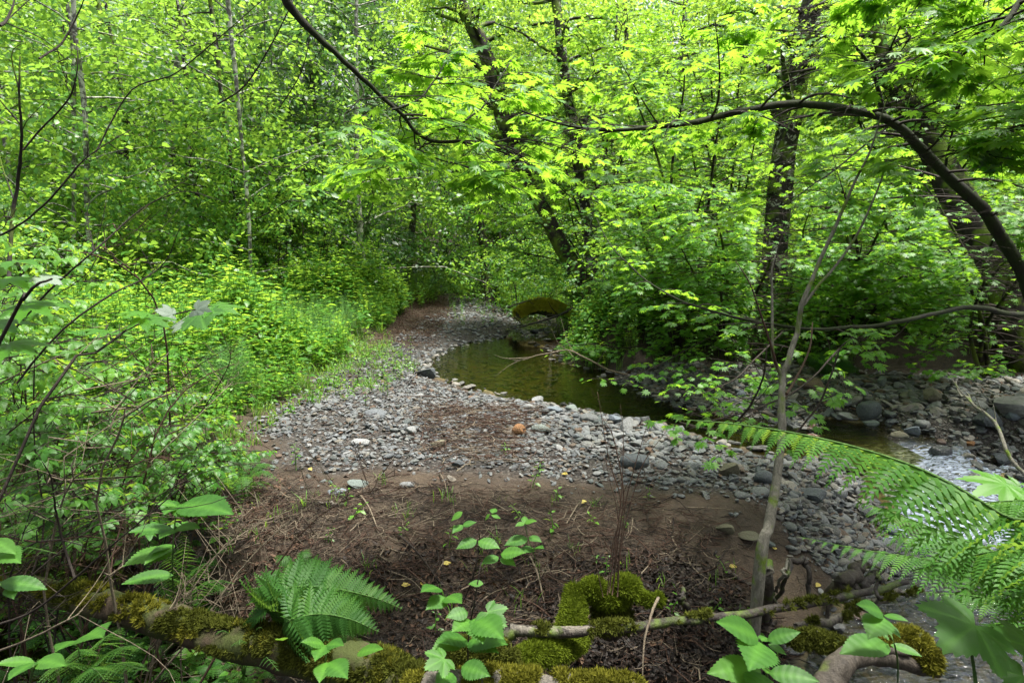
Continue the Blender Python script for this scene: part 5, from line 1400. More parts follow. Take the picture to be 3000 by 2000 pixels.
# ------------------------------------------------------------------ ferns
def pinna_mesh(mat, n=11, w=.24, name='pinna', droop=.25):
    V, Fc = [], []
    def add(vs, f):
        b = len(V); V.extend(vs); Fc.extend([tuple(b + i for i in q) for q in f])
    add([(-.012, 0, 0), (.012, 0, 0), (0, .98, -droop)], [(0, 1, 2)])
    for i in range(n):
        t = (i + .3) / n; L = w * math.sin(math.pi * (t * .8 + .2)) ** .7 * (1.05 - t) * 1.35 + .02; ww = .42 / n
        z = -droop * t * t
        for sg in (1, -1):
            a = (0, t - ww, z); b_ = (sg * L * .5, t - ww * .6 + .05, z + .02); c = (sg * L, t + .10, z - .03); d_ = (sg * L * .5, t + ww * 1.1 + .05, z + .015); e = (0, t + ww, z)
            add([a, b_, c, d_, e], [(0, 1, 3, 4), (1, 2, 3)] if sg > 0 else [(4, 3, 1, 0), (3, 2, 1)])
    return mesh(name, V, Fc, M[mat], False, {'tint': np.full(len(V), .5)})
PINNA = {k: pinna_mesh(k) for k in ('fern', 'fern_fore')}
def frond(root, pts, plen, mat='fern', n=20, hang=.25, parts=True, nrm=(0, 0, 1.), rr=.003, t0=.12, name='frond'):
    """a frond: rachis mesh (the part) with a pinna object for every leaflet (sub-parts)"""
    path = catmull(pts, 40)
    V, Fc = tubes(path[None], np.linspace(rr, rr * .25, 40)[None], 4)
    fr = obj(name, mesh(name, rel(root, V), Fc, M['stem_green']), root)
    base = np.array(root.location)
    lst = []
    for i in range(n):
        t = t0 + (1 - t0) * (i + .5) / n
        f = t * 39; j = min(int(f), 38); p = path[j] * (1 - (f - j)) + path[j + 1] * (f - j)
        T = path[j + 1] - path[j]; T /= np.linalg.norm(T)
        N = np.array(nrm, float); N = N - T * (N @ T); N /= np.linalg.norm(N)
        S_ = np.cross(T, N)
        L = plen * math.sin(math.pi * min(1, .10 + .9 * ((1 - t) ** .8) * .62 + .0)) * (1.0 if t > .2 else .8) + .008
        L = plen * min(1, (1 - t) * 1.75 + .06) * min(1, .55 + t * 1.6)
        for sg in (1, -1):
            y = S_ * sg + T * (.25 + .25 * t) - N * hang * random.uniform(.6, 1.3) + np.array([random.gauss(0, .05) for _ in range(3)])
            lst.append((p, y, N + S_ * sg * .1, L * random.uniform(.92, 1.05)))
    if parts:
        for p, y, N, L in lst:
            obj('pinna', PINNA[mat], fr, M=matrix(p - base, y, N, float(L)))
    return fr, lst
def arch(b, tip, rise, n=5):
    b = np.array(b); tip = np.array(tip); k = np.linspace(0, 1, n)
    return [b + (tip - b) * t + np.array([0, 0, rise * math.sin(math.pi * t ** .8) ]) for t in k]
# distant fern as one proto
_r = thing('tmp', (0, 0, 0), 't', 't'); parts = []
for k in range(7):
    a = k * .9; _f, l = frond(_r, arch((0, 0, 0), (math.cos(a) * .55, math.sin(a) * .55, .25), .28), .12, 'fern', 16, .2, False)
    parts += [(pinna_mesh('fern', 5), matrix(p, y, N, L), .5) for p, y, N, L in l]
    bpy.data.objects.remove(_f)
bpy.data.objects.remove(_r)
FERN_ONE = compound('fern', parts, M['fern']); proto('fern', FERN_ONE)

# big foreground fern at the lower right
RF = 1
root = thing('fern', GT(2480, 1500), 'large bright fern whose fronds sweep in from the lower right corner over the stream', 'fern')
def Sf(*pp): return [P(u, v, dd) for u, v, dd in pp]
bq = np.array(root.location)
frond(root, [bq, *Sf((2520, 1330, 1.0), (2300, 1180, 1.02), (2110, 1075, 1.10), (1900, 1010, 1.22), (1700, 975, 1.34), (1545, 962, 1.42))], .125, 'fern_fore', 26, .85, t0=.25, rr=.004)
frond(root, [bq, *Sf((2560, 1420, 1.15), (2360, 1300, 1.15), (2200, 1235, 1.2), (2060, 1180, 1.28), (1985, 1155, 1.35))], .13, 'fern_fore', 20, .45, t0=.25)
frond(root, [bq, *Sf((2480, 1420, 1.4), (2300, 1330, 1.4), (2130, 1285, 1.5), (1980, 1262, 1.6), (1835, 1232, 1.7))], .11, 'fern_fore', 22, .35, t0=.22)
frond(root, [bq, *Sf((2500, 1480, 1.3), (2400, 1400, 1.3), (2250, 1370, 1.35), (2120, 1360, 1.4))], .11, 'fern_fore', 18, .35, t0=.2)
frond(root, [bq, *Sf((2520, 1350, .95), (2440, 1230, .95), (2330, 1190, 1.0), (2230, 1210, 1.08))], .11, 'fern_fore', 18, .5, t0=.25)
frond(root, [bq, *Sf((2520, 1530, 1.5), (2420, 1450, 1.5), (2300, 1440, 1.5), (2180, 1450, 1.55))], .11, 'fern_fore', 16, .3, t0=.2)
frond(root, [bq, *Sf((2540, 1460, 1.25), (2420, 1330, 1.22), (2260, 1262, 1.25), (2120, 1240, 1.32), (2010, 1225, 1.4))], .12, 'fern_fore', 22, .6, t0=.2)
frond(root, [bq, *Sf((2560, 1380, 1.1), (2430, 1290, 1.08), (2300, 1265, 1.12), (2180, 1290, 1.2), (2090, 1310, 1.25))], .12, 'fern_fore', 20, .5, t0=.2)
frond(root, [bq, *Sf((2560, 1300, 1.3), (2480, 1180, 1.3), (2380, 1150, 1.35), (2250, 1155, 1.42), (2150, 1165, 1.5))], .11, 'fern_fore', 20, .6, t0=.2)
def small_fern(u, v, label, tips, plen=.10, mat='fern', n=18, seed=0, rise=.12, dz=0.0, depth=None, hang=.3, direct=()):
    random.seed(seed)
    b = GT(u, v) if depth is None else P(u, v, depth)
    root = thing('fern', b, label, 'fern')
    for pp in direct:
        frond(root, [b] + [P(*q) for q in pp], plen, mat, n, .35, nrm=(0, -.8, .6), t0=.2)
    for (tu, tv, td) in tips:
        frond(root, arch(b, P(tu, tv, td), rise), plen, mat, n, hang)
    return root
small_fern(660, 1500, 'fern spreading over the mossy log left of the middle', [], .15, n=26, seed=1, direct=[[(630, 1400, 2.3), (660, 1350, 2.32), (760, 1350, 2.35), (860, 1372, 2.35), (925, 1398, 2.35)], [(640, 1400, 2.4), (690, 1335, 2.5), (740, 1330, 2.55), (770, 1350, 2.55)], [(625, 1420, 2.3), (615, 1370, 2.3), (630, 1330, 2.35)], [(650, 1440, 2.2), (720, 1410, 2.2), (800, 1420, 2.2), (870, 1450, 2.2)]])
small_fern(430, 1420, 'slender fern growing between the mossy log and the brush at the left', [(420, 1215, 2.6), (370, 1260, 2.5), (480, 1290, 2.6), (540, 1340, 2.5), (350, 1330, 2.4)], .08, seed=2)
small_fern(200, 1640, 'fern in the bottom left corner under the mossy log', [(325, 1480, 1.75), (280, 1440, 1.8), (180, 1490, 1.7), (110, 1540, 1.6), (340, 1540, 1.6), (240, 1560, 1.5)], .12, n=20, seed=3, rise=.14)
small_fern(-60, 1330, 'fern reaching in low from the left edge', [(140, 1120, 1.8), (150, 1060, 2.0), (110, 1190, 1.7), (60, 1010, 2.0), (130, 1270, 1.7)], .11, seed=4, rise=.12)
small_fern(560, 1560, 'small fern hanging from the underside of the mossy log', [(500, 1450, 2.1), (550, 1480, 2.0), (640, 1540, 1.9), (600, 1440, 2.15)], .08, seed=5)
small_fern(1905, 870, 'fern on the bank behind the far gravel', [(1880, 810, 8.6), (1925, 800, 8.8), (1950, 830, 8.5), (1870, 840, 8.4), (1910, 790, 9)], .26, seed=6, n=16, rise=.1)
x = g.uniform(-13, -3, 26); y = g.uniform(4.2, 13, 26)
cover([np.array(p_) for p_ in ((1.5, 10.4), (9, 9.2), (12, 13), (1, 18))], 40, ['fern'], 1.0, 1.8, 13, 'bank_ferns')

LB = gp([(-150, 1050), (250, 1040), (480, 1060), (560, 1150), (560, 1250), (420, 1400), (-150, 1420)], -.1)
cover(LB, 330, ['hw0', 'hw1', 'hw2', 'hb1', 'hl0', 'hb3'], .28, .6, 15, 'ground_cover')
cover(LB, 60, ['fern'], .3, .6, 16, 'small_ferns')
cover(gp([(-150, 1400), (500, 1420), (800, 1500), (900, 1620), (-150, 1700)], -.3), 90, ['hw0', 'hl0', 'fern', 'hl1'], .25, .45, 17, 'ground_cover')
# ------------------------------------------------------------------ broad-leaved foreground plants
def broad_leaf(name, w, mat, n=13, fold=.16, droop=.2, tooth=.09, pleat=.012, tip=1.5, peak=.36):
    V, vn = [], []
    for i in range(2 * n + 1):
        t = i / (2 * n); q_ = .62 / peak * .36; ww = w * (t ** .62 * (1 - t) ** (.62 * (1 - peak) / peak)) / (peak ** .62 * (1 - peak) ** (.62 * (1 - peak) / peak)) if 0 < i < 2 * n else 0
        tt = t + (.018 if i % 2 else -.004)
        wt = ww * (1 + (tooth if i % 2 else -tooth * .6)); z = -droop * t * t
        k = pleat * (1 if (i // 2) % 2 else -1)
        for f in (-1, -.5, 0, .5, 1):
            x = f * wt if abs(f) == 1 else f * ww; yy = t + abs(f) * .07 * (ww / w) * (1 if abs(f) == 1 else .5) + (tt - t) * abs(f)
            V.append((x, yy, z + fold * abs(x) - .5 * abs(x) ** 2 + (k if abs(f) == .5 else k * .5 * (abs(f) == 1)))); vn.append(.55 if f == 0 else (.07 if (i // 2) % 2 == 0 and i % 2 == 0 else 0))
    Fc = [(5 * i + q, 5 * i + q + 1, 5 * i + q + 6, 5 * i + q + 5) for i in range(2 * n) for q in range(4)]
    return mesh(name, V, Fc, M[mat], True, {'tint': np.full(len(V), .5), 'vein': np.array(vn)})
BL = broad_leaf('leaf', .23, 'broad', tooth=.05, pleat=.003)
BLW = broad_leaf('leaf', .31, 'broad', tooth=.12, tip=1.9, peak=.33, pleat=.004)
def lobed(name, lobes, mat, depth=.30, power=1.0, tooth=.05, droop=.14, step=4, seed=0, pleat=.03):
    g = np.random.default_rng(seed); full = sorted([(-a, l) for a, l in lobes if a > 0] + [(a, l) for a, l in lobes])
    A = np.arange(-150, 150.1, step); out, isv = [], []
    for i, a in enumerate(A):
        best = 0; dm = 99
        for la, ll in full:
            d = abs(a - la); best = max(best, ll * (1 - depth * (d / 24) ** power)); dm = min(dm, d)
        r = max(best, .12) * (1 + (tooth if i % 2 else -tooth)) * (1 + g.normal(0, .012)); out.append((math.sin(math.radians(a)) * r, math.cos(math.radians(a)) * r)); isv.append(dm)
    n = len(out); V = [(0, 0, 0)]; vein = [.6]
    for f in (.33, .66, 1.0):
        for (x, y), dm in zip(out, isv):
            V.append((x * f, y * f, -droop * (x * x + y * y) * f * f + pleat * min(dm, 18) / 18 * f * (1.3 - .6 * f))); vein.append(.5 if dm < 2.1 else 0.0)
    Fc = [(0, 1 + i, 2 + i) for i in range(n - 1)]
    for q in range(2): Fc += [(1 + q * n + i, 1 + (q + 1) * n + i, 2 + (q + 1) * n + i, 2 + q * n + i) for i in range(n - 1)]
    return mesh(name, V, Fc, M[mat], True, {'tint': np.full(len(V), .5), 'vein': np.array(vein)})
LOBE5 = [(0, 1.0), (52, .86), (105, .62)]
THIM = lobed('leaf', LOBE5, 'broad'); THIM_P = lobed('leaf', LOBE5, 'pale_under', seed=2)
MFORE = lobed('leaf', [(0, 1.0), (38, .92), (78, .76), (118, .5)], 'maple', .62, 1.0, .05, .2, 4, 3, .03)
def leaf_between(root, me, a, b, up=(0, 0, 1.), w=1.0):
    a = np.array(a); b = np.array(b); b = a + (b - a) * .86; L = float(np.linalg.norm(b - a))
    return obj('leaf', me, root, M=matrix(a - np.array(root.location), b - a, np.array(up, float), (L * w, L, L)))
def sprout(label, base, stem, leaves, rs=.003, stemm='stem_green', cat='plant', name='leafy_plant', seed=0):
    """stem: world points; leaves: (mesh, base u,v, tip u,v, depth base, depth tip, up, width)"""
    root = thing(name, base, label, cat)
    tube_obj('stem', stem, [rs, rs * .8, rs * .5], root, M[stemm], 12, 6, .03, seed=seed)
    for lf in leaves:
        me, u0, v0, u1, v1, d0, d1 = lf[:7]; up = lf[7] if len(lf) > 7 else (0, -.25, 1.); w = lf[8] if len(lf) > 8 else 1.0
        leaf_between(root, me, P(u0, v0, d0), P(u1, v1, d1), up, w)
    return root
b = GT(1760, 1600)
sprout('leafy plant with a whorl of smooth broad leaves at the bottom right of the middle', b, [b, P(1762, 1560, 1.75), P(1752, 1490, 1.5), P(1745, 1466, 1.45)],
       [(BL, 1742, 1466, 1655, 1410, 1.45, 1.38, (-.3, -.6, 1)), (BL, 1762, 1470, 1846, 1441, 1.45, 1.42, (.2, -.6, 1)), (BLW, 1748, 1475, 1728, 1519, 1.45, 1.30, (0, -.5, 1)), (BL, 1765, 1478, 1812, 1500, 1.46, 1.42, (0, -.5, 1)),
        (BL, 1745, 1470, 1770, 1455, 1.46, 1.5), (BL, 1748, 1540, 1625, 1526, 1.42, 1.34, (0, -.5, 1)), (BL, 1765, 1545, 1897, 1552, 1.42, 1.36, (.1, -.5, 1)), (BLW, 1757, 1550, 1735, 1605, 1.4, 1.28, (0, -.5, 1)), (BL, 1760, 1545, 1775, 1520, 1.42, 1.5)], .004)
b = GT(2260, 1700)
sprout('thimbleberry with one very large lobed leaf in the bottom right corner', b, [b, P(2250, 1640, 1.3), P(2235, 1520, 1.1), P(2225, 1470, 1.02)],
       [(THIM, 2240, 1435, 2160, 1492, 1.04, .98, (.05, -.45, 1), 1.05), (THIM, 2350, 1550, 2310, 1610, 1.15, 1.12, (.2, -.5, 1), 1.0), (THIM, 2400, 1500, 2420, 1590, 1.05, .95, (.3, -.5, 1), 1.2)], .004)
b = GT(2060, 1600)
sprout('nettle-like plant with toothed leaves standing in front of the lower stream', b, [b, P(2062, 1520, 1.8), P(2040, 1440, 1.7), P(2025, 1405, 1.65)],
       [(BL, 2028, 1410, 1975, 1375, 1.65, 1.6, (0, -.6, 1)), (BL, 2030, 1412, 2092, 1418, 1.65, 1.6), (BLW, 2028, 1415, 1995, 1455, 1.65, 1.55), (BL, 2032, 1430, 2075, 1460, 1.66, 1.6), (BL, 2040, 1478, 1925, 1478, 1.7, 1.62), (BL, 2045, 1480, 2130, 1500, 1.7, 1.65), (BL, 2042, 1470, 2020, 1442, 1.7, 1.72)], .003)
b = GT(2420, 1400)
sprout('plant with two drooping bright leaves in front of the riffle at the right edge', b, [b, P(2420, 1240, 1.6), P(2400, 1150, 1.5), P(2370, 1120, 1.45)],
       [(MFORE, 2310, 1112, 2225, 1128, 1.5, 1.46, (0, -.35, 1)), (MFORE, 2345, 1120, 2300, 1165, 1.5, 1.46, (-.2, -.6, .8)), (BLW, 2380, 1180, 2270, 1172, 1.4, 1.35, (0, -.2, 1)), (MFORE, 2370, 1115, 2420, 1170, 1.5, 1.46, (0, -.5, 1))], .003)
# salmonberry sprouts in the middle foreground
b = GT(1085, 1600)
sprout('young salmonberry with tiers of toothed leaves rising at the bottom middle', b, [b, P(1075, 1530, 2.1), P(1078, 1450, 2.0), P(1090, 1380, 1.95), P(1105, 1290, 1.95)],
       [(BLW, 1092, 1420, 1160, 1452, 1.95, 1.8, (.1, -.6, 1)), (BLW, 1085, 1425, 1035, 1440, 1.95, 1.85, (-.1, -.6, 1)), (BLW, 1088, 1420, 1110, 1470, 1.95, 1.82, (0, -.6, 1)), (BLW, 1075, 1405, 1020, 1412, 1.95, 1.9, (0, -.6, 1)), (THIM, 1120, 1405, 1170, 1440, 1.95, 1.9, (0, -.6, 1), 1.0),
        (BLW, 1078, 1470, 1150, 1485, 2.0, 1.9), (BLW, 1078, 1470, 1170, 1460, 2.0, 1.9), (BLW, 1072, 1468, 1000, 1458, 2.0, 1.9), (BLW, 1060, 1470, 985, 1480, 2.0, 1.9), (THIM, 1020, 1512, 970, 1535, 1.8, 1.74, (0, -.6, 1)), (BLW, 1060, 1530, 1130, 1545, 1.85, 1.78, (0, -.6, 1)), (BLW, 1040, 1545, 1000, 1570, 1.85, 1.75, (0, -.6, 1)),
        (BLW, 1110, 1340, 1070, 1335, 1.95, 1.95)], .0035, 'twig')
b = GT(1060, 1390)
sprout('slender salmonberry shoot holding pale green leaf trios over the silt', b, [b, P(1085, 1330, 2.6), P(1100, 1260, 2.55), P(1100, 1220, 2.5), P(1090, 1190, 2.5)],
       [(BLW, 1095, 1240, 1040, 1255, 2.4, 2.35, (0, -.35, 1)), (BLW, 1098, 1242, 1155, 1252, 2.4, 2.35, (0, -.35, 1)), (BLW, 1150, 1272, 1212, 1258, 2.4, 2.35, (0, -.35, 1)), (BLW, 1145, 1278, 1100, 1290, 2.4, 2.35), (BLW, 1150, 1280, 1190, 1295, 2.4, 2.35),
        (BLW, 1062, 1175, 1030, 1195, 2.4, 2.38), (BLW, 1062, 1205, 1035, 1222, 2.4, 2.35), (BLW, 1062, 1207, 1098, 1192, 2.4, 2.4), (BLW, 1125, 1180, 1110, 1195, 2.5, 2.5), (BLW, 1128, 1182, 1155, 1188, 2.5, 2.5), (BLW, 1130, 1178, 1140, 1160, 2.5, 2.55),
        (BLW, 1010, 1350, 965, 1345, 2.2, 2.1), (BLW, 1025, 1372, 975, 1392, 2.2, 2.1, (0, -.6, 1)), (BLW, 1025, 1370, 1062, 1372, 2.2, 2.1)], .003, 'twig')
b = GT(1240, 1330)
sprout('small bluish-green salmonberry seedling right of the pale leaf trios', b, [b, P(1235, 1300, 2.8), P(1215, 1240, 2.75), P(1205, 1205, 2.75)],
       [(BLW, 1205, 1200, 1180, 1205, 2.75, 2.72), (BLW, 1205, 1200, 1235, 1190, 2.75, 2.72), (BLW, 1205, 1200, 1205, 1178, 2.75, 2.8), (BLW, 1212, 1235, 1150, 1245, 2.75, 2.7), (BLW, 1215, 1232, 1248, 1240, 2.75, 2.7), (BLW, 1225, 1258, 1190, 1262, 2.76, 2.7), (BLW, 1228, 1258, 1250, 1252, 2.76, 2.7)], .002)
b = GT(400, 1400)
sprout('plant with opposite pairs of broad bluish leaves in the left foreground', b, [b, P(396, 1300, 2.3), P(402, 1200, 2.2), P(408, 1160, 2.2)],
       [(BL, 408, 1162, 352, 1148, 2.2, 2.15), (BL, 412, 1160, 540, 1150, 2.2, 2.05, (0, -.3, 1)), (BLW, 410, 1160, 480, 1172, 2.2, 2.1), (BLW, 404, 1163, 372, 1172, 2.2, 2.1), (BL, 400, 1215, 282, 1205, 2.2, 2.1), (BL, 404, 1212, 462, 1200, 2.2, 2.15), (BLW, 402, 1215, 360, 1228, 2.2, 2.1),
        (BL, 398, 1250, 340, 1262, 2.25, 2.15), (BL, 400, 1250, 320, 1285, 2.25, 2.1), (BLW, 398, 1262, 265, 1284, 2.25, 2.1), (BL, 398, 1320, 262, 1325, 2.3, 2.2)], .003)
b = GT(-40, 1480)
sprout('plant with a long pointed leaf at the left edge near the bottom', b, [b, P(-10, 1380, 1.5), P(0, 1335, 1.5)], [(BL, 0, 1336, 120, 1338, 1.5, 1.5, (0, -.25, 1)), (BLW, 22, 1345, 30, 1372, 1.5, 1.46), (BLW, -10, 1265, 50, 1280, 1.5, 1.45), (BL, -20, 1240, 40, 1262, 1.5, 1.46)], .003)
b = GT(60, 1640)
sprout('plant with three broad leaves at the very bottom left', b, [b, P(70, 1560, 1.5), P(80, 1520, 1.45)], [(BL, 80, 1520, -20, 1512, 1.45, 1.4), (BL, 82, 1520, 10, 1545, 1.45, 1.35), (BL, 85, 1518, 150, 1512, 1.45, 1.4), (BLW, 180, 1470, 120, 1480, 1.6, 1.5), (BLW, 200, 1455, 230, 1440, 1.6, 1.5)], .003)
b = GT(740, 1620)
sprout('leafy plant on the mossy log at the bottom left of the middle', b, [b, P(745, 1540, 1.9), P(750, 1500, 1.85)], [(BLW, 745, 1480, 690, 1462, 1.85, 1.8), (BLW, 748, 1480, 720, 1508, 1.85, 1.75), (BLW, 750, 1480, 790, 1470, 1.85, 1.8), (BLW, 750, 1520, 730, 1560, 1.8, 1.7), (BLW, 755, 1520, 800, 1545, 1.8, 1.7), (BL, 820, 1500, 880, 1475, 1.9, 1.85), (BLW, 650, 1470, 640, 1455, 1.9, 1.85)], .003)
# thimbleberry leaves close to the camera at the left
b = np.array([-1.55, .95, -.1])
sprout('thimbleberry with pale leaf undersides reaching in from the left in front of the meadow', b, [b, P(60, 1000, 1.45), P(240, 800, 1.6), P(330, 740, 1.7), P(500, 700, 1.75)],
       [(THIM_P, 395, 722, 352, 708, 1.7, 1.66, (0, -.6, .5)), (THIM_P, 440, 735, 448, 700, 1.7, 1.8, (.1, -1, .3)), (THIM_P, 450, 712, 490, 722, 1.7, 1.68, (0, -.9, .4)), (MFORE, 490, 705, 560, 712, 1.72, 1.7, (0, -.3, 1)), (THIM, 460, 720, 468, 752, 1.7, 1.62, (.2, -.9, .4)),
        (MFORE, 330, 718, 250, 712, 1.65, 1.6, (0, -.15, 1)), (MFORE, 330, 730, 400, 742, 1.65, 1.62, (0, -.2, 1)), (MFORE, 240, 760, 160, 750, 1.6, 1.55, (0, -.15, 1))], .004, 'twig')
b = np.array([-1.75, .8, -.1])
sprout('thimbleberry with wide flat leaves close up at the left edge', b, [b, P(-60, 900, 1.2), P(60, 680, 1.15), P(120, 640, 1.15)],
       [(MFORE, 30, 600, 95, 590, 1.5, 1.45, (0, -.12, 1)), (MFORE, 10, 640, 75, 650, 1.5, 1.46, (.1, -.2, 1)), (THIM_P, 95, 638, 150, 650, 1.5, 1.5, (0, -.3, 1)), (MFORE, 60, 700, 125, 712, 1.5, 1.45, (0, -.25, 1)), (MFORE, -10, 740, 45, 752, 1.5, 1.45, (0, -.2, 1)), (MFORE, 20, 790, 90, 800, 1.5, 1.45, (0, -.15, 1))], .004, 'twig')

# ------------------------------------------------------------------ sapling and stems
sap = [(1733, 1432, 2.78), (1748, 1284, 2.8), (1768, 1209, 2.82), (1783, 1109, 2.85), (1793, 1009, 2.88), (1795, 909, 2.92), (1799, 860, 2.95), (1813, 824, 2.95), (1828, 770, 3.0), (1838, 725, 3.0), (1848, 692, 3.0), (1878, 610, 3.05), (1918, 525, 3.1), (1943, 465, 3.1), (1983, 380, 3.15), (2008, 320, 3.2), (2035, 232, 3.25)]
pts = [P(*s_) for s_ in sap]
pts[0][2] = ground1(pts[0][0], pts[0][1]) - .03
root = thing('sapling', pts[0], 'slim grey sapling with bare forked stems in the right foreground', 'tree')
tube_obj('trunk', pts, [.030, .026, .023, .0195, .0175, .016, .015, .0145, .0125, .012, .0115, .010, .0085, .0075, .006, .005, .003], root, M['bark_sap'], 60, 10, .07, .003, seed=1)
tube_obj('limb', S3((1798, 868, 2.95), (1782, 835, 2.95), (1775, 809, 2.93), (1774, 725, 2.95), (1773, 660, 2.98), (1772, 625, 2.98), (1781, 585, 3.0)), [.011, .0085, .007, .006, .005, .0035], root, M['bark_sap'], 24, 8, .05, seed=2)
tube_obj('limb', S3((1846, 700, 3.0), (1880, 655, 3.02), (1918, 612, 3.05), (1968, 540, 3.1), (2003, 465, 3.1), (2022, 420, 3.12), (2036, 368, 3.15)), [.008, .007, .006, .0045, .003], root, M['bark_sap'], 24, 8, .05, seed=3)
tube_obj('limb', S3((1785, 845, 2.94), (1770, 790, 2.9), (1745, 715, 2.85), (1722, 650, 2.8), (1690, 600, 2.8)), [.006, .005, .003, .002], root, M['twig_red'], 16, 6, .05, seed=4)
tube_obj('limb', S3((1806, 905, 2.93), (1822, 880, 3.1), (1848, 830, 3.3), (1862, 790, 3.4), (1866, 740, 3.5)), [.008, .006, .003], root, M['twig_red'], 14, 6, .05, seed=5)
tube_obj('limb', S3((1772, 640, 2.98), (1790, 560, 3.05), (1815, 500, 3.1), (1840, 440, 3.2)), [.0035, .002, .001], root, M['twig'], 12, 5, .03, seed=6)
tube_obj('limb', S3((1945, 465, 3.1), (1925, 400, 3.1), (1905, 330, 3.1)), [.004, .002, .001], root, M['twig'], 10, 5, .03, seed=7)
tube_obj('broken_stub', [GT(1758, 1420), P(1765, 1340, 2.95), P(1768, 1285, 2.98)], [.035, .03, .022, .010], root, M['wood_grey'], 12, 8, .12, seed=8)
gsp = np.random.default_rng(4)
def dark_stem(label, pix, r, mat='twig', cat='branch', name='bare_branch', group=None, side=0, seed=0):
    pts = [P(*q) for q in pix] if len(pix[0]) == 3 else [np.array(q) for q in pix]
    root = thing(name, pts[0], label, cat, group)
    o, path = tube_obj('stem', pts, [r, r * .8, r * .3], root, M[mat], max(14, len(pts) * 5), 7, .05, r * .3, seed=seed)
    g = np.random.default_rng(seed)
    for k in range(side):
        i = int(g.uniform(.25, .9) * len(path)); d = g.normal(0, 1, 3); T = path[min(i + 1, len(path) - 1)] - path[i - 1]; T /= np.linalg.norm(T)
        d = d * .6 + T; d /= np.linalg.norm(d); L = g.uniform(.15, .5)
        tube_obj('side_twig', [path[i], path[i] + d * L * .5 + g.normal(0, .02, 3), path[i] + d * L + g.normal(0, .05, 3)], [r * .4, r * .25, r * .1], root, M[mat], 8, 5, .03, seed=k)
    return root
# group of thin stems standing on the mossy stump
for q, (pix, r) in enumerate([([(1400, 1360), (1412, 1250), (1425, 1150), (1398, 1050), (1372, 900)], .0035), ([(1406, 1365), (1420, 1240), (1432, 1130), (1410, 1010), (1385, 960)], .0035), ([(1415, 1365), (1424, 1260), (1440, 1140), (1470, 1030), (1490, 960)], .003),
        ([(1418, 1370), (1425, 1270), (1450, 1150), (1480, 1060), (1530, 990)], .003), ([(1395, 1365), (1405, 1260), (1420, 1190), (1400, 1100), (1388, 1040)], .0025), ([(1410, 1360), (1416, 1240), (1428, 1120), (1432, 1000), (1425, 930)], .0025), ([(1385, 1370), (1370, 1300), (1352, 1230), (1360, 1180)], .002)]):
    dark_stem('thin dark stem in the bundle rising from the mossy stump', [(u, v, 2.75 + .04 * (q % 3)) for u, v in pix], r, 'twig_red', 'branch', 'thin_branch', 'thin dark stems rising from the mossy stump', side=2, seed=60 + q)
dark_stem('pale dead stick leaning upright in front of the fallen branch', [(1512, 1372, 2.4), (1500, 1400, 2.35), (1480, 1470, 2.3), (1475, 1560, 2.25)], .006, 'twig_pale', 'stick', 'dead_stick', seed=70)
dark_stem('bare pale branch standing over the far gravel at the right edge', [(2395, 1120, 4.9), (2340, 1078, 5.0), (2310, 1030, 5.1), (2285, 970, 5.3), (2255, 945, 5.4), (2225, 915, 5.6), (2205, 905, 5.8), (2196, 875, 6.0)], .017, 'bark_sap', 'branch', 'bare_branch', side=4, seed=71)
dark_stem('thin dark limb crossing behind the sapling towards the stream', [(1560, 970, 4.2), (1640, 985, 4.1), (1700, 960, 4.0), (1740, 900, 3.9), (1757, 840, 3.8), (1762, 790, 3.8)], .009, 'twig', 'branch', 'bare_branch', side=3, seed=72)
dark_stem('thin dark limb hanging right of the sapling to the water', [(1830, 995, 3.9), (1880, 930, 3.9), (1910, 860, 3.9), (1930, 800, 3.9), (1965, 770, 4.0)], .007, 'twig', 'branch', 'bare_branch', side=3, seed=73)
dark_stem('fine bare branch reaching out over the pool from its right shore', [(1440, 860, 7.6), (1400, 850, 7.4), (1340, 820, 7.2), (1300, 805, 7.2), (1240, 815, 7.1), (1180, 830, 7.0)], .012, 'twig_pale', 'branch', 'bare_branch', side=7, seed=74)
dark_stem('dead limb fallen into the stream above the pool', [(1350, 690, 13), (1290, 720, 12.6), (1230, 742, 12.4), (1160, 760, 12.2)], .035, 'wood_wet', 'branch', 'bare_branch', side=3, seed=75)
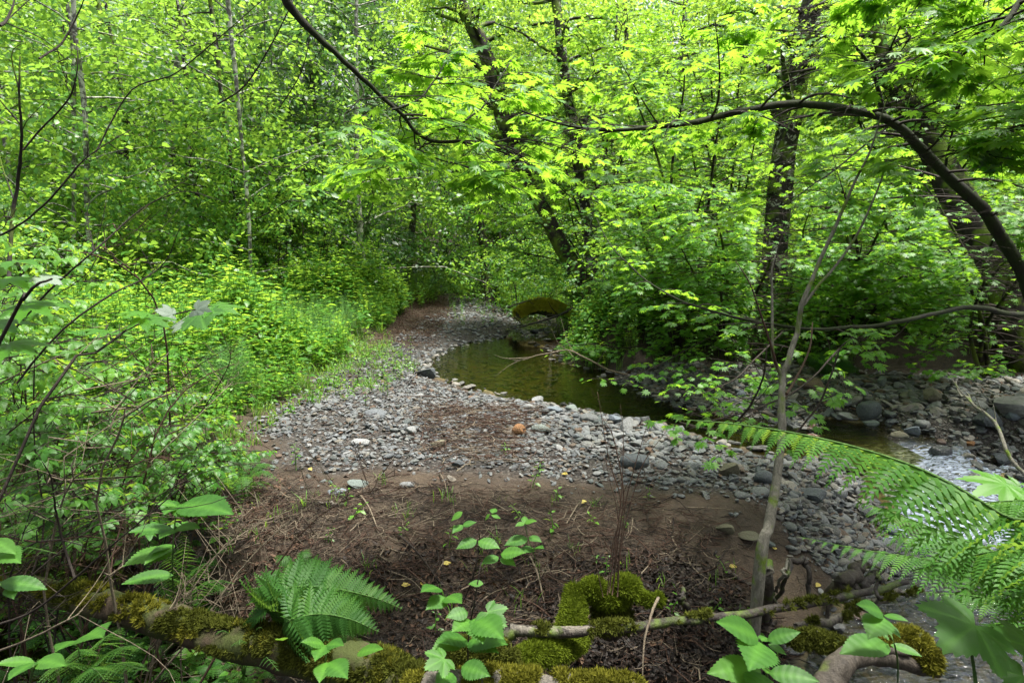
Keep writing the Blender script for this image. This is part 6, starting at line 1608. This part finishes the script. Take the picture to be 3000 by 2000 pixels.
# long arching bare stems of the thicket at the left edge
LS = [([(20, 640), (28, 520), (40, 420), (48, 340), (45, 220), (48, 130)], 3.0, .016, 'bark_dark', 'upright dark stem of the left thicket, thickest of its stems'),
 ([(52, 345), (90, 300), (140, 250), (165, 210), (180, 130), (160, 60)], 3.0, .008, 'twig', 'dark stem curling up and right from the thickest left stem'),
 ([(0, 540), (60, 505), (130, 440), (200, 360), (300, 300)], 2.6, .008, 'twig', 'long stem slanting up from the left edge at mid height'),
 ([(30, 760), (120, 660), (200, 590), (250, 545), (325, 480), (420, 440), (510, 465)][:6] + [(512, 462)], 2.2, .006, 'twig', 'dark arching stem whose thin tip points right over the meadow'),
 ([(40, 880), (140, 760), (250, 680), (330, 640), (380, 600), (415, 520)], 2.2, .006, 'twig', 'dark arching stem just below, curving up at its tip'),
 ([(0, 60), (20, 40), (42, -20)], 2.4, .010, 'twig', 'dark stem crossing the top left corner'),
 ([(90, 135), (140, 100), (180, 30), (200, -20)], 2.4, .007, 'twig', 'thin dark branch curving up at the top left'),
 ([(220, 350), (300, 210), (400, 170), (500, 90), (580, 20), (640, -30)], 3.4, .007, 'twig', 'thin branch sweeping up to the top edge in front of the pale trunk'),
 ([(500, 240), (560, 200), (620, 110), (670, 10), (680, -30)], 3.0, .007, 'twig', 'thin branch rising to the top edge left of the drooping maple bough'),
 ([(640, 250), (690, 170), (712, 80), (725, -20)], 3.2, .005, 'twig', 'thin branch hanging just left of the drooping maple bough'),
 ([(0, 880), (80, 840), (180, 800), (300, 745), (420, 690)], 2.4, .0045, 'twig_pale', 'pale dry stem crossing the left thicket low'),
 ([(0, 1010), (140, 900), (260, 840), (380, 760), (430, 730)], 2.6, .0045, 'twig_red', 'reddish stem slanting up through the left brush'),
 ([(60, 1360), (100, 1210), (80, 1030), (78, 880), (84, 780)], 2.4, .006, 'twig', 'dark upright stem in the left brush'),
 ([(172, 1330), (150, 1260), (130, 1180), (118, 1100), (98, 1060)], 2.0, .007, 'twig', 'bent dark stem ending at the mossy log'),
 ([(-20, 1440), (80, 1400), (180, 1320), (330, 1190), (440, 1100)], 1.8, .006, 'twig', 'dark stem rising from the bottom left corner'),
 ([(-20, 1500), (60, 1470), (160, 1420), (190, 1400)], 1.6, .005, 'twig_pale', 'pale stick across the bottom left water'),
 ([(0, 1345), (60, 1330), (120, 1280), (230, 1200), (330, 1180)], 2.2, .005, 'twig', 'thin dark stem over the bog water'),
 ([(0, 1230), (100, 1245), (200, 1232), (330, 1250)], 2.4, .006, 'twig_red', 'brown stem lying level across the left brush'),
 ([(500, 1120), (460, 1180), (440, 1240), (420, 1330)], 2.3, .004, 'twig_red', 'reddish upright stem beside the bluish leaf pairs'),
 ([(240, 1180), (320, 1160), (480, 1080), (620, 1060)], 2.8, .005, 'twig', 'dark twig pointing right onto the silt'),
 ([(380, 1000), (450, 960), (520, 850), (530, 800)], 2.8, .005, 'twig_red', 'reddish shoot rising in front of the meadow edge'),
 ([(250, 1000), (380, 900), (470, 830), (600, 760)], 2.6, .004, 'twig_red', 'long thin reddish shoot leaning over the meadow'),
]
for q, (pix, dd, r, mt, lab) in enumerate(LS):
    dark_stem(lab, [(u, v, dd + .1 * math.sin(i + q)) for i, (u, v) in enumerate(pix)], r * .62, mt, 'branch', side=4, seed=300 + q)
# the tangle of thin stems at the left edge
gt2 = np.random.default_rng(66); _tm = []
for q in range(5):
    k = np.linspace(0, 1, 12); arcx = k * 1.0; arcz = .45 * np.sin(k * 2.2) * (1 + .2 * gt2.normal()) + .15 * k
    pth = np.stack([arcx, np.cumsum(gt2.normal(0, .012, 12)), arcz], 1)
    br = [pth] + [np.stack([pth[i] + (np.array([gt2.uniform(.1, .25), gt2.normal(0, .12), gt2.uniform(-.02, .2)])) * t for t in np.linspace(0, 1, 12)]) for i in (4, 6, 8, 9)]
    rr = [np.linspace(.0048, .0014, 12)] + [np.linspace(.002, .0008, 12)] * 4
    V, Fc = tubes(np.stack(br), np.stack(rr), 5); _tm.append([mesh('bramble_cane', V, Fc, M[mt]) for mt in ('twig_red', 'twig', 'twig_pale')])
for q in range(64):
    u = gt2.uniform(-120, 330); dd = gt2.uniform(2.2, 4.2); x = (u - 1176) / F * dd; a = gt2.normal(.1, .9) + (math.pi if q % 5 == 0 else 0); L = gt2.uniform(.6, 1.5)
    o = obj('bramble_cane', _tm[q % 5][(q * 7) % 3]); o.location = (x, dd, ground1(x, dd)); o.rotation_euler = (gt2.normal(0, .2), gt2.uniform(-.75, -.1), a); o.scale = (L, L, L * gt2.uniform(.8, 1.4))
    props(o, 'thin bare arching cane of the tangle at the left edge', 'cane', 'bare canes of the tangle at the left edge')
# thicket shrubs
TRIF = tri(M['shrub']); TRIF.name = 'leaf'; proto('tri', TRIF)
TRIB = recolour(TRIF, M['herb']); proto('trib', TRIB)
gq = np.random.default_rng(8)
def thicket(label, u, v, tips, seed, dd=None, size=.045, nb=9, leafk='tri', group=None, limit=60, mat='twig_red', r=.006, bl=.28):
    b = GT(u, v) if dd is None else np.array([(u - 1176) / F * dd, dd, ground1((u - 1176) / F * dd, dd)])
    st = []
    gg = np.random.default_rng(seed)
    for (tu, tv, td) in tips:
        t = P(tu, tv, td); m = b + (t - b) * .5 + np.array([0, 0, .25 * abs(t[2] - b[2])]) + gg.normal(0, .05, 3)
        st.append(([b, m, t], [r, r * .6, .0015]))
    return leafy_plant('bramble_shrub', label, 'shrub', b, st, M[mat], size, [PROTO[leafk].data], [leafk], seed, group, limit, nb=nb, blen=bl, tw=3, twl=.12, t0=.3, nodes_=1, partname='stem')
thicket('bramble with toothed leaf trios low in the left thicket', 60, 1150, [(60, 640, 2.4), (150, 760, 2.3), (250, 820, 2.4), (20, 820, 2.2), (180, 900, 2.3)], 401, nb=12, leafk='trib')
thicket('bramble arching out of the left edge at meadow height', -60, 1100, [(120, 540, 2.6), (40, 480, 2.7), (210, 620, 2.6), (90, 700, 2.4)], 402, nb=12, leafk='trib')
thicket('bramble in front of the meadow, left of the silt', 330, 1150, [(300, 880, 3.2), (420, 900, 3.3), (500, 960, 3.3), (240, 950, 3.0), (380, 980, 3.0), (180, 900, 3.1)], 403, nb=9)
thicket('low bramble spilling onto the silt at the left', 400, 1180, [(520, 1040, 3.4), (470, 1010, 3.5), (380, 1040, 3.2), (300, 1060, 3.0), (430, 1090, 3.0)], 404, nb=9)
thicket('bramble behind the ferns at the left edge', 120, 1200, [(80, 960, 2.5), (160, 1000, 2.5), (230, 1030, 2.6), (20, 1000, 2.4), (280, 980, 2.8)], 405, nb=12)
thicket('bramble with dark shaded leaves beside the bog water', 150, 1300, [(180, 1120, 2.3), (260, 1150, 2.4), (60, 1120, 2.2), (300, 1200, 2.4)], 406, nb=7)
for q, (u, dd, h) in enumerate([(-120, 7.5, 2.2), (120, 9.0, 1.6), (-60, 9.5, 2.6), (-160, 6.0, 2.0), (30, 11, 2.6)]):
    x = (u - 1176) / F * dd
    bush('leafy bush of the left thicket in front of the wood', x, dd, h, .9, ['tr0', 'tr1', 'tr2', 'al0', 'al1'] if q % 2 else keyset('al', 0), 700 + q, 'leafy bushes of the left thicket', 60, .75)
# ------------------------------------------------------------------ logs, moss and driftwood
def tuft_mesh(seed, mat, n=16, h=.017, w=.0020):
    g = np.random.default_rng(seed); V, Fc = [], []
    for _ in range(n):
        a = g.uniform(0, 6.28); el = g.uniform(.3, 1.4); d = np.array([math.cos(a) * math.cos(el), math.sin(a) * math.cos(el), math.sin(el)]) * h * g.uniform(.6, 1.3)
        s = np.array([-math.sin(a), math.cos(a), 0]) * w; p = g.normal(0, .003, 3) * [1, 1, .3]
        b = len(V); V.extend([p - s, p + s, p + d * .6 + s, p + d]); Fc.extend([(b, b + 1, b + 2), (b, b + 2, b + 3)])
    return mesh('moss', V, Fc, M[mat], False)
for k in ('moss', 'moss_gold', 'moss_dull', 'moss_far'):
    for i in range(3): proto('%s%d' % (k, i), tuft_mesh(400 + i, k))
def moss_on(root, pts, n, key, seed=0, thr=.1, size=1.0, patch=0.0):
    """pts: arrays of surface points and normals"""
    g = np.random.default_rng(seed); p, nrm = pts
    i = g.integers(0, len(p), n * 3); pp = p[i] + g.normal(0, .004, (len(i), 3)); nn = nrm[i]
    k = nn[:, 2] > thr - .2 * g.random(len(i))
    if patch: k &= (vnoise(pp[:, 0] * 1.0, pp[:, 1] + pp[:, 2], 9, seed) > patch)
    pp, nn = pp[k][:n], nn[k][:n]
    a = g.normal(size=pp.shape)
    return scatter('moss', pp, np.cross(nn, a), nn + g.normal(0, .2, nn.shape), size * g.uniform(.7, 1.4, len(pp)), ['%s%d' % (key, q) for q in range(3)], parent=root, seed=seed)
def surf_tube(path, rad, n=4000, seed=0):
    g = np.random.default_rng(seed); K = len(path); t = g.uniform(0, K - 1, n); i = np.minimum(t.astype(int), K - 2); f = (t - i)[:, None]
    c = path[i] * (1 - f) + path[i + 1] * f; T = path[i + 1] - path[i]; T /= np.linalg.norm(T, axis=1, keepdims=True)
    a = g.normal(size=c.shape); a -= T * (a * T).sum(1, keepdims=True); a /= np.linalg.norm(a, axis=1, keepdims=True)
    r = np.interp(t / (K - 1), np.linspace(0, 1, len(rad)), rad)[:, None]
    return c + a * r * 1.0, a
def log(name, label, pts, rad, mat, cat='log', sides=16, bump=.09, n=34, mossn=0, mosskey='moss', seed=0, thr=.1, patch=0.0, part='wood', wob=.01, size=1.0):
    root = thing(name, pts[0], label, cat)
    o, path = tube_obj(part, pts, rad, root, M[mat], n, sides, bump, wob, seed=seed)
    if mossn: moss_on(root, surf_tube(path, rad, 6000, seed), mossn, mosskey, seed, thr, size, patch)
    return root, path
def GD(u, v, dz=0.0, lift=0):
    return GT(u, v + lift, dz)
def at_depth_of(u, v, gv):
    """the point seen at (u, v) that stands over the ground point seen at (u, gv)"""
    q = GT(u, gv); d = q[1] * cp - (q[2] - CAMZ) * sp
    return P(u, v, d)
L1 = [P(-60, 1345, 2.75), P(60, 1352, 2.65), P(180, 1370, 2.55), P(350, 1412, 2.45), P(500, 1462, 2.35), P(650, 1500, 2.25), P(790, 1535, 2.18), P(900, 1555, 2.12), P(960, 1575, 2.1)]
root, path = log('fallen_log', 'rotting mossy log lying across the bottom left from the edge to the middle', L1, [.035, .045, .055, .06, .07, .075, .07, .06], 'wood_rot', mossn=6000, mosskey='moss_dull', seed=3, thr=.2, patch=.08, sides=20)
moss_on(root, surf_tube(path, [.035, .045, .055, .06, .07, .075, .07, .06], 6000, 9), 1800, 'moss_gold', 5, .35, 1.1, .16)
L2 = [P(930, 1600, 2.0), P(1100, 1582, 1.98), P(1300, 1585, 1.96), P(1500, 1610, 1.95)]
log('fallen_log', 'weathered mossy log along the bottom edge in the middle', L2, [.05, .055, .05, .04], 'wood_grey', mossn=3500, mosskey='moss_gold', seed=4, thr=.2, patch=-.05)
L2b = [P(980, 1570, 2.1), P(1020, 1535, 2.15), P(1080, 1510, 2.15), P(1150, 1520, 2.1), P(1190, 1560, 2.05)]
log('mossy_log', 'golden moss mound at the bottom edge under the salmonberry', L2b, [.03, .04, .045, .04, .02], 'wood_rot', mossn=6500, mosskey='moss_dull', seed=14, thr=-.1, cat='log')
# mossy stump with its two mossy arms
root = thing('mossy_stump', GT(1400, 1420), 'dark stump capped with bright green moss behind the fallen branch', 'stump')
def mound(root, u, v, d, rx, ry, rz, seed, mat='wood_rot', mossn=5000, key='moss', part='wood'):
    c = P(u, v, d); g = np.random.default_rng(seed)
    bm = bmesh.new(); bmesh.ops.create_icosphere(bm, subdivisions=4, radius=1); off = Vector(g.uniform(-9, 9, 3))
    for vv in bm.verts:
        k = 1 + .28 * mnoise.noise(vv.co * 1.6 + off) + .10 * mnoise.noise(vv.co * 5 + off); vv.co = Vector((vv.co.x * rx, vv.co.y * ry, vv.co.z * rz)) * k
    me = bpy.data.meshes.new(part); bm.to_mesh(me); bm.free(); me.materials.append(M[mat]); me.polygons.foreach_set('use_smooth', np.ones(len(me.polygons), bool))
    o = obj(part, me, root, loc=tuple(c - np.array(root.location)))
    co = np.empty(len(me.vertices) * 3, np.float32); me.vertices.foreach_get('co', co); co = co.reshape(-1, 3)
    nn = np.array([v_.normal[:] for v_ in me.vertices])
    moss_on(root, (co + c, nn), mossn, key, seed, -.15, 1.25)
mound(root, 1438, 1352, 2.85, .045, .05, .04, 11)
mound(root, 1362, 1355, 2.85, .042, .04, .032, 12)
mound(root, 1400, 1372, 2.85, .07, .05, .03, 13)
mound(root, 1405, 1420, 2.88, .085, .07, .10, 14, 'wood_wet', 300, 'moss_dull')
ap = [P(1325, 1352, 2.85), P(1320, 1380, 2.82), P(1316, 1420, 2.75), P(1308, 1455, 2.7)]
tp_o, tpath = tube_obj('root', ap, [.012, .028, .035, .03], root, M['wood_rot'], 16, 12, .1, seed=5); moss_on(root, surf_tube(tpath, [.025, .032, .040, .045], 5000, 1), 4500, 'moss', 6, -.2, 1.2)
ap = [P(1330, 1470, 2.62), P(1290, 1490, 2.5), P(1230, 1505, 2.4), P(1175, 1530, 2.3)]
tp_o, tpath = tube_obj('root', ap, [.022, .035, .035, .02], root, M['wood_rot'], 16, 12, .1, seed=6); moss_on(root, surf_tube(tpath, [.025, .040, .040, .023], 5000, 2), 4500, 'moss', 7, -.2, 1.2)
ap = [P(1460, 1362, 2.85), P(1480, 1375, 2.83), P(1500, 1382, 2.8), P(1520, 1372, 2.8)]
tp_o, tpath = tube_obj('root', ap, [.012, .012, .014, .008], root, M['wood_rot'], 14, 8, .1, seed=7); moss_on(root, surf_tube(tpath, [.014, .015, .016, .01], 3000, 3), 1500, 'moss', 8, -.2, 1.0)
# the long fallen branch
fb = [P(1170, 1446, 2.42), P(1230, 1449, 2.43), P(1290, 1451, 2.45), P(1360, 1447, 2.48), P(1434, 1439, 2.5), P(1568, 1424, 2.55), P(1640, 1418, 2.58), P(1718, 1409, 2.62), P(1843, 1389, 2.7), P(1968, 1364, 2.78), P(2030, 1348, 2.82), P(2085, 1336, 2.86)]
root, path = log('fallen_branch', 'long weathered branch lying across the foot of the sapling', fb, [.021, .020, .021, .019, .020, .0175, .018, .017, .0175, .017, .015, .012], 'wood_wet', 'branch', 12, .06, 60, 900, 'moss_dull', 8, .3, .05, wob=.004)
tube_obj('bare_wood', [p_ + np.array([0, -.0015, .0015]) for p_ in fb[:4]], [.0215, .0205, .0212, .0185], root, M['wood_grey'], 24, 12, .07, seed=18)
tube_obj('burl', [P(1180, 1448, 2.42), P(1160, 1462, 2.4), P(1140, 1485, 2.38), P(1130, 1520, 2.35)], [.02, .028, .030, .022], root, M['wood_wet'], 12, 10, .1, seed=9)
fb2 = [P(1830, 1440, 2.75), P(1870, 1428, 2.78), P(1920, 1415, 2.85), P(1970, 1395, 2.92), P(2010, 1375, 3.0), P(2060, 1362, 3.05), P(2110, 1360, 3.1)]
root, path = log('fallen_branch', 'second, shorter branch lying just below the long one at the right', fb2, [.012, .016, .020, .018, .019, .013, .008], 'wood_grey', 'branch', 10, .1, 36, 500, 'moss_dull', 10, .3, .05)
tube_obj('snag', [P(1900, 1418, 2.82), P(1902, 1395, 2.82), P(1906, 1382, 2.82)], [.009, .008, .005], root, M['wood_red'], 8, 7, .1, seed=3)
log('driftwood', 'reddish piece of driftwood standing on the silt beside the lower stream', [GT(1905, 1375, .0), P(1925, 1345, 3.15), P(1960, 1315, 3.2), P(1985, 1290, 3.25)], [.03, .035, .032, .02], 'wood_red', 'driftwood', seed=11, bump=.06)
log('driftwood', 'dark half-sunk branch beside the reddish driftwood at the water edge', [P(1930, 1372, 3.1), P(1980, 1335, 3.2), P(2030, 1305, 3.3)], [.022, .026, .014], 'wood_wet', 'driftwood', seed=12, bump=.06)
log('tree_root', 'dark bent root looping up from the silt right of the sapling', [GT(1765, 1400, -.02), P(1798, 1340, 2.9), P(1815, 1295, 2.95), P(1838, 1278, 2.97), P(1852, 1292, 2.97), P(1862, 1340, 2.95), P(1876, 1385, 2.9)], [.010, .010, .013, .014, .012, .011, .009], 'wood_wet', 'root', 10, seed=13)
log('dead_stick', 'pale grey stick leaning against the looping root', [GT(1770, 1415, -.01), P(1790, 1335, 2.88), P(1815, 1283, 2.92)], [.007, .007, .005], 'bark_sap', 'stick', 8, seed=15)
log('dead_stick', 'thick wet brown stick lying on the silt left of the sapling foot', [GT(1668, 1318, .01), GT(1700, 1335, .015), GT(1742, 1360, .01)], [.013, .014, .010], 'wood_red', 'stick', 8, seed=16)
log('dead_stick', 'dark stick in the mud behind the fallen branch left of the sapling', [GT(1572, 1385, .01), GT(1640, 1400, .02), GT(1725, 1412, .01)], [.006, .009, .006], 'wood_wet', 'stick', 8, seed=17)
log('dead_stick', 'short upright dark stub in the mud behind the fallen branch', [GT(1580, 1405, -.02), P(1572, 1380, 2.85), P(1568, 1345, 2.85)], [.014, .013, .009], 'wood_wet', 'stick', 8, seed=19)
log('bare_branch', 'thin dark branch hanging down over the right end of the long fallen branch', [P(2005, 1300, 2.75), P(2020, 1330, 2.72), P(2018, 1365, 2.7), P(2012, 1400, 2.7)], [.006, .009, .008, .004], 'wood_wet', 'branch', 8, seed=20)
log('log', 'pale broken stick end on the silt at the upper left', [GT(725, 1160, .012), GT(757, 1162, .014), GT(790, 1163, .012)], [.011, .012, .010], 'wood_grey', 'stick', 10, seed=21)
# gnarled root at the bottom right
root, path = log('gnarled_root', 'smooth gnarled brown root at the bottom edge left of the big lobed leaf', [P(1880, 1640, 1.9), P(1905, 1570, 1.95), P(1935, 1520, 2.0), P(1990, 1505, 2.05), P(2060, 1515, 2.1), P(2150, 1540, 2.15)], [.045, .045, .038, .030, .026, .024], 'wood_red', 'root', 14, .05, seed=22, wob=.003, part='root')
tube_obj('root', [P(1935, 1525, 2.0), P(1960, 1496, 2.02), P(2010, 1492, 2.05), P(2090, 1500, 2.1)], [.026, .022, .016, .008], root, M['wood_red'], 14, 10, .05, seed=23)
log('mossy_root', 'golden moss clump on the root behind the big lobed leaf', [P(2010, 1490, 2.15), P(2060, 1480, 2.15), P(2110, 1490, 2.15), P(2130, 1530, 2.1)], [.02, .035, .035, .02], 'wood_rot', 'root', 10, .1, mossn=3500, mosskey='moss_gold', seed=24, thr=-.2)
log('mossy_log', 'dark mossy root beside the lower stream under the second branch', [P(1800, 1475, 2.5), P(1870, 1470, 2.5), P(1950, 1490, 2.45)], [.02, .03, .02], 'wood_wet', 'root', 10, .1, mossn=1500, mosskey='moss_dull', seed=25, thr=.0)
# far mossy log at the inlet of the pool
d = 13.6
root = thing('mossy_log', P(1245, 712, d), 'yellow-mossed log end jutting over the stream beyond the pool', 'log')
far_moss = [P(1190, 722, d - .2), P(1222, 706, d), P(1262, 708, d), P(1312, 724, d + .1)]
o, path = tube_obj('wood', far_moss, [.08, .14, .15, .10], root, M['wood_rot'], 20, 14, .12, seed=26)
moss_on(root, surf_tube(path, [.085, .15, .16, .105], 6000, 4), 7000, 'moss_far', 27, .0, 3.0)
dark_stem('pale bare stick lying on the yellow-mossed log', [(1165, 706, 13.3), (1200, 694, 13.3), (1250, 682, 13.4)], .02, 'wood_grey', 'stick', 'dead_stick', side=2, seed=77)

# ------------------------------------------------------------------ litter: twigs, dead stems and leaves
def twig_proto(seed, L=.22):
    g = np.random.default_rng(seed); k = np.linspace(-.5, .5, 6)
    p = np.stack([g.normal(0, .012, 6), k * L, np.abs(g.normal(0, .006, 6))], 1); p = np.cumsum(g.normal(0, .006, (6, 3)), 0) * [1, 0, .4] + p
    q = np.stack([p[2], p[2] + [.02 * g.normal(), .03, .006], p[2] + [.05 * g.normal(), .06, .01], p[2] + [.06 * g.normal(), .09, .012], p[2] + [.08 * g.normal(), .11, .01], p[2] + [.09 * g.normal(), .12, .008]])
    V, Fc = tubes(np.stack([p, q]), np.stack([np.linspace(.003, .0012, 6), np.linspace(.0016, .0008, 6)]), 4)
    return V, Fc
for i in range(6):
    V, Fc = twig_proto(600 + i)
    for key, mt in (('tw', 'twig'), ('tp', 'twig_pale'), ('tR', 'twig_red')): proto('%s%d' % (key, i), mesh('twig', V, Fc, M[mt]))
DL = recolour(ovate_leaf('leaf', M['brown_leaf'], .3, 3, .4, -.2), M['brown_leaf']); YL = recolour(ovate_leaf('leaf', M['yellow_leaf'], .34, 4, .2, .2), M['yellow_leaf'])
proto('dl', DL); proto('yl', YL)
BITS = mesh('bark_bit', [(-.5, 0, 0), (.5, -.1, 0), (.45, .3, .12), (-.4, .35, .05), (0, .15, .2)], [(0, 1, 4), (1, 2, 4), (2, 3, 4), (3, 0, 4)], M['brown_leaf'], False, {'tint': np.zeros(5)}); proto('bit', BITS)
proto('wl', recolour(DL, M['wet_leaf'])); proto('wb', recolour(BITS, M['wet_leaf']))
gl_ = np.random.default_rng(19)
def litter_on(poly, n, keys, s0, s1, name, seed, dz=.006, flat=.12, clear=True):
    xy = sample_poly(poly, n, gl_); x, y = xy[:, 0], xy[:, 1]
    if clear:
        w_ = np.minimum.reduce([sdf(x, y, p_) for p_ in (POOL, RIFF, LOWER)]) > .08; x, y = x[w_], y[w_]
    n = len(x); a = gl_.uniform(0, 6.28, n)
    scatter(name, np.stack([x, y, ground(x, y) + dz + gl_.uniform(0, .012, n)], 1), np.stack([np.cos(a), np.sin(a), gl_.normal(0, flat, n)], 1), np.stack([gl_.normal(0, flat, n), gl_.normal(0, flat, n), np.ones(n)], 1), gl_.uniform(s0, s1, n), keys, seed=seed)
ALLG = gp([(560, 980), (1000, 900), (1500, 1000), (2000, 1150), (2080, 1260), (1900, 1420), (1850, 1580), (500, 1640), (150, 1400), (250, 1120)])
SILT = gp([(500, 1090), (620, 1090), (900, 1110), (1350, 1140), (1700, 1180), (2000, 1260), (1890, 1420), (1840, 1560), (1000, 1600), (560, 1560), (400, 1300), (420, 1120)], -.1)
LEFTB = gp([(-100, 1100), (450, 1080), (620, 1150), (700, 1300), (560, 1480), (-100, 1480)], -.1)
TW = ['tw%d' % i for i in range(6)]; TPK = ['tp%d' % i for i in range(6)]; TRK = ['tR%d' % i for i in range(6)]
litter_on(SILT, 600, TW + TRK + TPK[:2], .25, 1.1, 'twig_litter', 1)
litter_on(gp([(560, 1200), (1000, 1150), (1700, 1250), (1850, 1400), (1800, 1560), (600, 1520)], -.1), 1500, TRK + TW + TPK[:3], .4, 1.5, 'twig_litter', 2, .01, .2)
litter_on(LEFTB, 900, TW + TPK + TRK, .4, 1.7, 'twig_litter', 3, .015, .25)
litter_on(gp([(1000, 950), (1250, 960), (1200, 1080), (1000, 1090), (950, 1010)]), 260, TRK + TPK[:2], .6, 1.8, 'dry_stem_litter', 4, .05, .15)
cover([np.array(p_) for p_ in ((.8, 10.3), (1.2, 9.6), (9, 8.6), (9, 10.5), (1.5, 11.5))], 2400, ['hw0', 'hw1', 'hw2', 'hb0', 'gr0'], .5, 1.0, 14, 'bank_undergrowth')
litter_on(NEARBAR, 420, TRK + TW, .3, 1.0, 'twig_litter', 5, .03)
litter_on(gp([(915, 690), (1000, 680), (1040, 720), (1000, 790), (900, 800), (850, 800)]), 1500, TRK + TPK[:2], .5, 1.6, 'brown_flood_litter', 6, .02, .3)
litter_on(SILT, 3500, ['bit'], .003, .010, 'bark_litter', 7, .001)
litter_on(gp([(915, 690), (1000, 680), (1040, 720), (1000, 790), (900, 800), (850, 800)]), 4000, ['bit', 'dl'], .015, .05, 'brown_flood_litter', 16, .03, .5)
litter_on(gp([(900, 1290), (1700, 1330), (1850, 1420), (1800, 1600), (700, 1600), (600, 1400)], -.15), 6000, ['wb', 'wl', 'wl', 'dl'], .010, .045, 'wet_leaf_litter', 8, .004, .5)
litter_on(gp([(1420, 1340), (1700, 1330), (1850, 1420), (1800, 1650), (1200, 1650), (1180, 1480)], -.2), 5000, ['wb', 'wl'], .015, .05, 'wet_leaf_litter', 18, .006, .6)
litter_on(LEFTB, 4500, ['dl', 'bit'], .015, .05, 'leaf_litter', 9, .004, .5)
litter_on(NEARBAR, 1200, ['dl', 'bit'], .01, .03, 'leaf_litter', 10, .03, .4)
litter_on(FARBAR, 500, ['dl', 'bit'], .02, .05, 'leaf_litter', 11, .05, .4)
litter_on(FARBAR, 120, TW, .8, 2.0, 'twig_litter', 12, .07)
# yellow leaves on the silt, each one its own
for q, (u, v, lab) in enumerate([(1674, 1307, 'fallen yellow leaf left of the sapling foot'), (1779, 1268, 'fallen yellow leaf right of the sapling stem'), (1797, 1354, 'fallen yellow leaf under the looping root'), (1882, 1346, 'fallen pale yellow leaf near the reddish driftwood'), (1918, 1337, 'bright yellow leaf beside the reddish driftwood'),
        (922, 1351, 'round yellow leaf at the tip of the log fern'), (970, 1352, 'small yellow leaf right of the round one'), (1304, 1094, 'yellow leaf on the near gravel above the silt'), (1345, 1155, 'pale yellow leaf on the silt below the gravel'), (710, 1080, 'yellow leaf at the left edge of the gravel'), (1018, 1302, 'small yellow leaf among the dead twigs'), (1172, 1030, 'yellow-green leaf on the near gravel')]):
    p = GT(u, v, .02); a = q * 1.3
    props(obj('fallen_leaf', YL, M=matrix(p, np.array([math.cos(a), math.sin(a), .1]), np.array([.1, -.3, 1.]), .05)), lab, 'leaf')
# longer twigs lying on the silt, individually
gt_ = np.random.default_rng(23)
for q in range(46):
    u, v = gt_.uniform(620, 1650), gt_.uniform(1130, 1520); p = GT(u, v, .012); a = gt_.uniform(-1.2, 1.9); L = gt_.uniform(.12, .38)
    d = np.array([math.cos(a), math.sin(a), 0]) * L
    mid = p + d * .5 + gt_.normal(0, .02, 3); end = p + d
    end[2] = ground1(end[0], end[1]) + .012 + gt_.uniform(0, .04); mid[2] = ground1(mid[0], mid[1]) + .02
    V, Fc = tubes(catmull([p, mid, end], 8)[None], np.linspace(.005, .002, 8)[None] * gt_.uniform(.6, 1.2), 5)
    o = obj('fallen_twig', mesh('fallen_twig', V - p, Fc, M[['twig', 'twig_red', 'twig_pale'][q % 3]]), loc=tuple(p)); props(o, 'thin dead twig lying on the dark silt of the foreground', 'twig', 'dead twigs on the silt of the foreground')
for q, (a_, b_, r, mt, lab) in enumerate([((822, 1135), (868, 1222), .007, 'twig_pale', 'pale straight stick lying on the silt at the left'), ((905, 1225), (1010, 1345), .008, 'twig', 'dark stick slanting towards the log fern'), ((1030, 1420), (920, 1300), .007, 'twig_red', 'brown stick among the dead twigs left of the middle'),
        ((1210, 1270), (1250, 1390), .007, 'twig_pale', 'pale forked stick standing out of the mud in the middle'), ((1180, 1380), (1265, 1425), .006, 'twig_red', 'brown stick pointing to the fallen branch'), ((560, 1110), (615, 1075), .012, 'wood_wet', 'thick dark stick at the left end of the gravel'), ((1300, 1210), (1330, 1160), .005, 'twig_pale', 'small pale twig standing on the silt'),
        ((1055, 1010), (1180, 960), .005, 'twig_red', 'reddish dry stem across the near gravel'), ((905, 915), (1060, 920), .005, 'twig_red', 'long orange-brown stem along the top of the near gravel'), ((1010, 1090), (1030, 1160), .004, 'twig_pale', 'upright dry stem at the gravel edge'), ((1120, 1150), (1085, 1230), .004, 'twig_red', 'reddish stem leaning behind the salmonberry shoot')]):
    p0 = GT(*a_, .02); p1 = GT(*b_, .02); m_ = (p0 + p1) / 2 + np.array([.01, 0, .02])
    V, Fc = tubes(catmull([p0, m_, p1], 10)[None], np.linspace(r, r * .6, 10)[None], 6)
    props(obj('fallen_stick', mesh('fallen_stick', V - p0, Fc, M[mt]), loc=tuple(p0)), lab, 'stick')
